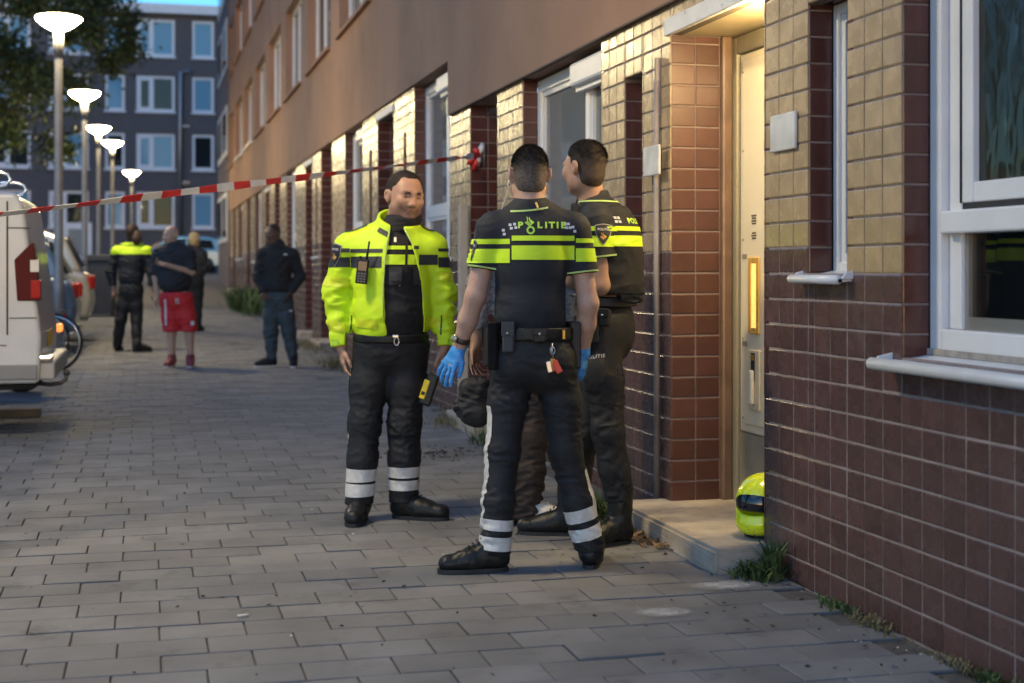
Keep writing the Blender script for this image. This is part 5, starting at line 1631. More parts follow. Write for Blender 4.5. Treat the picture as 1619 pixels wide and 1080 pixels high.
# ------------------------------------------------------------------ officer in the yellow jacket
def officer_yellow():
    P = Person('police_officer', 622, 7.30, 'stocky police officer in open bright yellow jacket and black neck gaiter', h=.0068)
    j = P.j
    f = unit((.12, -1, 0))
    sa, sb, nk, ws = j(551, 391, .0), j(685, 391, .02), j(628, 358, .0), j(620, 500, .0)
    ha, hb = j(592, 548), j(645, 548)
    ea, wa = j(532, 462, .04), j(540, 548, .0); eb, wb = j(698, 462, .05), j(703, 546, .03)
    ka, aa = j(577, 668, -.02), j(568, 795, -.03); kb, ab = j(640, 668, .0), j(638, 790, .03)
    hc = j(641, 312, -.01); R = head_frame((.46, -.89, -.10), roll=.06)
    F = Field(); add_head(F, hc, R, 1.04, 1.08)
    F.cap(hc + [-.01, .02, -.05], nk + [0, 0, -.03], .066, .075, .03)
    torso(F, sa, sb, nk, ws, ha, hb, f, off=-.01, cw=.17, cd=.13, ww=.165, wd=.135)
    for s_, e, w in ((sa, ea, wa), (sb, eb, wb)): F.cap(s_, e, .055, .045, .03); F.cap(e, w, .045, .030, .02)
    for h_, k_, a_ in ((ha, ka, aa), (hb, kb, ab)): F.chain([h_, k_, a_], [.085, .055, .042])
    add_hand(F, wa, (.10, -.05, -1), (-1, -.25, 0), (0, -1, 0), s=1.05, curl=.55); add_hand(F, wb, (-.05, .05, -1), (1, -.2, 0), (0, -1, 0), s=1.05, curl=.55)
    P.grow('body', F, M_skin, h=.0052, col=head_color(hc, R, (.43, .245, .165), .8, 1.04))
    add_eyes(P, hc, R, 1.04)
    add_hair(P, hc, R, M_hair_dark, s=1.04, wide=1.065, thick=.0045, line=.090, front=.052, strands=7000, seed=12, fade=.9)
    for q in (-1, 1):     # eyebrows
        mb = MB()
        pts = [hc + 1.04 * (R.T @ np.array([q * (.016 + .011 * i), .0985 - .0030 * i * i * .9, .0235 + .004 * i - .0022 * i * i])) for i in range(4)]
        mb.tube(pts, [.0042, .0052, .0046, .0026], n=6)
        P.mb('eyebrow', mb, M_hair_dark)
    mb = MB(); mb.tube([hc + 1.04 * (R.T @ np.array([x, .0905 - 9 * x * x, -.0630 - 9 * x * x])) for x in (-.022, -.011, 0, .011, .022)], [.0012, .0022, .0024, .0022, .0012], n=6); P.mb('mouth_line', mb, mat('mouth_shadow', (.10, .035, .03), rough=.6))
    # gaiter
    F = Field(); F.cap(nk + [0, .0, -.03], hc + [.012, -.004, -.085], .094, .080, .02); F.plane(hc + R.T @ np.array([0, .08, -.098]), R.T @ np.array([0, .34, 1]), .012)
    P.grow('neck_gaiter', F, M_black, amp=.004, freq=(15, 15, 90), seed=51)
    # trousers
    F = Field(); hcn = (ha + hb) / 2; mid = lambda a, b, t: a * (1 - t) + b * t
    F.ell(hcn + [0, 0, .02], (.185, .15, .18), None, .05)
    F.chain([ha, mid(ha, ka, .5) + [-.004, 0, 0], ka, mid(ka, aa, .45), aa], [.108, .096, .081, .075, .073], .035)
    F.chain([hb, mid(hb, kb, .5) + [.004, 0, 0], kb, mid(kb, ab, .45), ab], [.108, .097, .083, .079, .076], .035)
    F.plane((0, 0, j(0, 520)[2]), (0, 0, 1)); F.plane((0, 0, .085), (0, 0, -1))
    zk = ka[2]
    P.grow('trousers', F, M_trouser, amp=.0044, freq=(24, 24, 38), seed=61, mask=lambda V: .35 + .8 * np.exp(-((V[:, 2] - zk + .03) / .14) ** 2) + .6 * np.exp(-((V[:, 2] - .13) / .06) ** 2))
    zz = lambda y: (0, 0, j(0, y)[2])
    xm = (ka[0] + kb[0]) / 2
    for (y0, y1) in ((740, 757), (763, 780)): P.band('trousers', 'reflective_band', M_reflect, [(zz(y0), (.03, 0, 1)), (zz(y1), (.03, 0, -1)), ((xm, 0, 0), (1, 0, 0))], .0035)
    for (y0, y1) in ((737, 754), (758, 774)): P.band('trousers', 'reflective_band', M_reflect, [(zz(y0), (0, 0, 1)), (zz(y1), (0, 0, -1)), ((xm, 0, 0), (-1, 0, 0))], .0035)
    P.band('trousers', 'side_stripe', M_reflect, [(zz(580), (0, 0, 1)), (zz(706), (0, 0, -1)), (mid(ha, ka, .5) + [-.078, 0, 0], (1, 0, 0) + unit(ka - ha) * 0), ((0, .04, 0), (0, 1, 0)), ((0, -.035, 0), (0, -1, 0))], .003)
    shoe(P, aa + [0, .03, 0], (-.05, -1, 0), 'boot', L=.30, high=.10, ank_r=.06, w=.05)
    shoe(P, ab + [0, 0, 0], (1, -.28, 0), 'boot', L=.30, high=.10, ank_r=.06, w=.05)
    # inner vest
    F = Field(); torso(F, sa, sb, nk, ws, ha, hb, f, off=.018, cw=.17, cd=.14, ww=.17, wd=.15, pelvis=False, sh=.05)
    F.ell(ws + [0, 0, -.02], (.175, .16, .18), None, .05); F.plane((0, 0, j(0, 542)[2]), (0, 0, -1)); F.plane(nk + [0, 0, .0], (0, 0, 1))
    P.grow('vest', F, M_black, amp=.004, freq=(10, 10, 16), seed=63)
    for (y0, y1) in ((389, 395), (403, 418.5)): P.band('vest', 'hivis_band', M_hivis, [(zz(y0), (0, 0, 1)), (zz(y1), (0, 0, -1))], .003)
    c = j(641, 405, -.2); mb = MB()
    zpl = [quad2(-.006, .006, -.08, .10)]; P.decal('vest', 'vest_zip', M_plastic, zpl, c, (1, 0, 0), (0, 0, 1), (0, 1, 0), .006)
    P.decal('vest', 'vest_pocket', mat('vest_pocket_cloth', (.022, .022, .025), rough=.7, bump=.2, bscale=300), [quad2(-.085, -.020, -.145, -.055)], c, (1, 0, 0), (0, 0, 1), (0, 1, 0), .010); P.decal('vest', 'vest_pocket', MATS['vest_pocket_cloth'], [quad2(.035, .09, -.145, -.055)], c, (1, 0, 0), (0, 0, 1), (0, 1, 0), .010)
    for px, py in ((634, 441), (658, 439)):
        b_ = P.meshes['vest'][2].ray_cast(Vector(j(px, py, -.5)), Vector((0, 1, 0)))[0]
        y_ = (b_.y if b_ else -.15) - .012
        p = j(px, py, 0); mb = MB(); mb.tube([(p[0] - .004, y_, p[2] + .008), (p[0], y_ - .004, p[2] + .016), (p[0] + .005, y_, p[2] + .008), (p[0] + .006, y_ + .002, p[2] - .035)], .0032, n=6); P.mb('pen', mb, M_print_white)
    # jacket: thick outer shell, cut open in front
    F = Field(); torso(F, sa, sb, nk, ws, ha, hb, f, off=.030, cw=.165, cd=.148, ww=.168, wd=.158, pelvis=False, sh=.044)
    F.ell(ws + [-.005, 0, -.03], (.190, .172, .22), None, .05)
    for s_, e, w in ((sa, ea, wa), (sb, eb, wb)):
        F.chain([s_, e, w + unit(w - e) * -.005], [.074, .070, .056], .035)
    F.cap(nk + [0, .0, -.01], nk + [0, .01, .035], .108, .104, .02)
    F.ell(nk + [.01, -.01, .055], (.094, .094, .085), None, .006, 's')
    F.plane(nk + [0, 0, .048], (.16, -.50, 1), .006)
    # hem and cuffs
    zh = j(0, 528)[2]
    def hem(X, Y, Z): return np.where(np.abs(X - ws[0] + .0) < .232, zh + .012 * np.sin(X * 14) - Z, -1.0)
    F.add([-9] * 3, [9] * 3, hem, .004, 'i')
    for w, e in ((wa, ea), (wb, eb)):
        a_ = unit(w - e); p = w - a_ * .0
        F.add(p - .16, p + .16, (lambda p, a_: lambda X, Y, Z: np.where(np.abs(X - p[0]) < .085, (X - p[0]) * a_[0] + (Y - p[1]) * a_[1] + (Z - p[2]) * a_[2], -1.0))(p, a_), .003, 'i')
    # front opening as a tapering slot
    zs_ = [j(0, y)[2] for y in (340, 362, 385, 410, 450, 500, 560)]
    xl = [j(x, 400)[0] for x in (622, 620, 617, 614.5, 612, 613, 620)]; xr = [j(x, 400)[0] for x in (636, 640, 652, 660, 668, 671, 670)]
    def slot(X, Y, Z):
        zf = np.broadcast_to(Z, np.broadcast(X, Y, Z).shape).ravel()
        l = np.interp(zf, zs_[::-1], xl[::-1]).reshape(np.broadcast(X, Y, Z).shape); r_ = np.interp(zf, zs_[::-1], xr[::-1]).reshape(l.shape)
        return np.maximum(np.maximum(l - X, X - r_), Y + .02)
    F.add((min(xl) - .05, -.5, zs_[-1]), (max(xr) + .05, .03, zs_[0]), slot, .006, 's')
    zel = (ea[2] + eb[2]) / 2
    P.grow('jacket', F, M_hivis, amp=.0052, freq=(15, 15, 32), seed=71, mask=lambda V: .45 + .9 * np.exp(-((V[:, 2] - zel + .06) / .13) ** 2) * (np.abs(V[:, 0] - ws[0]) > .18) + .35 * (V[:, 2] < zel - .02))
    dk = mat('jacket_dark_band', (.022, .026, .032), rough=.6, bump=.15, bscale=300, var=.2, vscale=20)
    xa_, xb_ = j(556, 400)[0], j(613, 400)[0]; xc_, xd_ = j(661, 400)[0], j(693, 400)[0]
    def jb(y0, y1, x0, x1, tl=0.0, m=dk, nm='dark_band'): P.band('jacket', nm, m, [(((x0 + x1) / 2, 0, zz(y0)[2]), (tl, 0, 1)), (((x0 + x1) / 2, 0, zz(y1)[2]), (-tl, 0, -1)), ((x0, 0, 0), (-1, 0, 0)), ((x1, 0, 0), (1, 0, 0)), ((0, .12, 0), (0, 1, 0))], .0025)
    jb(393, 399.5, -.6, xa_); jb(407, 422.5, -.6, xa_)
    jb(394, 400, xa_ + .003, xb_ - .012); jb(406, 423.5, xa_ + .003, xb_ - .016)
    jb(389, 394.5, xc_ - .014, xc_ + .010); jb(403, 419, xc_ + .012, xd_)
    jb(393, 398, xd_ + .003, .6); jb(407, 423, xd_ + .003, .6)
    for (y0, y1, x0, x1) in ((434, 450, -.6, xa_ - .01), (503, 519, -.6, xa_ - .03), (503, 517, xa_ + .03, xb_ - .04), (436, 448, xd_ + .01, .6), (502, 517, xc_ + .045, xd_ + .01)): jb(y0, y1, x0, x1, .1, M_hivis_band, 'gloss_band')
    # collar tab, epaulettes
    P.decal('jacket', 'collar_tab', dk, [quad2(-.03, .03, -.012, .012)], j(603, 366, -.2), (1, 0, -.55), (.55, 0, 1), (0, 1, 0), .006)
    for s_, q in ((sa, -1), (sb, 1)):
        p = s_ + np.array([-q * .045, -.01, .4])
        e = P.decal('jacket', 'epaulette', dk, [quad2(-.052, .052, -.024, .024)], p - [0, 0, .3], (1, 0, 0), (0, 1, 0), (0, 0, -1), .006)
        P.decal('jacket', 'rank_mark', M_print_gold, [quad2(-.008, .008, -.014, .014)], p - [0, 0, .3] + np.array([q * .012, -.01, 0]), (1, 0, 0), (0, 1, 0), (0, 0, -1), .010, parent=e)
    shield(P, 'jacket', j(526.5, 403, -.06), (.72, -.7, 0), (.72, .70, 0), .040, .056, tilt=.10)
    # zip edges
    mb = MB(); 
    for xs in (xl, xr):
        pts = []
        for x, z in zip(xs, zs_):
            if z > j(0, 358)[2] or z < zh: continue
            h_ = P.meshes['jacket'][2].ray_cast(Vector((x + (-.012 if xs is xl else .012), -.6, z)), Vector((0, 1, 0)))[0]
            if h_: pts.append((x + (-.004 if xs is xl else .004), h_.y - .001, z))
        if len(pts) > 1: mb.tube(pts, .004, n=6)
    P.mb('zip', mb, M_piping)
    mb = MB(); p = j(625, 379, -.17); mb.bbox(p[0] - .008, p[0] + .008, p[1] - .004, p[1] + .004, p[2] - .014, p[2] + .014, .003); P.mb('zip_pull', mb, M_steel)
    pk = mat('jacket_pocket_cloth', (.46, .68, .016), rough=.55, bump=.1, bscale=220)
    for px in (548, 694): P.decal('jacket', 'sleeve_zip', dk, [quad2(-.003, .003, -.05, .05, .004)], j(px, 516, -.2), (1, 0, 0), (0, 0, 1), (0, 1, 0), .004)
    # cuff tabs
    for px in (527, 712): P.decal('jacket', 'cuff_tab', mat('cuff_tab_lime', (.35, .60, .03), rough=.5), [quad2(-.018, .018, -.016, .016)], j(px, 542, -.12), (1, 0, 0), (0, 0, 1), (0, 1, 0), .006)
    # two-way radio on the chest
    h_ = P.meshes['jacket'][2].ray_cast(Vector(j(580, 428, -.6)), Vector((0, 1, 0)))[0]
    y_ = (h_.y if h_ else -.2) - .016
    p = j(579, 428); p[1] = y_
    M = frame_m(p, (1, .05, -.10), (0, -1, 0))
    mb = MB(); mb.bbox(-.029, .029, -.014, .016, -.066, .060, .006, M=M); mb.tube([M @ Vector((.016, 0, .06)), M @ Vector((.020, 0, .15))], [.006, .0045], n=8); mb.tube([M @ Vector((-.016, 0, .06)), M @ Vector((-.016, 0, .072))], .008, n=8)
    rd = P.mb('two_way_radio', mb, M_plastic)
    mb = MB(); mb.box(-.021, .021, .0165, .0172, .0, .046, M=M); P.mb('screen', mb, mat('radio_screen', (.06, .065, .065), rough=.2), rd)
    mb = MB()
    for a_ in range(3):
        for b_ in range(4): mb.box(-.020 + a_ * .015, -.009 + a_ * .015, .0165, .018, -.058 + b_ * .013, -.050 + b_ * .013, M=M)
    P.mb('keypad', mb, mat('key_grey', (.10, .10, .10), rough=.5), rd)
    # belt, clip, stun gun
    F = Field(); F.ell(hcn + [0, 0, .05], (.195, .163, .40), None, .01); F.plane(zz(527), (0, 0, 1), .003); F.plane(zz(541), (0, 0, -1), .003); P.grow('belt', F, M_leather, rel=0)
    mb = MB(); p = Vector(j(627, 540, -.19)); mb.tube([p + Vector((.012 * math.cos(a), 0, .02 * math.sin(a))) for a in np.linspace(0, 2 * math.pi, 14)], .0035, n=6); mb.bbox(p.x - .02, p.x + .012, p.y - .008, p.y + .008, p.z + .018, p.z + .034, .003); P.mb('belt_clip', mb, M_steel)
    M = frame_m(j(672, 610, -.10), (.8, -.6, 0), (.4, -.7, .2))
    F = Field()
    c = j(677, 618, -.06); up = unit((.33, 0, 1))
    mb = MB(); Mh = frame_m(c, unit((.95, -.15, -.31)), (0, -1, 0)); mb.bbox(-.030, .034, -.03, .025, -.075, .09, .012, M=Mh); hol = P.mb('stun_gun_holster', mb, M_plastic)
    mb = MB(); mb.bbox(-.036, -.004, -.02, .028, -.048, .055, .006, M=Mh); P.mb('stun_gun', mb, mat('stun_gun_yellow', (.78, .56, .01), rough=.4), hol)
    mb = MB(); mb.box(-.030, -.012, .0282, .0290, -.026, -.008, M=Mh); P.mb('stun_gun_logo', mb, M_plastic, hol)
    return P
# ------------------------------------------------------------------ civilians and far figures
def figure(name, px0, Z0, label, pose, look, h=.013, group=None):
    """a standing figure from photo joints; look = clothes and colours"""
    P = Person(name, px0, Z0, label, h=h, group=group)
    j = P.j
    g = {k: j(*v) for k, v in pose.items() if k not in ('f', 'hf', 'toe_a', 'toe_b')}
    f = unit(pose['f']); R = head_frame(pose['hf']); hc = g['head']
    s = look.get('hs', 1.0); fat = look.get('fat', 0.0)
    F = Field(); add_head(F, hc, R, s, look.get('wide', 1.0))
    F.cap(hc + [0, 0, -.06], g['neck'] + [0, 0, -.03], .056, .064, .03)
    torso(F, g['sa'], g['sb'], g['neck'], g['waist'], g['ha'], g['hb'], f, off=-.012 + fat)
    for q in 'ab':
        F.cap(g['s' + q], g['e' + q], .05, .042, .03); F.cap(g['e' + q], g['w' + q], .043, .028, .02)
        F.chain([g['h' + q], g['k' + q], g['a' + q]], [.085, .055, .04])
        d = g['w' + q] - g['e' + q]
        add_hand(F, g['w' + q], d, np.cross(d, f) * (1 if q == 'a' else -1) + f * -.2, f, curl=.5)
        if look.get('barefoot'): pass
    P.grow('body', F, skin_mat('skin'), h=max(.009, h * .75), col=head_color(hc, R, look['skin'], look.get('stubble', 0), s))
    if look.get('hair'):
        add_hair(P, hc, R, look['hair'], s=s, thick=look.get('thick', .008), line=look.get('line', .075), front=.06, strands=0, fade=look.get('fade', .5), h=h * .7)
    mid = lambda a, b, t: a * (1 - t) + b * t
    # trousers or shorts
    F = Field(); hcn = (g['ha'] + g['hb']) / 2
    up = np.array([0, 0, 1.]); r = unit((g['hb'] - g['ha']) * [1, 1, 0]); RR = np.array([r, np.cross(up, r), up])
    lw = look.get('leg', (.105, .092, .078, .068, .062))
    F.ell(hcn + [0, 0, .03], (.168 + fat, .135 + fat, .17), RR, .05)
    zcut = j(0, look['trouser_end'])[2]
    for q in 'ab':
        F.chain([g['h' + q], mid(g['h' + q], g['k' + q], .5), g['k' + q], mid(g['k' + q], g['a' + q], .5), g['a' + q]], lw, .04)
    F.plane((0, 0, zcut), (0, 0, -1)); F.plane((0, 0, j(0, look['waist_y'])[2]), up)
    P.grow('trousers' if not look.get('shorts') else 'shorts', F, look['trousers'], amp=.007, freq=(20, 20, 48), seed=px0)
    # top
    F = Field(); torso(F, g['sa'], g['sb'], g['neck'], g['waist'], g['ha'], g['hb'], f, off=.02 + fat, pelvis=False)
    F.ell(g['waist'] + [0, 0, .0], (.165 + fat, .135 + fat, .17), RR, .05)
    te = look.get('sleeve', 1.6); sr = look.get('sleeve_r', .068)
    for q in 'ab':
        S, E_, W = g['s' + q], g['e' + q], g['w' + q]
        if te <= 1: F.cap(S, mid(S, E_, te), sr, sr, .04)
        else: F.chain([S, E_, mid(E_, W, te - 1)], [sr, sr * .95, sr * .72], .04)
    F.plane((0, 0, j(0, look['hem'])[2]), -up)
    if look.get('hood'): F.cap(g['neck'] + [-.06, .02, .03], g['neck'] + [.06, .02, .03], .06, .06, .04)
    P.grow('shirt' if te <= 1 else 'jacket', F, look['top'], amp=.007, freq=(20, 20, 44), seed=px0 + 3, keep='top')
    zz = lambda y: (0, 0, j(0, y)[2])
    for (y0, y1) in look.get('bands', ()): P.band('top', 'hivis_band', M_hivis, [(zz(y0), (0, 0, 1)), (zz(y1), (0, 0, -1))], .006)
    for q in 'ab': shoe(P, g['a' + q], pose['toe_' + q], 'shoe', m=look.get('shoe'), sole=look.get('sole'), L=.28, high=look.get('shoe_high', .05), ank_r=.05)
    return P

M_top_grey = mat('grey_pattern_knit', (.20, .19, .20), rough=.9, var=.55, vscale=55, bump=.3, bscale=200)
M_brown_cloth = mat('brown_trouser_cloth', (.045, .030, .024), rough=.85, var=.2, vscale=10, bump=.2, bscale=300)
M_white_shoe = mat('white_shoe', (.62, .58, .52), rough=.5)
M_tee = mat('dark_tee', (.017, .018, .024), rough=.85, var=.2, vscale=9)
M_red = mat('red_jersey', (.52, .018, .022), rough=.7, var=.12, vscale=9)
M_red_shoe = mat('red_shoe', (.22, .04, .05), rough=.6)
M_hoodie = mat('black_hoodie', (.016, .015, .016), rough=.9, var=.2, vscale=9)
M_jogger = mat('teal_grey_jogger', (.040, .055, .062), rough=.85, var=.15, vscale=9)
M_puffer = mat('black_coat', (.018, .018, .02), rough=.7, var=.2, vscale=9)

def witness():
    P = figure('person', 826, 7.2, 'person in grey patterned top and brown trousers behind the gloved officer',
        dict(head=(836, 300), neck=(832, 343), sa=(775, 362), sb=(893, 362), ea=(758, 455, -.02), eb=(905, 455), wa=(752, 545, -.05), wb=(898, 540), waist=(832, 490), ha=(812, 555), hb=(852, 555),
             ka=(812, 690), kb=(842, 690), aa=(806, 805), ab=(832, 805), f=(0, -1, 0), hf=(0, -1, 0), toe_a=(-.6, -1, 0), toe_b=(.95, -.25, 0)),
        dict(skin=(.30, .17, .11), hair=M_hair_dark, top=M_top_grey, trousers=M_brown_cloth, trouser_end=824, waist_y=500, hem=520, leg=(.10, .085, .072, .074, .082), shoe=M_white_shoe, sole=M_white_shoe, sleeve=1.85, shoe_high=.0), h=.008)
    return P
def carried_bag():
    c = at(749, 634, 7.12)
    F = Field(); o = np.zeros(3)
    F.ell((0, 0, -.02), (.075, .05, .105), None, .03); F.cap((-.03, 0, .07), (.04, 0, .085), .045, .04, .04); F.cap((-.045, 0, -.03), (.03, 0, -.07), .05, .055, .04)
    V, Q = F.mesh(.006); V = relax(V, Q, 1); V = folds(V, Q, .012, (30, 30, 46), 9)
    e = empty('carried_bag', c, -YAW, label='crumpled dark cloth bag hanging from the hidden person\'s hand', cat='bag')
    np_mesh('sack', V, Q, M_puffer, e)
    m = MB(); m.tube([(-.012, 0, .07), (-.004, -.0, .13), (.010, 0, .165), (.022, 0, .13), (.02, 0, .075)], .006, n=6); m.build('handle', M_puffer, e)

def far_people():
    P = figure('police_officer', 203, 20.0, 'police officer with brown hair walking away beside the dark container',
        dict(head=(210, 369), neck=(209, 384), sa=(184, 398), sb=(232, 398), ea=(175, 430), eb=(240, 430), wa=(180, 458), wb=(240, 460), waist=(207, 440), ha=(200, 460), hb=(214, 460),
             ka=(191, 505), kb=(216, 505), aa=(185, 548, .1), ab=(216, 546, -.1), f=(.1, 1, 0), hf=(.3, 1, 0), toe_a=(0, 1, 0), toe_b=(.8, .5, 0)),
        dict(skin=(.35, .21, .15), hair=M_hair_brown, thick=.016, line=.1, fade=0, top=M_navy, trousers=M_trouser, trouser_end=546, waist_y=440, hem=452, bands=((384, 387), (388.5, 402)), sleeve=1.9, shoe=M_leather))
    F = Field(); c = P.j(216, 376, -.05); F.ell(c, (.075, .07, .11), None, .03); P.grow('hair_bun', F, mat('hair_bun', (.05, .026, .016), rough=.5, var=.4, vscale=40), h=.012, amp=.006, freq=(40, 40, 40))
    P = figure('person', 284, 17.45, 'bald man in dark t-shirt and red shorts, one arm across his chest',
        dict(head=(270, 373), neck=(272, 392), sa=(252, 402), sb=(298, 401), ea=(246, 438), eb=(303, 430, -.05), wa=(249, 470, -.02), wb=(262, 419, -.24), waist=(276, 446), ha=(269, 474), hb=(290, 474),
             ka=(271, 528), kb=(300, 528), aa=(272, 570), ab=(301, 570), f=(-.35, -1, 0), hf=(-.5, -.86, -.03), toe_a=(-.1, -1, 0), toe_b=(.2, -1, 0)),
        dict(skin=(.44, .28, .20), stubble=.4, top=M_tee, trousers=M_red, shorts=True, trouser_end=524, waist_y=462, hem=472, sleeve=.75, sleeve_r=.075, fat=.03, wide=1.05,
             leg=(.120, .108, .098, .10, .10), shoe=M_red_shoe, sole=M_white_shoe), h=.011)
    d = (0, 1, 0)
    P.decal('shorts', 'drawstring', M_print_white, [quad2(-.012, -.002, -.07, 0), quad2(.014, .024, -.07, 0)], P.j(275, 472, -.3), (1, 0, 0), (0, 0, 1), d, .006)['kind'] = 'stuff'
    P.decal('shorts', 'shorts_print', M_print_white, [quad2(-.04, .045, -.02, .03)], P.j(300, 512, -.3), (1, 0, 0), (0, 0, 1), d, .006)
    P.decal('shorts', 'shorts_stripe', M_print_white, [quad2(-.012, .012, -.16, .16)], P.j(256, 495, -.3), (1, 0, 0), (0, 0, 1), d, .006)
    figure('person', 310, 25.0, 'blond person in dark coat standing behind the man in red shorts',
        dict(head=(308, 380), neck=(309, 392), sa=(291, 402), sb=(322, 402), ea=(288, 424), eb=(322, 424), wa=(290, 444), wb=(316, 441), waist=(308, 432), ha=(302, 448), hb=(313, 448),
             ka=(302, 482), kb=(313, 482), aa=(302, 515), ab=(313, 515), f=(.3, 1, 0), hf=(.4, 1, 0), toe_a=(0, 1, 0), toe_b=(.2, 1, 0)),
        dict(skin=(.38, .24, .17), hair=M_hair_blond, thick=.024, line=.10, fade=0, top=M_puffer, trousers=M_black, trouser_end=514, waist_y=438, hem=452, sleeve=1.85), h=.018)
    P = figure('person', 440, 17.48, 'man in black hoodie and grey joggers standing by the tiled wall, hands in pockets',
        dict(head=(431, 370), neck=(434, 389), sa=(414, 402), sb=(464, 402), ea=(408, 438), eb=(475, 438, .05), wa=(417, 462, -.10), wb=(459, 463, -.08), waist=(439, 450), ha=(430, 474), hb=(449, 474),
             ka=(428, 524), kb=(457, 524), aa=(430, 570), ab=(464, 570), f=(-.35, -1, 0), hf=(-.5, -.86, 0), toe_a=(-.9, -.5, 0), toe_b=(.15, -1, 0)),
        dict(skin=(.12, .065, .045), hair=M_hair_dark, thick=.008, fade=.2, top=M_hoodie, trousers=M_jogger, trouser_end=570, waist_y=462, hem=470, hood=True, sleeve=1.9, leg=(.11, .10, .085, .07, .058), shoe=M_black, sole=M_white_shoe), h=.011)
    P.decal('top', 'chest_logo', M_print_white, [quad2(-.02, .02, -.008, .008)], P.j(447, 402, -.3), (1, 0, 0), (0, 0, 1), (0, 1, 0), .006)
    P.decal('trousers', 'thigh_logo', M_print_white, [quad2(-.02, .02, -.008, .008)], P.j(455, 492, -.3), (1, 0, 0), (0, 0, 1), (0, 1, 0), .006)
officer_back(); officer_right(); officer_yellow(); witness(); carried_bag(); far_people()

# ================================================================== things in the street
M_van = mat('van_white_paint', (.50, .49, .47), rough=.35, spec=.5, coat=.3, var=.06, vscale=3)
M_gap = mat('panel_gap', (.03, .03, .03), rough=.8)
M_taillight = mat('tail_light', (.075, .004, .004), rough=.35, spec=.15)
M_taillight2 = mat('tail_light_bright', (.34, .008, .007), rough=.3, spec=.2)
M_chrome = mat('chrome', (.75, .74, .72), rough=.18, metal=1.0)
M_tyre = mat('tyre', (.015, .015, .016), rough=.85)
M_carglass = mat('car_glass', (.012, .015, .02), rough=.06, spec=.8)

def wheel(mb_parent, c, r, w, axis, name='wheel'):
    M = Matrix.Translation(c) @ (Matrix.Rotation(math.pi / 2, 4, 'X') if axis == 'y' else Matrix.Rotation(math.pi / 2, 4, 'Y'))
    m = MB(); m.lathe([(r * .62, -w / 2), (r * .95, -w / 2), (r, -w * .35), (r, w * .35), (r * .95, w / 2), (r * .62, w / 2)], n=28, M=M, caps=False); wo = m.build(name, M_tyre, mb_parent)
    m = MB(); m.lathe([(r * .62, -w * .42), (r * .5, -w * .3), (.05, -w * .36), (.05, w * .36), (r * .5, w * .3), (r * .62, w * .42)], n=20, M=M); m.build('rim', M_metal_grey, wo)

def rounded_prism(poly, d0, d1, axis, bev, segs=3):
    m = MB(); m.prism(poly, d0, d1, axis)
    bm = bmesh.new(); vs = [bm.verts.new(v) for v in m.v]
    for f in m.f: bm.faces.new([vs[i] for i in f])
    bmesh.ops.recalc_face_normals(bm, faces=bm.faces[:])
    bmesh.ops.bevel(bm, geom=bm.edges[:], offset=bev, segments=segs, affect='EDGES', profile=.5)
    return bm

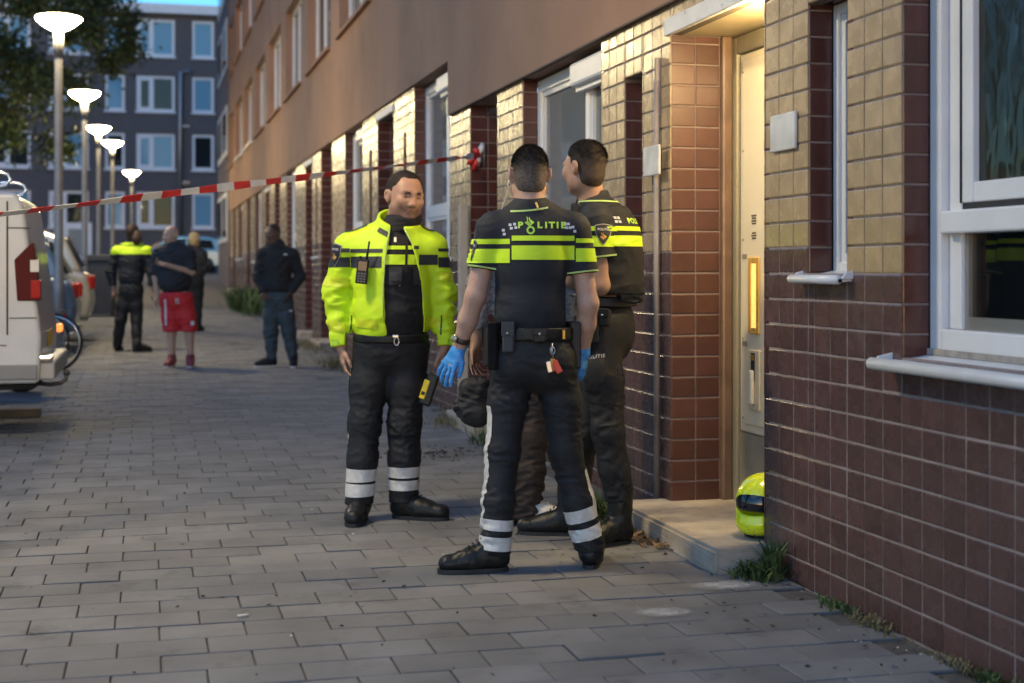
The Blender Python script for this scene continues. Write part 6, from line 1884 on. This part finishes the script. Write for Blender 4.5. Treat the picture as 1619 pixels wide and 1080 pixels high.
def van():
    X0, Y0 = -.76, 11.0
    e = empty('white_van', (X0 - 2.4, Y0 + .95, ground_z(Y0)), label='white van backed up to the pavement with roof rack and tow hook', cat='van')
    o = Vector(e.location); gz = 0
    prof = [(0, .42), (.02, .75), (-.03, 1.15), (-.09, 1.62), (-.115, 1.76), (-.16, 1.82), (-3.3, 1.86), (-3.55, 1.80), (-4.25, 1.18), (-4.75, 1.02), (-4.9, .8), (-4.9, .42)]
    prof = [(a + X0 - o.x, b) for a, b in prof]
    m = MB(); m.bm(rounded_prism(prof, -.95, .95, 1, .032), smooth=False); b = m.build('body', M_van, e)
    # side pressing and seams on the near side
    ys = -.953
    def seam(x0, x1, z0, z1): m = MB(); m.box(X0 + x0 - o.x, X0 + x1 - o.x, ys - .002, ys + .01, z0, z1); m.build('panel_seam', M_gap, b)
    seam(-.225, -.213, .78, 1.76); seam(-.213, -.06, 1.56, 1.568); seam(-.205, -.015, .90, .907); seam(-.85, -.225, .70, .708); seam(-.30, -.29, 1.0, 1.7)
    m = MB(); m.bbox(X0 - 1.9 - o.x, X0 - .36 - o.x, ys - .012, ys + .01, .95, 1.60, .01); m.build('side_panel', M_van, b)
    m = MB(); m.bbox(X0 - 4.6 - o.x, X0 - .01 - o.x, ys - .012, ys + .01, .45, .56, .01); m.build('side_trim', mat('van_trim_grey', (.20, .19, .18), rough=.6), b)
    # door window, windscreen
    m = MB(); m.prism([(X0 - 3.9 - o.x, 1.22), (X0 - 2.75 - o.x, 1.22), (X0 - 2.75 - o.x, 1.68), (X0 - 3.42 - o.x, 1.68)], ys - .004, ys + .01, 1); m.build('window', M_carglass, b)
    # tail light wrapped round the corner
    tl = [(-.165, 1.03), (-.008, 1.03), (-.030, 1.30), (-.055, 1.46), (-.10, 1.42), (-.185, 1.33)]
    m = MB(); m.bm(rounded_prism([(a + X0 + .015 - o.x, z) for a, z in tl], ys - .012, ys + .2, 1, .008, 2)); t = m.build('tail_light', M_taillight, b)
    m = MB(); m.bbox(X0 - .055 - o.x, X0 + .012 - o.x, ys - .0135, ys + .1, 1.05, 1.18, .004); m.build('lens', M_taillight2, t)
    m = MB(); m.bbox(X0 - .06 - o.x, X0 + .003 - o.x, ys - .0135, ys + .1, 1.24, 1.33, .004); m.build('lens', mat('lens_white', (.6, .56, .5), rough=.2, coat=.4), t)
    # rear face: plate, doors, bumper step, tow hook
    m = MB(); m.bbox(X0 - .02 - o.x, X0 + .11 - o.x, -.90, .90, .44, .58, .02); bp = m.build('bumper', mat('van_bumper', (.34, .32, .29), rough=.5), b)
    m = MB(); m.bbox(X0 + .0 - o.x, X0 + .09 - o.x, -.93, -.62, .582, .62, .01); m.build('step', M_chrome, bp)
    m = MB(); m.bbox(X0 + .02 - o.x, X0 + .024 - o.x, -.30, .30, .66, .78, .002); m.build('plate', mat('plate_yellow', (.75, .5, .02), rough=.5), b)
    p = [(X0 - .1, .40), (X0 + .06, .38), (X0 + .13, .39), (X0 + .17, .42), (X0 + .175, .455)]
    m = MB(); m.tube([(a - o.x, -.55, z) for a, z in p], .017, n=10); bm = bmesh.new(); bmesh.ops.create_uvsphere(bm, u_segments=12, v_segments=8, radius=.026); m.bm(bm, 0, Matrix.Translation((p[-1][0] - o.x, -.55, p[-1][1] + .015)), True)
    m.build('tow_hook', mat('tow_steel', (.09, .085, .08), rough=.5, metal=.6), e)
    m = MB(); m.tube([(X0 - 1.6 - o.x, -.8, .40), (X0 - .05 - o.x, -.8, .395)], .03, n=8); m.build('underbody_rail', M_gap, e)
    for wx in (-1.15, -4.05):
        for wy in (-.82, .82): wheel(e, (X0 + wx - o.x, wy, .32), .32, .2, 'y')
    # roof rack
    m = MB()
    for y in (-.72, .72):
        m.tube([(X0 - 2.9 - o.x, y, 1.99), (X0 - .30 - o.x, y, 1.99), (X0 - .235 - o.x, y, 1.97), (X0 - .215 - o.x, y, 1.93), (X0 - .25 - o.x, y, 1.89), (X0 - .36 - o.x, y, 1.865), (X0 - 2.9 - o.x, y, 1.865)], .014, n=8)
    for k in range(5): m.tube([(X0 - .45 - k * .6 - o.x, -.72, 1.865), (X0 - .45 - k * .6 - o.x, .72, 1.865)], .014, n=8); 
    for k in range(5):
        for y in (-.72, .72): m.box(X0 - .47 - k * .6 - o.x, X0 - .43 - k * .6 - o.x, y - .02, y + .02, 1.78, 1.865)
    rk = m.build('roof_rack', M_chrome, e)
    m = MB(); m.bbox(X0 - 2.4 - o.x, X0 - .33 - o.x, -.60, -.45, 1.885, 1.965, .01); tb = m.build('pipe_carrier', mat('carrier_alu', (.55, .52, .46), rough=.35, metal=.5), rk)
    for k in range(2):
        m = MB(); m.tube([(X0 - .49 - o.x - .008 * k, -.605, 1.945 - .035 * k), (X0 - .49 - o.x - .008 * k, -.60, 1.945 - .035 * k)], .012, n=8); m.build('bolt', M_gap, tb)
van()

# low timber beam lying under the van
m = MB(); m.bbox(-2.9, -.86, 12.62, 12.78, ground_z(12.7), ground_z(12.7) + .07, .01)
tag(m.build('parking_beam', mat('old_beam', (.12, .10, .08), rough=.8, var=.3, vscale=9)), 'low dark parking beam on the ground under the van', 'beam')

CAR_COLORS = {}
def car(x, y, rz, label, paint, name='parked_car', s=1.0, hatch=False):
    """car with its nose along local +x"""
    e = empty(name, (x, y, ground_z(y)), rz, label=label, cat='car', group='cars parked beyond the van')
    P_ = mat('car_paint_%s' % paint[0], paint[1], rough=.28, coat=.6, metal=.2, var=.03, vscale=2)
    low = [(-2.1, .30), (-2.16, .55), (-2.08, .86), (-1.8, .92), (.8, .90), (1.75, .78), (2.08, .62), (2.1, .32), (1.7, .22), (-1.7, .22)]
    m = MB(); m.bm(rounded_prism(low, -.86, .86, 1, .07)); b = m.build('body', P_, e)
    cab = [(-2.0, .88), (-1.75, 1.32), (-1.35, 1.44), (-.2, 1.46), (.25, 1.36), (1.0, .88)]
    m = MB(); bm = rounded_prism(cab, -.74, .74, 1, .05)
    for v in bm.verts:
        if v.co.z > 1.0: v.co.y *= 1 - .13 * (v.co.z - 1.0) / .46
    m.bm(bm); m.build('cabin', P_, e)
    for q in (-1, 1):
        for (pts) in ([(-1.65, .95), (-1.5, 1.30), (-.55, 1.36), (-.55, .95)], [(-.48, .95), (-.48, 1.36), (-.15, 1.36), (.22, 1.27), (.72, .95)]):
            m = MB(); m.prism(pts, q * .722 - .012, q * .722 + .012, 1)
            for i, v in enumerate(m.v):
                if v[2] > 1.0: m.v[i] = (v[0], v[1] * (1 - .13 * (v[2] - 1.0) / .46) + q * .012, v[2])
                else: m.v[i] = (v[0], v[1] + q * .012, v[2])
            m.build('window', M_carglass, e)
    m = MB(); m.prism([(.98, .93), (.30, 1.36), (.33, 1.38), (1.02, .95)], -.62, .62, 1); m.build('windscreen', M_carglass, e)
    m = MB(); m.prism([(-1.99, .95), (-1.76, 1.32), (-1.80, 1.34), (-2.04, .96)], -.60, .60, 1); m.build('rear_window', M_carglass, e)
    for q in (-1, 1):
        m = MB(); m.bbox(-2.16, -2.02, q * .62 - .16, q * .62 + .16, .66, .84, .02); m.build('tail_light', M_taillight2, e)
        m = MB(); m.bbox(1.92, 2.09, q * .6 - .2, q * .6 + .2, .56, .70, .02); m.build('headlight', mat('lens_white', (.6, .56, .5), rough=.2, coat=.4), e)
        m = MB(); m.bbox(.55, .72, q * .98 - .1, q * .98 + .06, .90, 1.02, .03); m.build('mirror', P_, e)
        for wx in (-1.3, 1.32): wheel(e, (wx, q * .78, .31), .31, .2, 'y')
    return e
car(-3.05, 21.0, math.pi, 'dark blue parked car half hidden between van and lamp post', ('blue', (.05, .09, .16))).scale = (1, 1, 1.15)
car(-2.95, 23.5, math.pi, 'pale silver tall car parked behind the nearest lamp post', ('silver', (.32, .31, .28))).scale = (1, 1, 1.22)
car(-3.3, 27.0, math.pi, 'grey car parked just before the dark container', ('grey', (.10, .10, .10)))
car(1.2, 60.0, math.pi * .96, 'light blue car crossing the far end of the street', ('lightblue', (.10, .28, .48)))
car(-3.6, 58.0, -math.pi * .5, 'white car facing the viewer at the far end', ('white', (.55, .56, .58)))

def bicycle(x, y, rz, label, tilt=.06):
    e = empty('bicycle', (x, y, ground_z(y)), rz, label=label, cat='bicycle', group='bicycles behind the van')
    e.rotation_euler = (tilt, 0, rz)
    fm = mat('bike_frame', (.03, .03, .035), rough=.35, coat=.4)
    for wx in (-.52, .52):
        M = Matrix.Translation((wx, 0, .34)) @ Matrix.Rotation(math.pi / 2, 4, 'X')
        m = MB(); m.lathe([(.315, -.018), (.34, -.012), (.345, 0), (.34, .012), (.315, .018)], n=32, M=M, caps=False); w = m.build('wheel', M_tyre, e)
        m = MB(); m.lathe([(.30, -.012), (.316, -.014), (.316, .014), (.30, .012)], n=32, M=M, caps=False); m.build('rim', M_chrome, w)
        m = MB()
        for k in range(12):
            a = k * math.pi / 6; m.tube([(wx, .02 * (-1) ** k, .34), (wx + .3 * math.cos(a), 0, .34 + .3 * math.sin(a))], .0018, n=4)
        m.tube([(wx, -.04, .34), (wx, .04, .34)], .018, n=8); tag(m.build('spokes', M_chrome, w), kind='stuff')
    m = MB()
    for pts in ([(-.52, 0, .34), (-.08, 0, .30), (-.20, 0, .78), (-.52, 0, .34)], [(-.08, 0, .30), (.36, 0, .72), (-.16, 0, .62)], [(.52, 0, .34), (.46, 0, .52), (.36, 0, .72), (.32, 0, .95)]): m.tube(pts, .016, n=8)
    m.build('frame', fm, e)
    m = MB(); m.tube([(.20, -.30, 1.0), (.30, -.26, 1.02), (.33, 0, 1.0), (.30, .26, 1.02), (.20, .30, 1.0)], .013, n=8); m.build('handlebar', M_chrome, e)
    F = Field(); F.cap((-.30, 0, .86), (-.08, 0, .87), .07, .03, .03, flat=((0, 0, 1), .5)); V, Q = F.mesh(.012); np_mesh('saddle', V, Q, M_leather, e)
    m = MB(); m.bbox(-.66, -.64, -.03, .03, .62, .68, .006); m.build('rear_light', M_taillight2, e)
    m = MB(); m.tube([(-.08, -.06, .30), (-.08, .06, .30)], .014, n=8); m.tube([(-.08, .06, .30), (-.02, .07, .15)], .01, n=6); m.tube([(-.08, -.06, .30), (-.14, -.07, .45)], .01, n=6); m.build('crank', M_chrome, e)
    m = MB(); m.bbox(-.70, -.30, -.07, .07, .70, .715, .004); m.build('luggage_rack', fm, e)
bicycle(-1.55, 17.6, math.pi - .25, 'dark bicycle leaning behind the van beside the lamp post')
bicycle(-1.75, 18.3, math.pi - .1, 'second dark bicycle just behind the lamp post', -.08)

def scooter():
    e = empty('motor_scooter', (-1.75, 15.0, ground_z(15)), math.pi, label='dark red motor scooter parked between van and bicycles', cat='scooter')
    rm = mat('scooter_red', (.16, .02, .02), rough=.3, coat=.5)
    F = Field(); F.cap((-.75, 0, .62), (-.05, 0, .60), .15, .16, .08); F.cap((-.05, 0, .42), (.35, 0, .35), .13, .10, .06, flat=((0, 0, 1), .5)); F.cap((.38, 0, .40), (.52, 0, .98), .12, .09, .06, flat=((1, 0, 0), .6))
    V, Q = F.mesh(.018); np_mesh('body', V, Q, rm, e)
    F = Field(); F.cap((-.72, 0, .80), (-.05, 0, .82), .11, .13, .05, flat=((0, 0, 1), .5)); V, Q = F.mesh(.018); np_mesh('seat', V, Q, M_leather, e)
    for wx in (-.55, .68): wheel(e, (wx, 0, .24), .24, .11, 'y')
    m = MB(); m.tube([(.46, -.32, 1.06), (.50, 0, 1.03), (.46, .32, 1.06)], .014, n=8); m.build('handlebar', M_chrome, e)
    m = MB(); m.bbox(-.94, -.88, -.08, .08, .60, .68, .015); m.build('tail_light', mat('scooter_tail_glow', (.6, .1, .02), rough=.2, emit=(1, .25, .05), estr=.4), e)
    for q in (-1, 1):
        m = MB(); m.tube([(.48, q * .2, 1.05), (.50, q * .30, 1.22)], .006, n=6); m.lathe([(.001, -.006), (.055, -.004), (.055, .006)], n=14, M=Matrix.Translation((.50, q * .30, 1.25)) @ Matrix.Rotation(math.pi / 2, 4, 'Y')); m.build('mirror', M_chrome, e)
scooter()

def container():
    y = 31.0
    e = empty('waste_container', (-.94, y, ground_z(y)), -.1, label='tall dark waste container on the pavement left of the walking officer', cat='container')
    dm = mat('container_plastic', (.020, .022, .030), rough=.55, var=.2, vscale=5)
    prof = [(-.30, .06), (-.35, 1.15), (.35, 1.15), (.30, .06)]
    m = MB(); m.bm(rounded_prism(prof, -.34, .34, 1, .03)); m.build('bin_body', dm, e)
    m = MB(); m.bm(rounded_prism([(-.38, 1.155), (-.36, 1.24), (-.1, 1.30), (.3, 1.28), (.38, 1.22), (.38, 1.155)], -.38, .38, 1, .02)); m.build('lid', dm, e)
    m = MB(); m.tube([(-.36, .40, 1.12), (.36, .40, 1.12)], .016, n=8); m.build('handle', dm, e)
    for q in (-.24, .24): wheel(e, (q, .34, .1), .1, .06, 'x')
    for k in (-.18, 0, .18):
        m = MB(); m.box(k - .02, k + .02, -.352, -.338, .2, 1.05); m.build('rib', dm, e)
container()

# ------------------------------------------------------------------ police tape
def tape():
    a, b = Vector((LX + .055, 6.4, 1.47)), Vector((WX + .10, 11.47, 2.25))
    e = empty('barrier_tape', a, label='red and white barrier tape stretched from lamp post to house wall', cat='tape')
    mr = mat('tape_red', (.62, .03, .02), rough=.35, spec=.5, var=.1, vscale=12); mw = mat('tape_white', (.72, .72, .74), rough=.35, spec=.5, var=.08, vscale=12)
    L = (b - a).length; n = int(L / .175); d = (b - a).normalized(); up = Vector((0, 0, 1)); sdv = d.cross(up).normalized(); vv = sdv.cross(d)
    for k in range(n):
        m = MB(); vs = []
        for i in range(5):
            t = (k + i / 4) / n
            p = a + (b - a) * t - up * .004 * 4 * t * (1 - t) - a
            ang = .55 * math.sin(t * 11) + .5 + (1.2 if .92 < t < .95 else 0)
            w = .0235 * (1 - .25 * math.sin(t * 23) ** 2)
            q = (vv * math.cos(ang) + sdv * math.sin(ang)) * w
            th = (sdv * math.cos(ang) - vv * math.sin(ang)) * .0012
            vs += [p - q - th, p + q - th, p + q + th, p - q + th]
        fs = []
        for i in range(4):
            for s_ in range(4): fs.append((4 * i + s_, 4 * i + (s_ + 1) % 4, 4 * i + 4 + (s_ + 1) % 4, 4 * i + 4 + s_))
        fs += [(0, 3, 2, 1), (16, 17, 18, 19)]
        m.add(vs, fs, 0, False); m.build('red_stripe' if k % 2 else 'white_stripe', mr if k % 2 else mw, e)
    # knot and loose ends
    kb = b - a
    for i, (dx, dz, mm, tw) in enumerate(((-.05, -.13, mr, .5), (-.02, -.10, mw, 1.2), (.03, .09, mw, .2), (-.04, .05, mr, .9), (-.10, -.08, mr, 1.5))):
        m = MB(); m.tube([kb + Vector((-.03, -.02, 0)), kb + Vector((-.03 + dx * .5, -.03, dz * .45)), kb + Vector((-.03 + dx, -.02, dz))], [.012, .03, .018], n=5); m.build('loose_end', mm, e)
    m = MB(); m.tube([kb + Vector((.02, .01, -.10)), kb + Vector((.02, .01, .10))], .012, n=8); m.build('wall_hook', M_metal_grey, e)
tape()

# ------------------------------------------------------------------ helmet on the slab
def helmet():
    c = Vector((2.665, 5.86, .115))
    e = empty('motorcycle_helmet', c, -YAW, label='bright yellow full-face helmet with dark visor on the door slab', cat='helmet')
    hm = mat('helmet_yellow', (.72, .82, .01), rough=.18, spec=.55, coat=.6)
    R = head_frame((-.55, -.83, 0))
    T = lambda x, y, z: R.T @ np.array([x, y, z]) + np.array([0, 0, .135])
    F = Field(); F.ell(T(0, -.01, .015), (.122, .148, .128), R, .02); F.ell(T(0, .05, -.075), (.098, .10, .060), R, .05); F.ell(T(0, -.03, -.06), (.108, .115, .075), R, .04)
    F.plane((0, 0, .014), (0, 0, -1), .01)
    F.ell(T(0, .12, .012), (.118, .06, .040), R, .008, 's')
    V, Q = F.mesh(.006); V = relax(V, Q, 1)
    sh = np_mesh('shell', V, Q, hm, e)
    F = Field(); F.ell(T(0, -.006, .015), (.119, .145, .120), R, .01); F.plane(T(0, 0, .062), R.T @ np.array([0, -.25, 1]), .004); F.plane(T(0, .0, -.026), R.T @ np.array([0, .1, -1]), .004); F.plane(T(0, .02, 0), R.T @ np.array([0, -1, 0]), .004)
    V2, Q2 = F.mesh(.006); np_mesh('visor', V2, Q2, mat('visor_dark', (.012, .014, .02), rough=.06, spec=.7), sh)
    bvh = BVHTree.FromPolygons([tuple(v) for v in V], [tuple(q) for q in Q])
    D = Vector((.35, 1, 0)).normalized(); rt = Vector((D.y, -D.x, 0))
    class S: pass
    P = Person.__new__(Person); P.root = sh; P.meshes = {'s': (V, Q, bvh)}
    for v, fc in text_polys('POLITIE', .030, sx=1.1, spacing=1.2): P.decal('s', 'helmet_lettering', mat('print_grey_lime', (.42, .48, .04), rough=.3), [([(a, b_) for a, b_ in v], fc)], (-.02, 0, .115), tuple(rt), (0, 0, 1), tuple(D), .001)
    P.decal('s', 'vent', M_plastic, [([(-.022, .006), (.016, -.010), (.018, -.016), (-.012, -.010)], [(0, 1, 2, 3)])], (-.03, 0, .055), tuple(rt), (0, 0, 1), tuple(D), .0012)
    mb = MB(); mb.tube([(.078 * math.cos(a), .09 * math.sin(a), .010) for a in np.linspace(0, 2 * math.pi, 25)], .009, n=6); mb.build('rim', M_rubber, e)
helmet()

# ------------------------------------------------------------------ plants
M_weed = mat('weed_green', (.060, .095, .030), rough=.7, island=.4, spec=.3)
M_drygrass = mat('grass_dry', (.15, .13, .06), rough=.8, island=.35)
M_leaf = mat('tree_leaf', (.045, .070, .022), rough=.6, island=.45, spec=.35)
M_bark = mat('bark', (.06, .05, .04), rough=.9, var=.3, vscale=6, bump=.6, bscale=20)
def blades(n, rx, ry, hgt, seed, lean=.5, w=.004):
    r = np.random.default_rng(seed)
    b = np.stack([r.normal(0, rx, n), r.normal(0, ry, n), np.zeros(n)], 1)
    L = hgt * (.4 + .8 * r.random(n))
    d = unit2(np.stack([r.normal(0, lean, n), r.normal(0, lean, n), np.ones(n)], 1))
    out = unit2(np.stack([d[:, 0], d[:, 1], np.zeros(n)], 1) + 1e-6)
    sd = np.cross(d, out) ; sd = unit2(sd + 1e-6) * w
    p1 = b + d * (L * .55)[:, None]; p2 = b + d * L[:, None] + out * (L * .25)[:, None] - np.array([0, 0, 1]) * (L * .15)[:, None]
    V = np.stack([b - sd * .6, b + sd * .6, p1 + sd, p1 - sd, p2], 1).reshape(-1, 3)
    i = np.arange(n)[:, None] * 5
    Q = np.concatenate([i + [0, 1, 2, 3], i + [3, 2, 4, 4]])
    return V, Q
def tuft(x, y, n, rx, ry, h, label, m, seed, w=.004, name='weed', lean=.5, z=None):
    e = empty(name, (x, y, ground_z(y) if z is None else z), label=label, cat='weed' if name == 'weed' else 'bush')
    V, Q = blades(n, rx, ry, h, seed, lean, w)
    me = bpy.data.meshes.new('leaves'); me.from_pydata([tuple(v) for v in V], [], [tuple(dict.fromkeys(q)) for q in Q.tolist()]); me.materials.append(m)
    tag(link(bpy.data.objects.new('leaves', me), e), kind='stuff')
    mb = MB()
    for k in range(3): mb.tube([(0.01 * k, 0, -.01), (.01 * k + random.uniform(-.03, .03), random.uniform(-.03, .03), h * .8)], [.003, .0015], n=5)
    tag(mb.build('stems', m, e), kind='stuff')
tuft(2.50, 5.50, 300, .05, .05, .085, 'leafy green weed at the corner of the door slab', M_weed, 1, .007)
tuft(2.53, 5.47, 70, .012, .012, .20, 'tall thin weed stalk against the pier beside the slab', M_weed, 2, .006, lean=.18)
tuft(2.56, 4.95, 120, .02, .07, .03, 'low mossy weed along the wall foot below the narrow window', M_weed, 3, .005)
tuft(2.55, 4.66, 160, .018, .08, .04, 'grassy weed strip at the wall foot left of the big window', M_drygrass, 4, .004)
tuft(2.56, 4.10, 130, .02, .09, .035, 'withered weed at the wall foot near the picture corner', M_drygrass, 5, .004)
tuft(2.56, 3.92, 110, .02, .05, .05, 'green weed at the wall foot in the right corner', M_weed, 6, .004)
tuft(2.27, 7.05, 260, .05, .10, .13, 'grass growing at the far end of the door slab behind the boots', M_weed, 7, .004)
tuft(2.45, 9.9, 320, .08, .28, .14, 'grass tuft along the wall behind the yellow jacket officer', M_weed, 8, .004)
tuft(2.42, 11.3, 260, .08, .25, .12, 'dry grass at the wall beneath the pale post', M_drygrass, 9, .004)
tuft(2.30, 17.3, 300, .12, .5, .16, 'dry grass strip at the wall right of the hoodie man', M_drygrass, 10, .005)
tuft(2.36, 21.0, 300, .10, .7, .16, 'weedy strip at the wall left of the hoodie man', M_drygrass, 11, .005)
tuft(2.30, 33.0, 900, .18, 1.4, .65, 'green bush growing at the far wall foot', M_weed, 12, .020, name='bush')
tuft(LX + .05, 19.75, 120, .06, .06, .10, 'grass ring at the foot of the nearest lamp post', M_weed, 13, .004)

def tree(x, y, H, cr, cz, seed, label, n=26000):
    e = empty('street_tree', (x, y, ground_z(y)), label=label, cat='tree')
    r = np.random.default_rng(seed)
    m = MB(); m.tube([(0, 0, -.2), (.05, 0, 2), (-.05, .1, 4), (0, 0, 6.5)], [.24, .19, .16, .09], n=12); tr = m.build('trunk', M_bark, e)
    cl = []
    for k in range(16):
        a = r.uniform(0, 6.28); el = r.uniform(.1, 1.2); L = cr * r.uniform(.6, 1.0)
        p0 = Vector((0, 0, r.uniform(3.2, 6.2))); p2 = p0 + Vector((math.cos(a) * math.cos(el), math.sin(a) * math.cos(el), math.sin(el) * .9)) * L
        m = MB(); m.tube([p0, (p0 + p2) / 2 + Vector((0, 0, .35)), p2], [.07, .045, .015], n=6); m.build('limb', M_bark, tr)
    C = []
    while len(C) < 190:
        p = r.uniform(-1, 1, 3)
        q = (np.abs(p) ** 3).sum() ** (1 / 3)
        if q > 1 or q < .4: continue
        C.append(p * [cr, cr, (H - cz) / 2] + [0, 0, (H + cz) / 2])
    C = np.array(C); ci = r.integers(0, len(C), n)
    rad = r.uniform(.35, .95, len(C))
    P = C[ci] + r.normal(size=(n, 3)) * rad[ci][:, None] * .42
    nrm = unit2(r.normal(size=(n, 3)) + [0, 0, .5]); t = unit2(np.cross(nrm, r.normal(size=(n, 3)))); b = np.cross(nrm, t)
    s = (.065 + .05 * r.random(n))[:, None]
    V = np.stack([P - t * s, P + b * s * .5, P + t * s, P - b * s * .5], 1).reshape(-1, 3)
    tag(np_mesh('crown', V, np.arange(4 * n).reshape(-1, 4), M_leaf, e, smooth=False), kind='stuff')
tree(-4.7, 42.0, 15.0, 4.6, 3.5, 3, 'big leafy tree hanging over the lamps at the left', 62000)
tree(-12.5, 33.0, 14.0, 4.6, 4.2, 5, 'leafy tree farther left behind the first lamp', 32000)

# ------------------------------------------------------------------ litter
def litter():
    r = random.Random(4)
    def bits(name, spots, m, size, label, flat=.3):
        mb = MB()
        for (x, y) in spots:
            a = r.uniform(0, 6.28); s = size * r.uniform(.5, 1.3); z = ground_z(y) + .004
            pts = [(x + s * math.cos(a) , y + s * math.sin(a), z + r.uniform(0, s * flat)), (x + s * .5 * math.cos(a + 1.6), y + s * .5 * math.sin(a + 1.6), z + r.uniform(0, s * flat) + .003),
                   (x - s * math.cos(a), y - s * math.sin(a), z + r.uniform(0, s * flat)), (x + s * .5 * math.cos(a - 1.6), y + s * .5 * math.sin(a - 1.6), z)]
            mb.add(pts, [(0, 1, 2), (0, 2, 3)])
        o = mb.build(name, m); return tag(o, label, 'litter', kind='stuff')
    dry = mat('dry_leaf', (.16, .095, .045), rough=.85, island=.5); dark = mat('dark_leaf', (.035, .025, .018), rough=.9, island=.5)
    bits('dry_leaves', [(r.gauss(2.27, .035), r.gauss(6.42, .16)) for _ in range(90)], dry, .022, 'heap of dry brown leaves against the slab edge', 1.2)
    bits('dark_leaf_bits', [(2.6 - abs(r.gauss(0, .42)), r.uniform(3.9, 7.2)) for _ in range(110)] + [(r.uniform(-2.2, 2.5), r.uniform(4.2, 9.5)) for _ in range(130)], dark, .011, 'dark leaf crumbs scattered over the paving', .5)
    bits('pale_chips', [(2.56 - abs(r.gauss(0, .10)), r.uniform(4.2, 5.6)) for _ in range(26)] + [(r.uniform(-1.5, 2.4), r.uniform(4.3, 8)) for _ in range(22)], mat('pale_chip', (.5, .49, .48), rough=.8), .007, 'pale paint chips along the wall foot', .4)
    bits('mulch_patch', [(r.gauss(1.95, .16), r.gauss(9.6, .16)) for _ in range(160)], dark, .018, 'brown dirt patch on the paving behind the yellow jacket officer', .4)
    # bottle cap
    mb = MB(); mb.lathe([(.0, .0), (.016, .0), (.016, .020), (.013, .024), (.0, .024)], n=16, M=Matrix.Translation((2.235, 6.52, ground_z(6.5) + .012)) @ Matrix.Rotation(1.1, 4, 'X'))
    tag(mb.build('bottle_cap', mat('cap_blue', (.02, .25, .75), rough=.35)), 'small blue bottle cap beside the slab', 'cap')
    # cigarette end and wrappers
    for (x, y, lab) in ((.35, 5.35, 'pale cigarette end lying on the paving'),):
        mb = MB(); mb.tube([(x - .02, y, ground_z(y) + .008), (x + .02, y + .008, ground_z(y) + .008)], .005, n=8); tag(mb.build('cigarette_end', M_white_shoe), lab, 'litter')
litter()

# chalky spill on the paving
def spill(x, y, w, h, seed, label):
    m = bpy.data.materials.get('chalk_spill')
    if m is None:
        m = mat('chalk_spill', (.50, .51, .53), rough=.9)
        N, L = m.node_tree.nodes, m.node_tree.links
        nz = N.new('ShaderNodeTexNoise'); nz.inputs['Scale'].default_value = 16; nz.inputs['Detail'].default_value = 9; nz.inputs['Roughness'].default_value = .75
        at_ = N.new('ShaderNodeVertexColor'); at_.layer_name = 'Col'
        tc = N.new('ShaderNodeTexCoord'); L.new(tc.outputs['Object'], nz.inputs['Vector'])
        mu = N.new('ShaderNodeMath'); mu.operation = 'MULTIPLY'; L.new(nz.outputs['Fac'], mu.inputs[0]); L.new(at_.outputs[0], mu.inputs[1])
        mr = N.new('ShaderNodeMapRange'); mr.inputs[1].default_value = .22; mr.inputs[2].default_value = .60; mr.inputs[4].default_value = .8; L.new(mu.outputs[0], mr.inputs[0])
        L.new(mr.outputs[0], N['Principled BSDF'].inputs['Alpha'])
    n = 13; V = []; C = []
    for i in range(n):
        for k in range(n):
            a, b = (i / (n - 1) * 2 - 1), (k / (n - 1) * 2 - 1)
            V.append((a * w, b * h, .0)); C.append(max(0, 1 - (a * a + b * b)))
    Q = [(i * n + k, (i + 1) * n + k, (i + 1) * n + k + 1, i * n + k + 1) for i in range(n - 1) for k in range(n - 1)]
    o = np_mesh('chalk_spill', V, Q, m); o.location = (x, y, ground_z(y) + .0075)
    ca = o.data.color_attributes.new('Col', 'FLOAT_COLOR', 'POINT'); A = np.ones((n * n, 4), np.float32); A[:, :3] = np.array(C)[:, None]; ca.data.foreach_set('color', A.ravel())
    tag(o, label, 'stain')
spill(1.88, 5.02, .16, .11, 1, 'white chalky stain on the paving in front of the slab')
spill(2.28, 5.38, .20, .12, 2, 'pale chalky smear on the paving beside the weed')
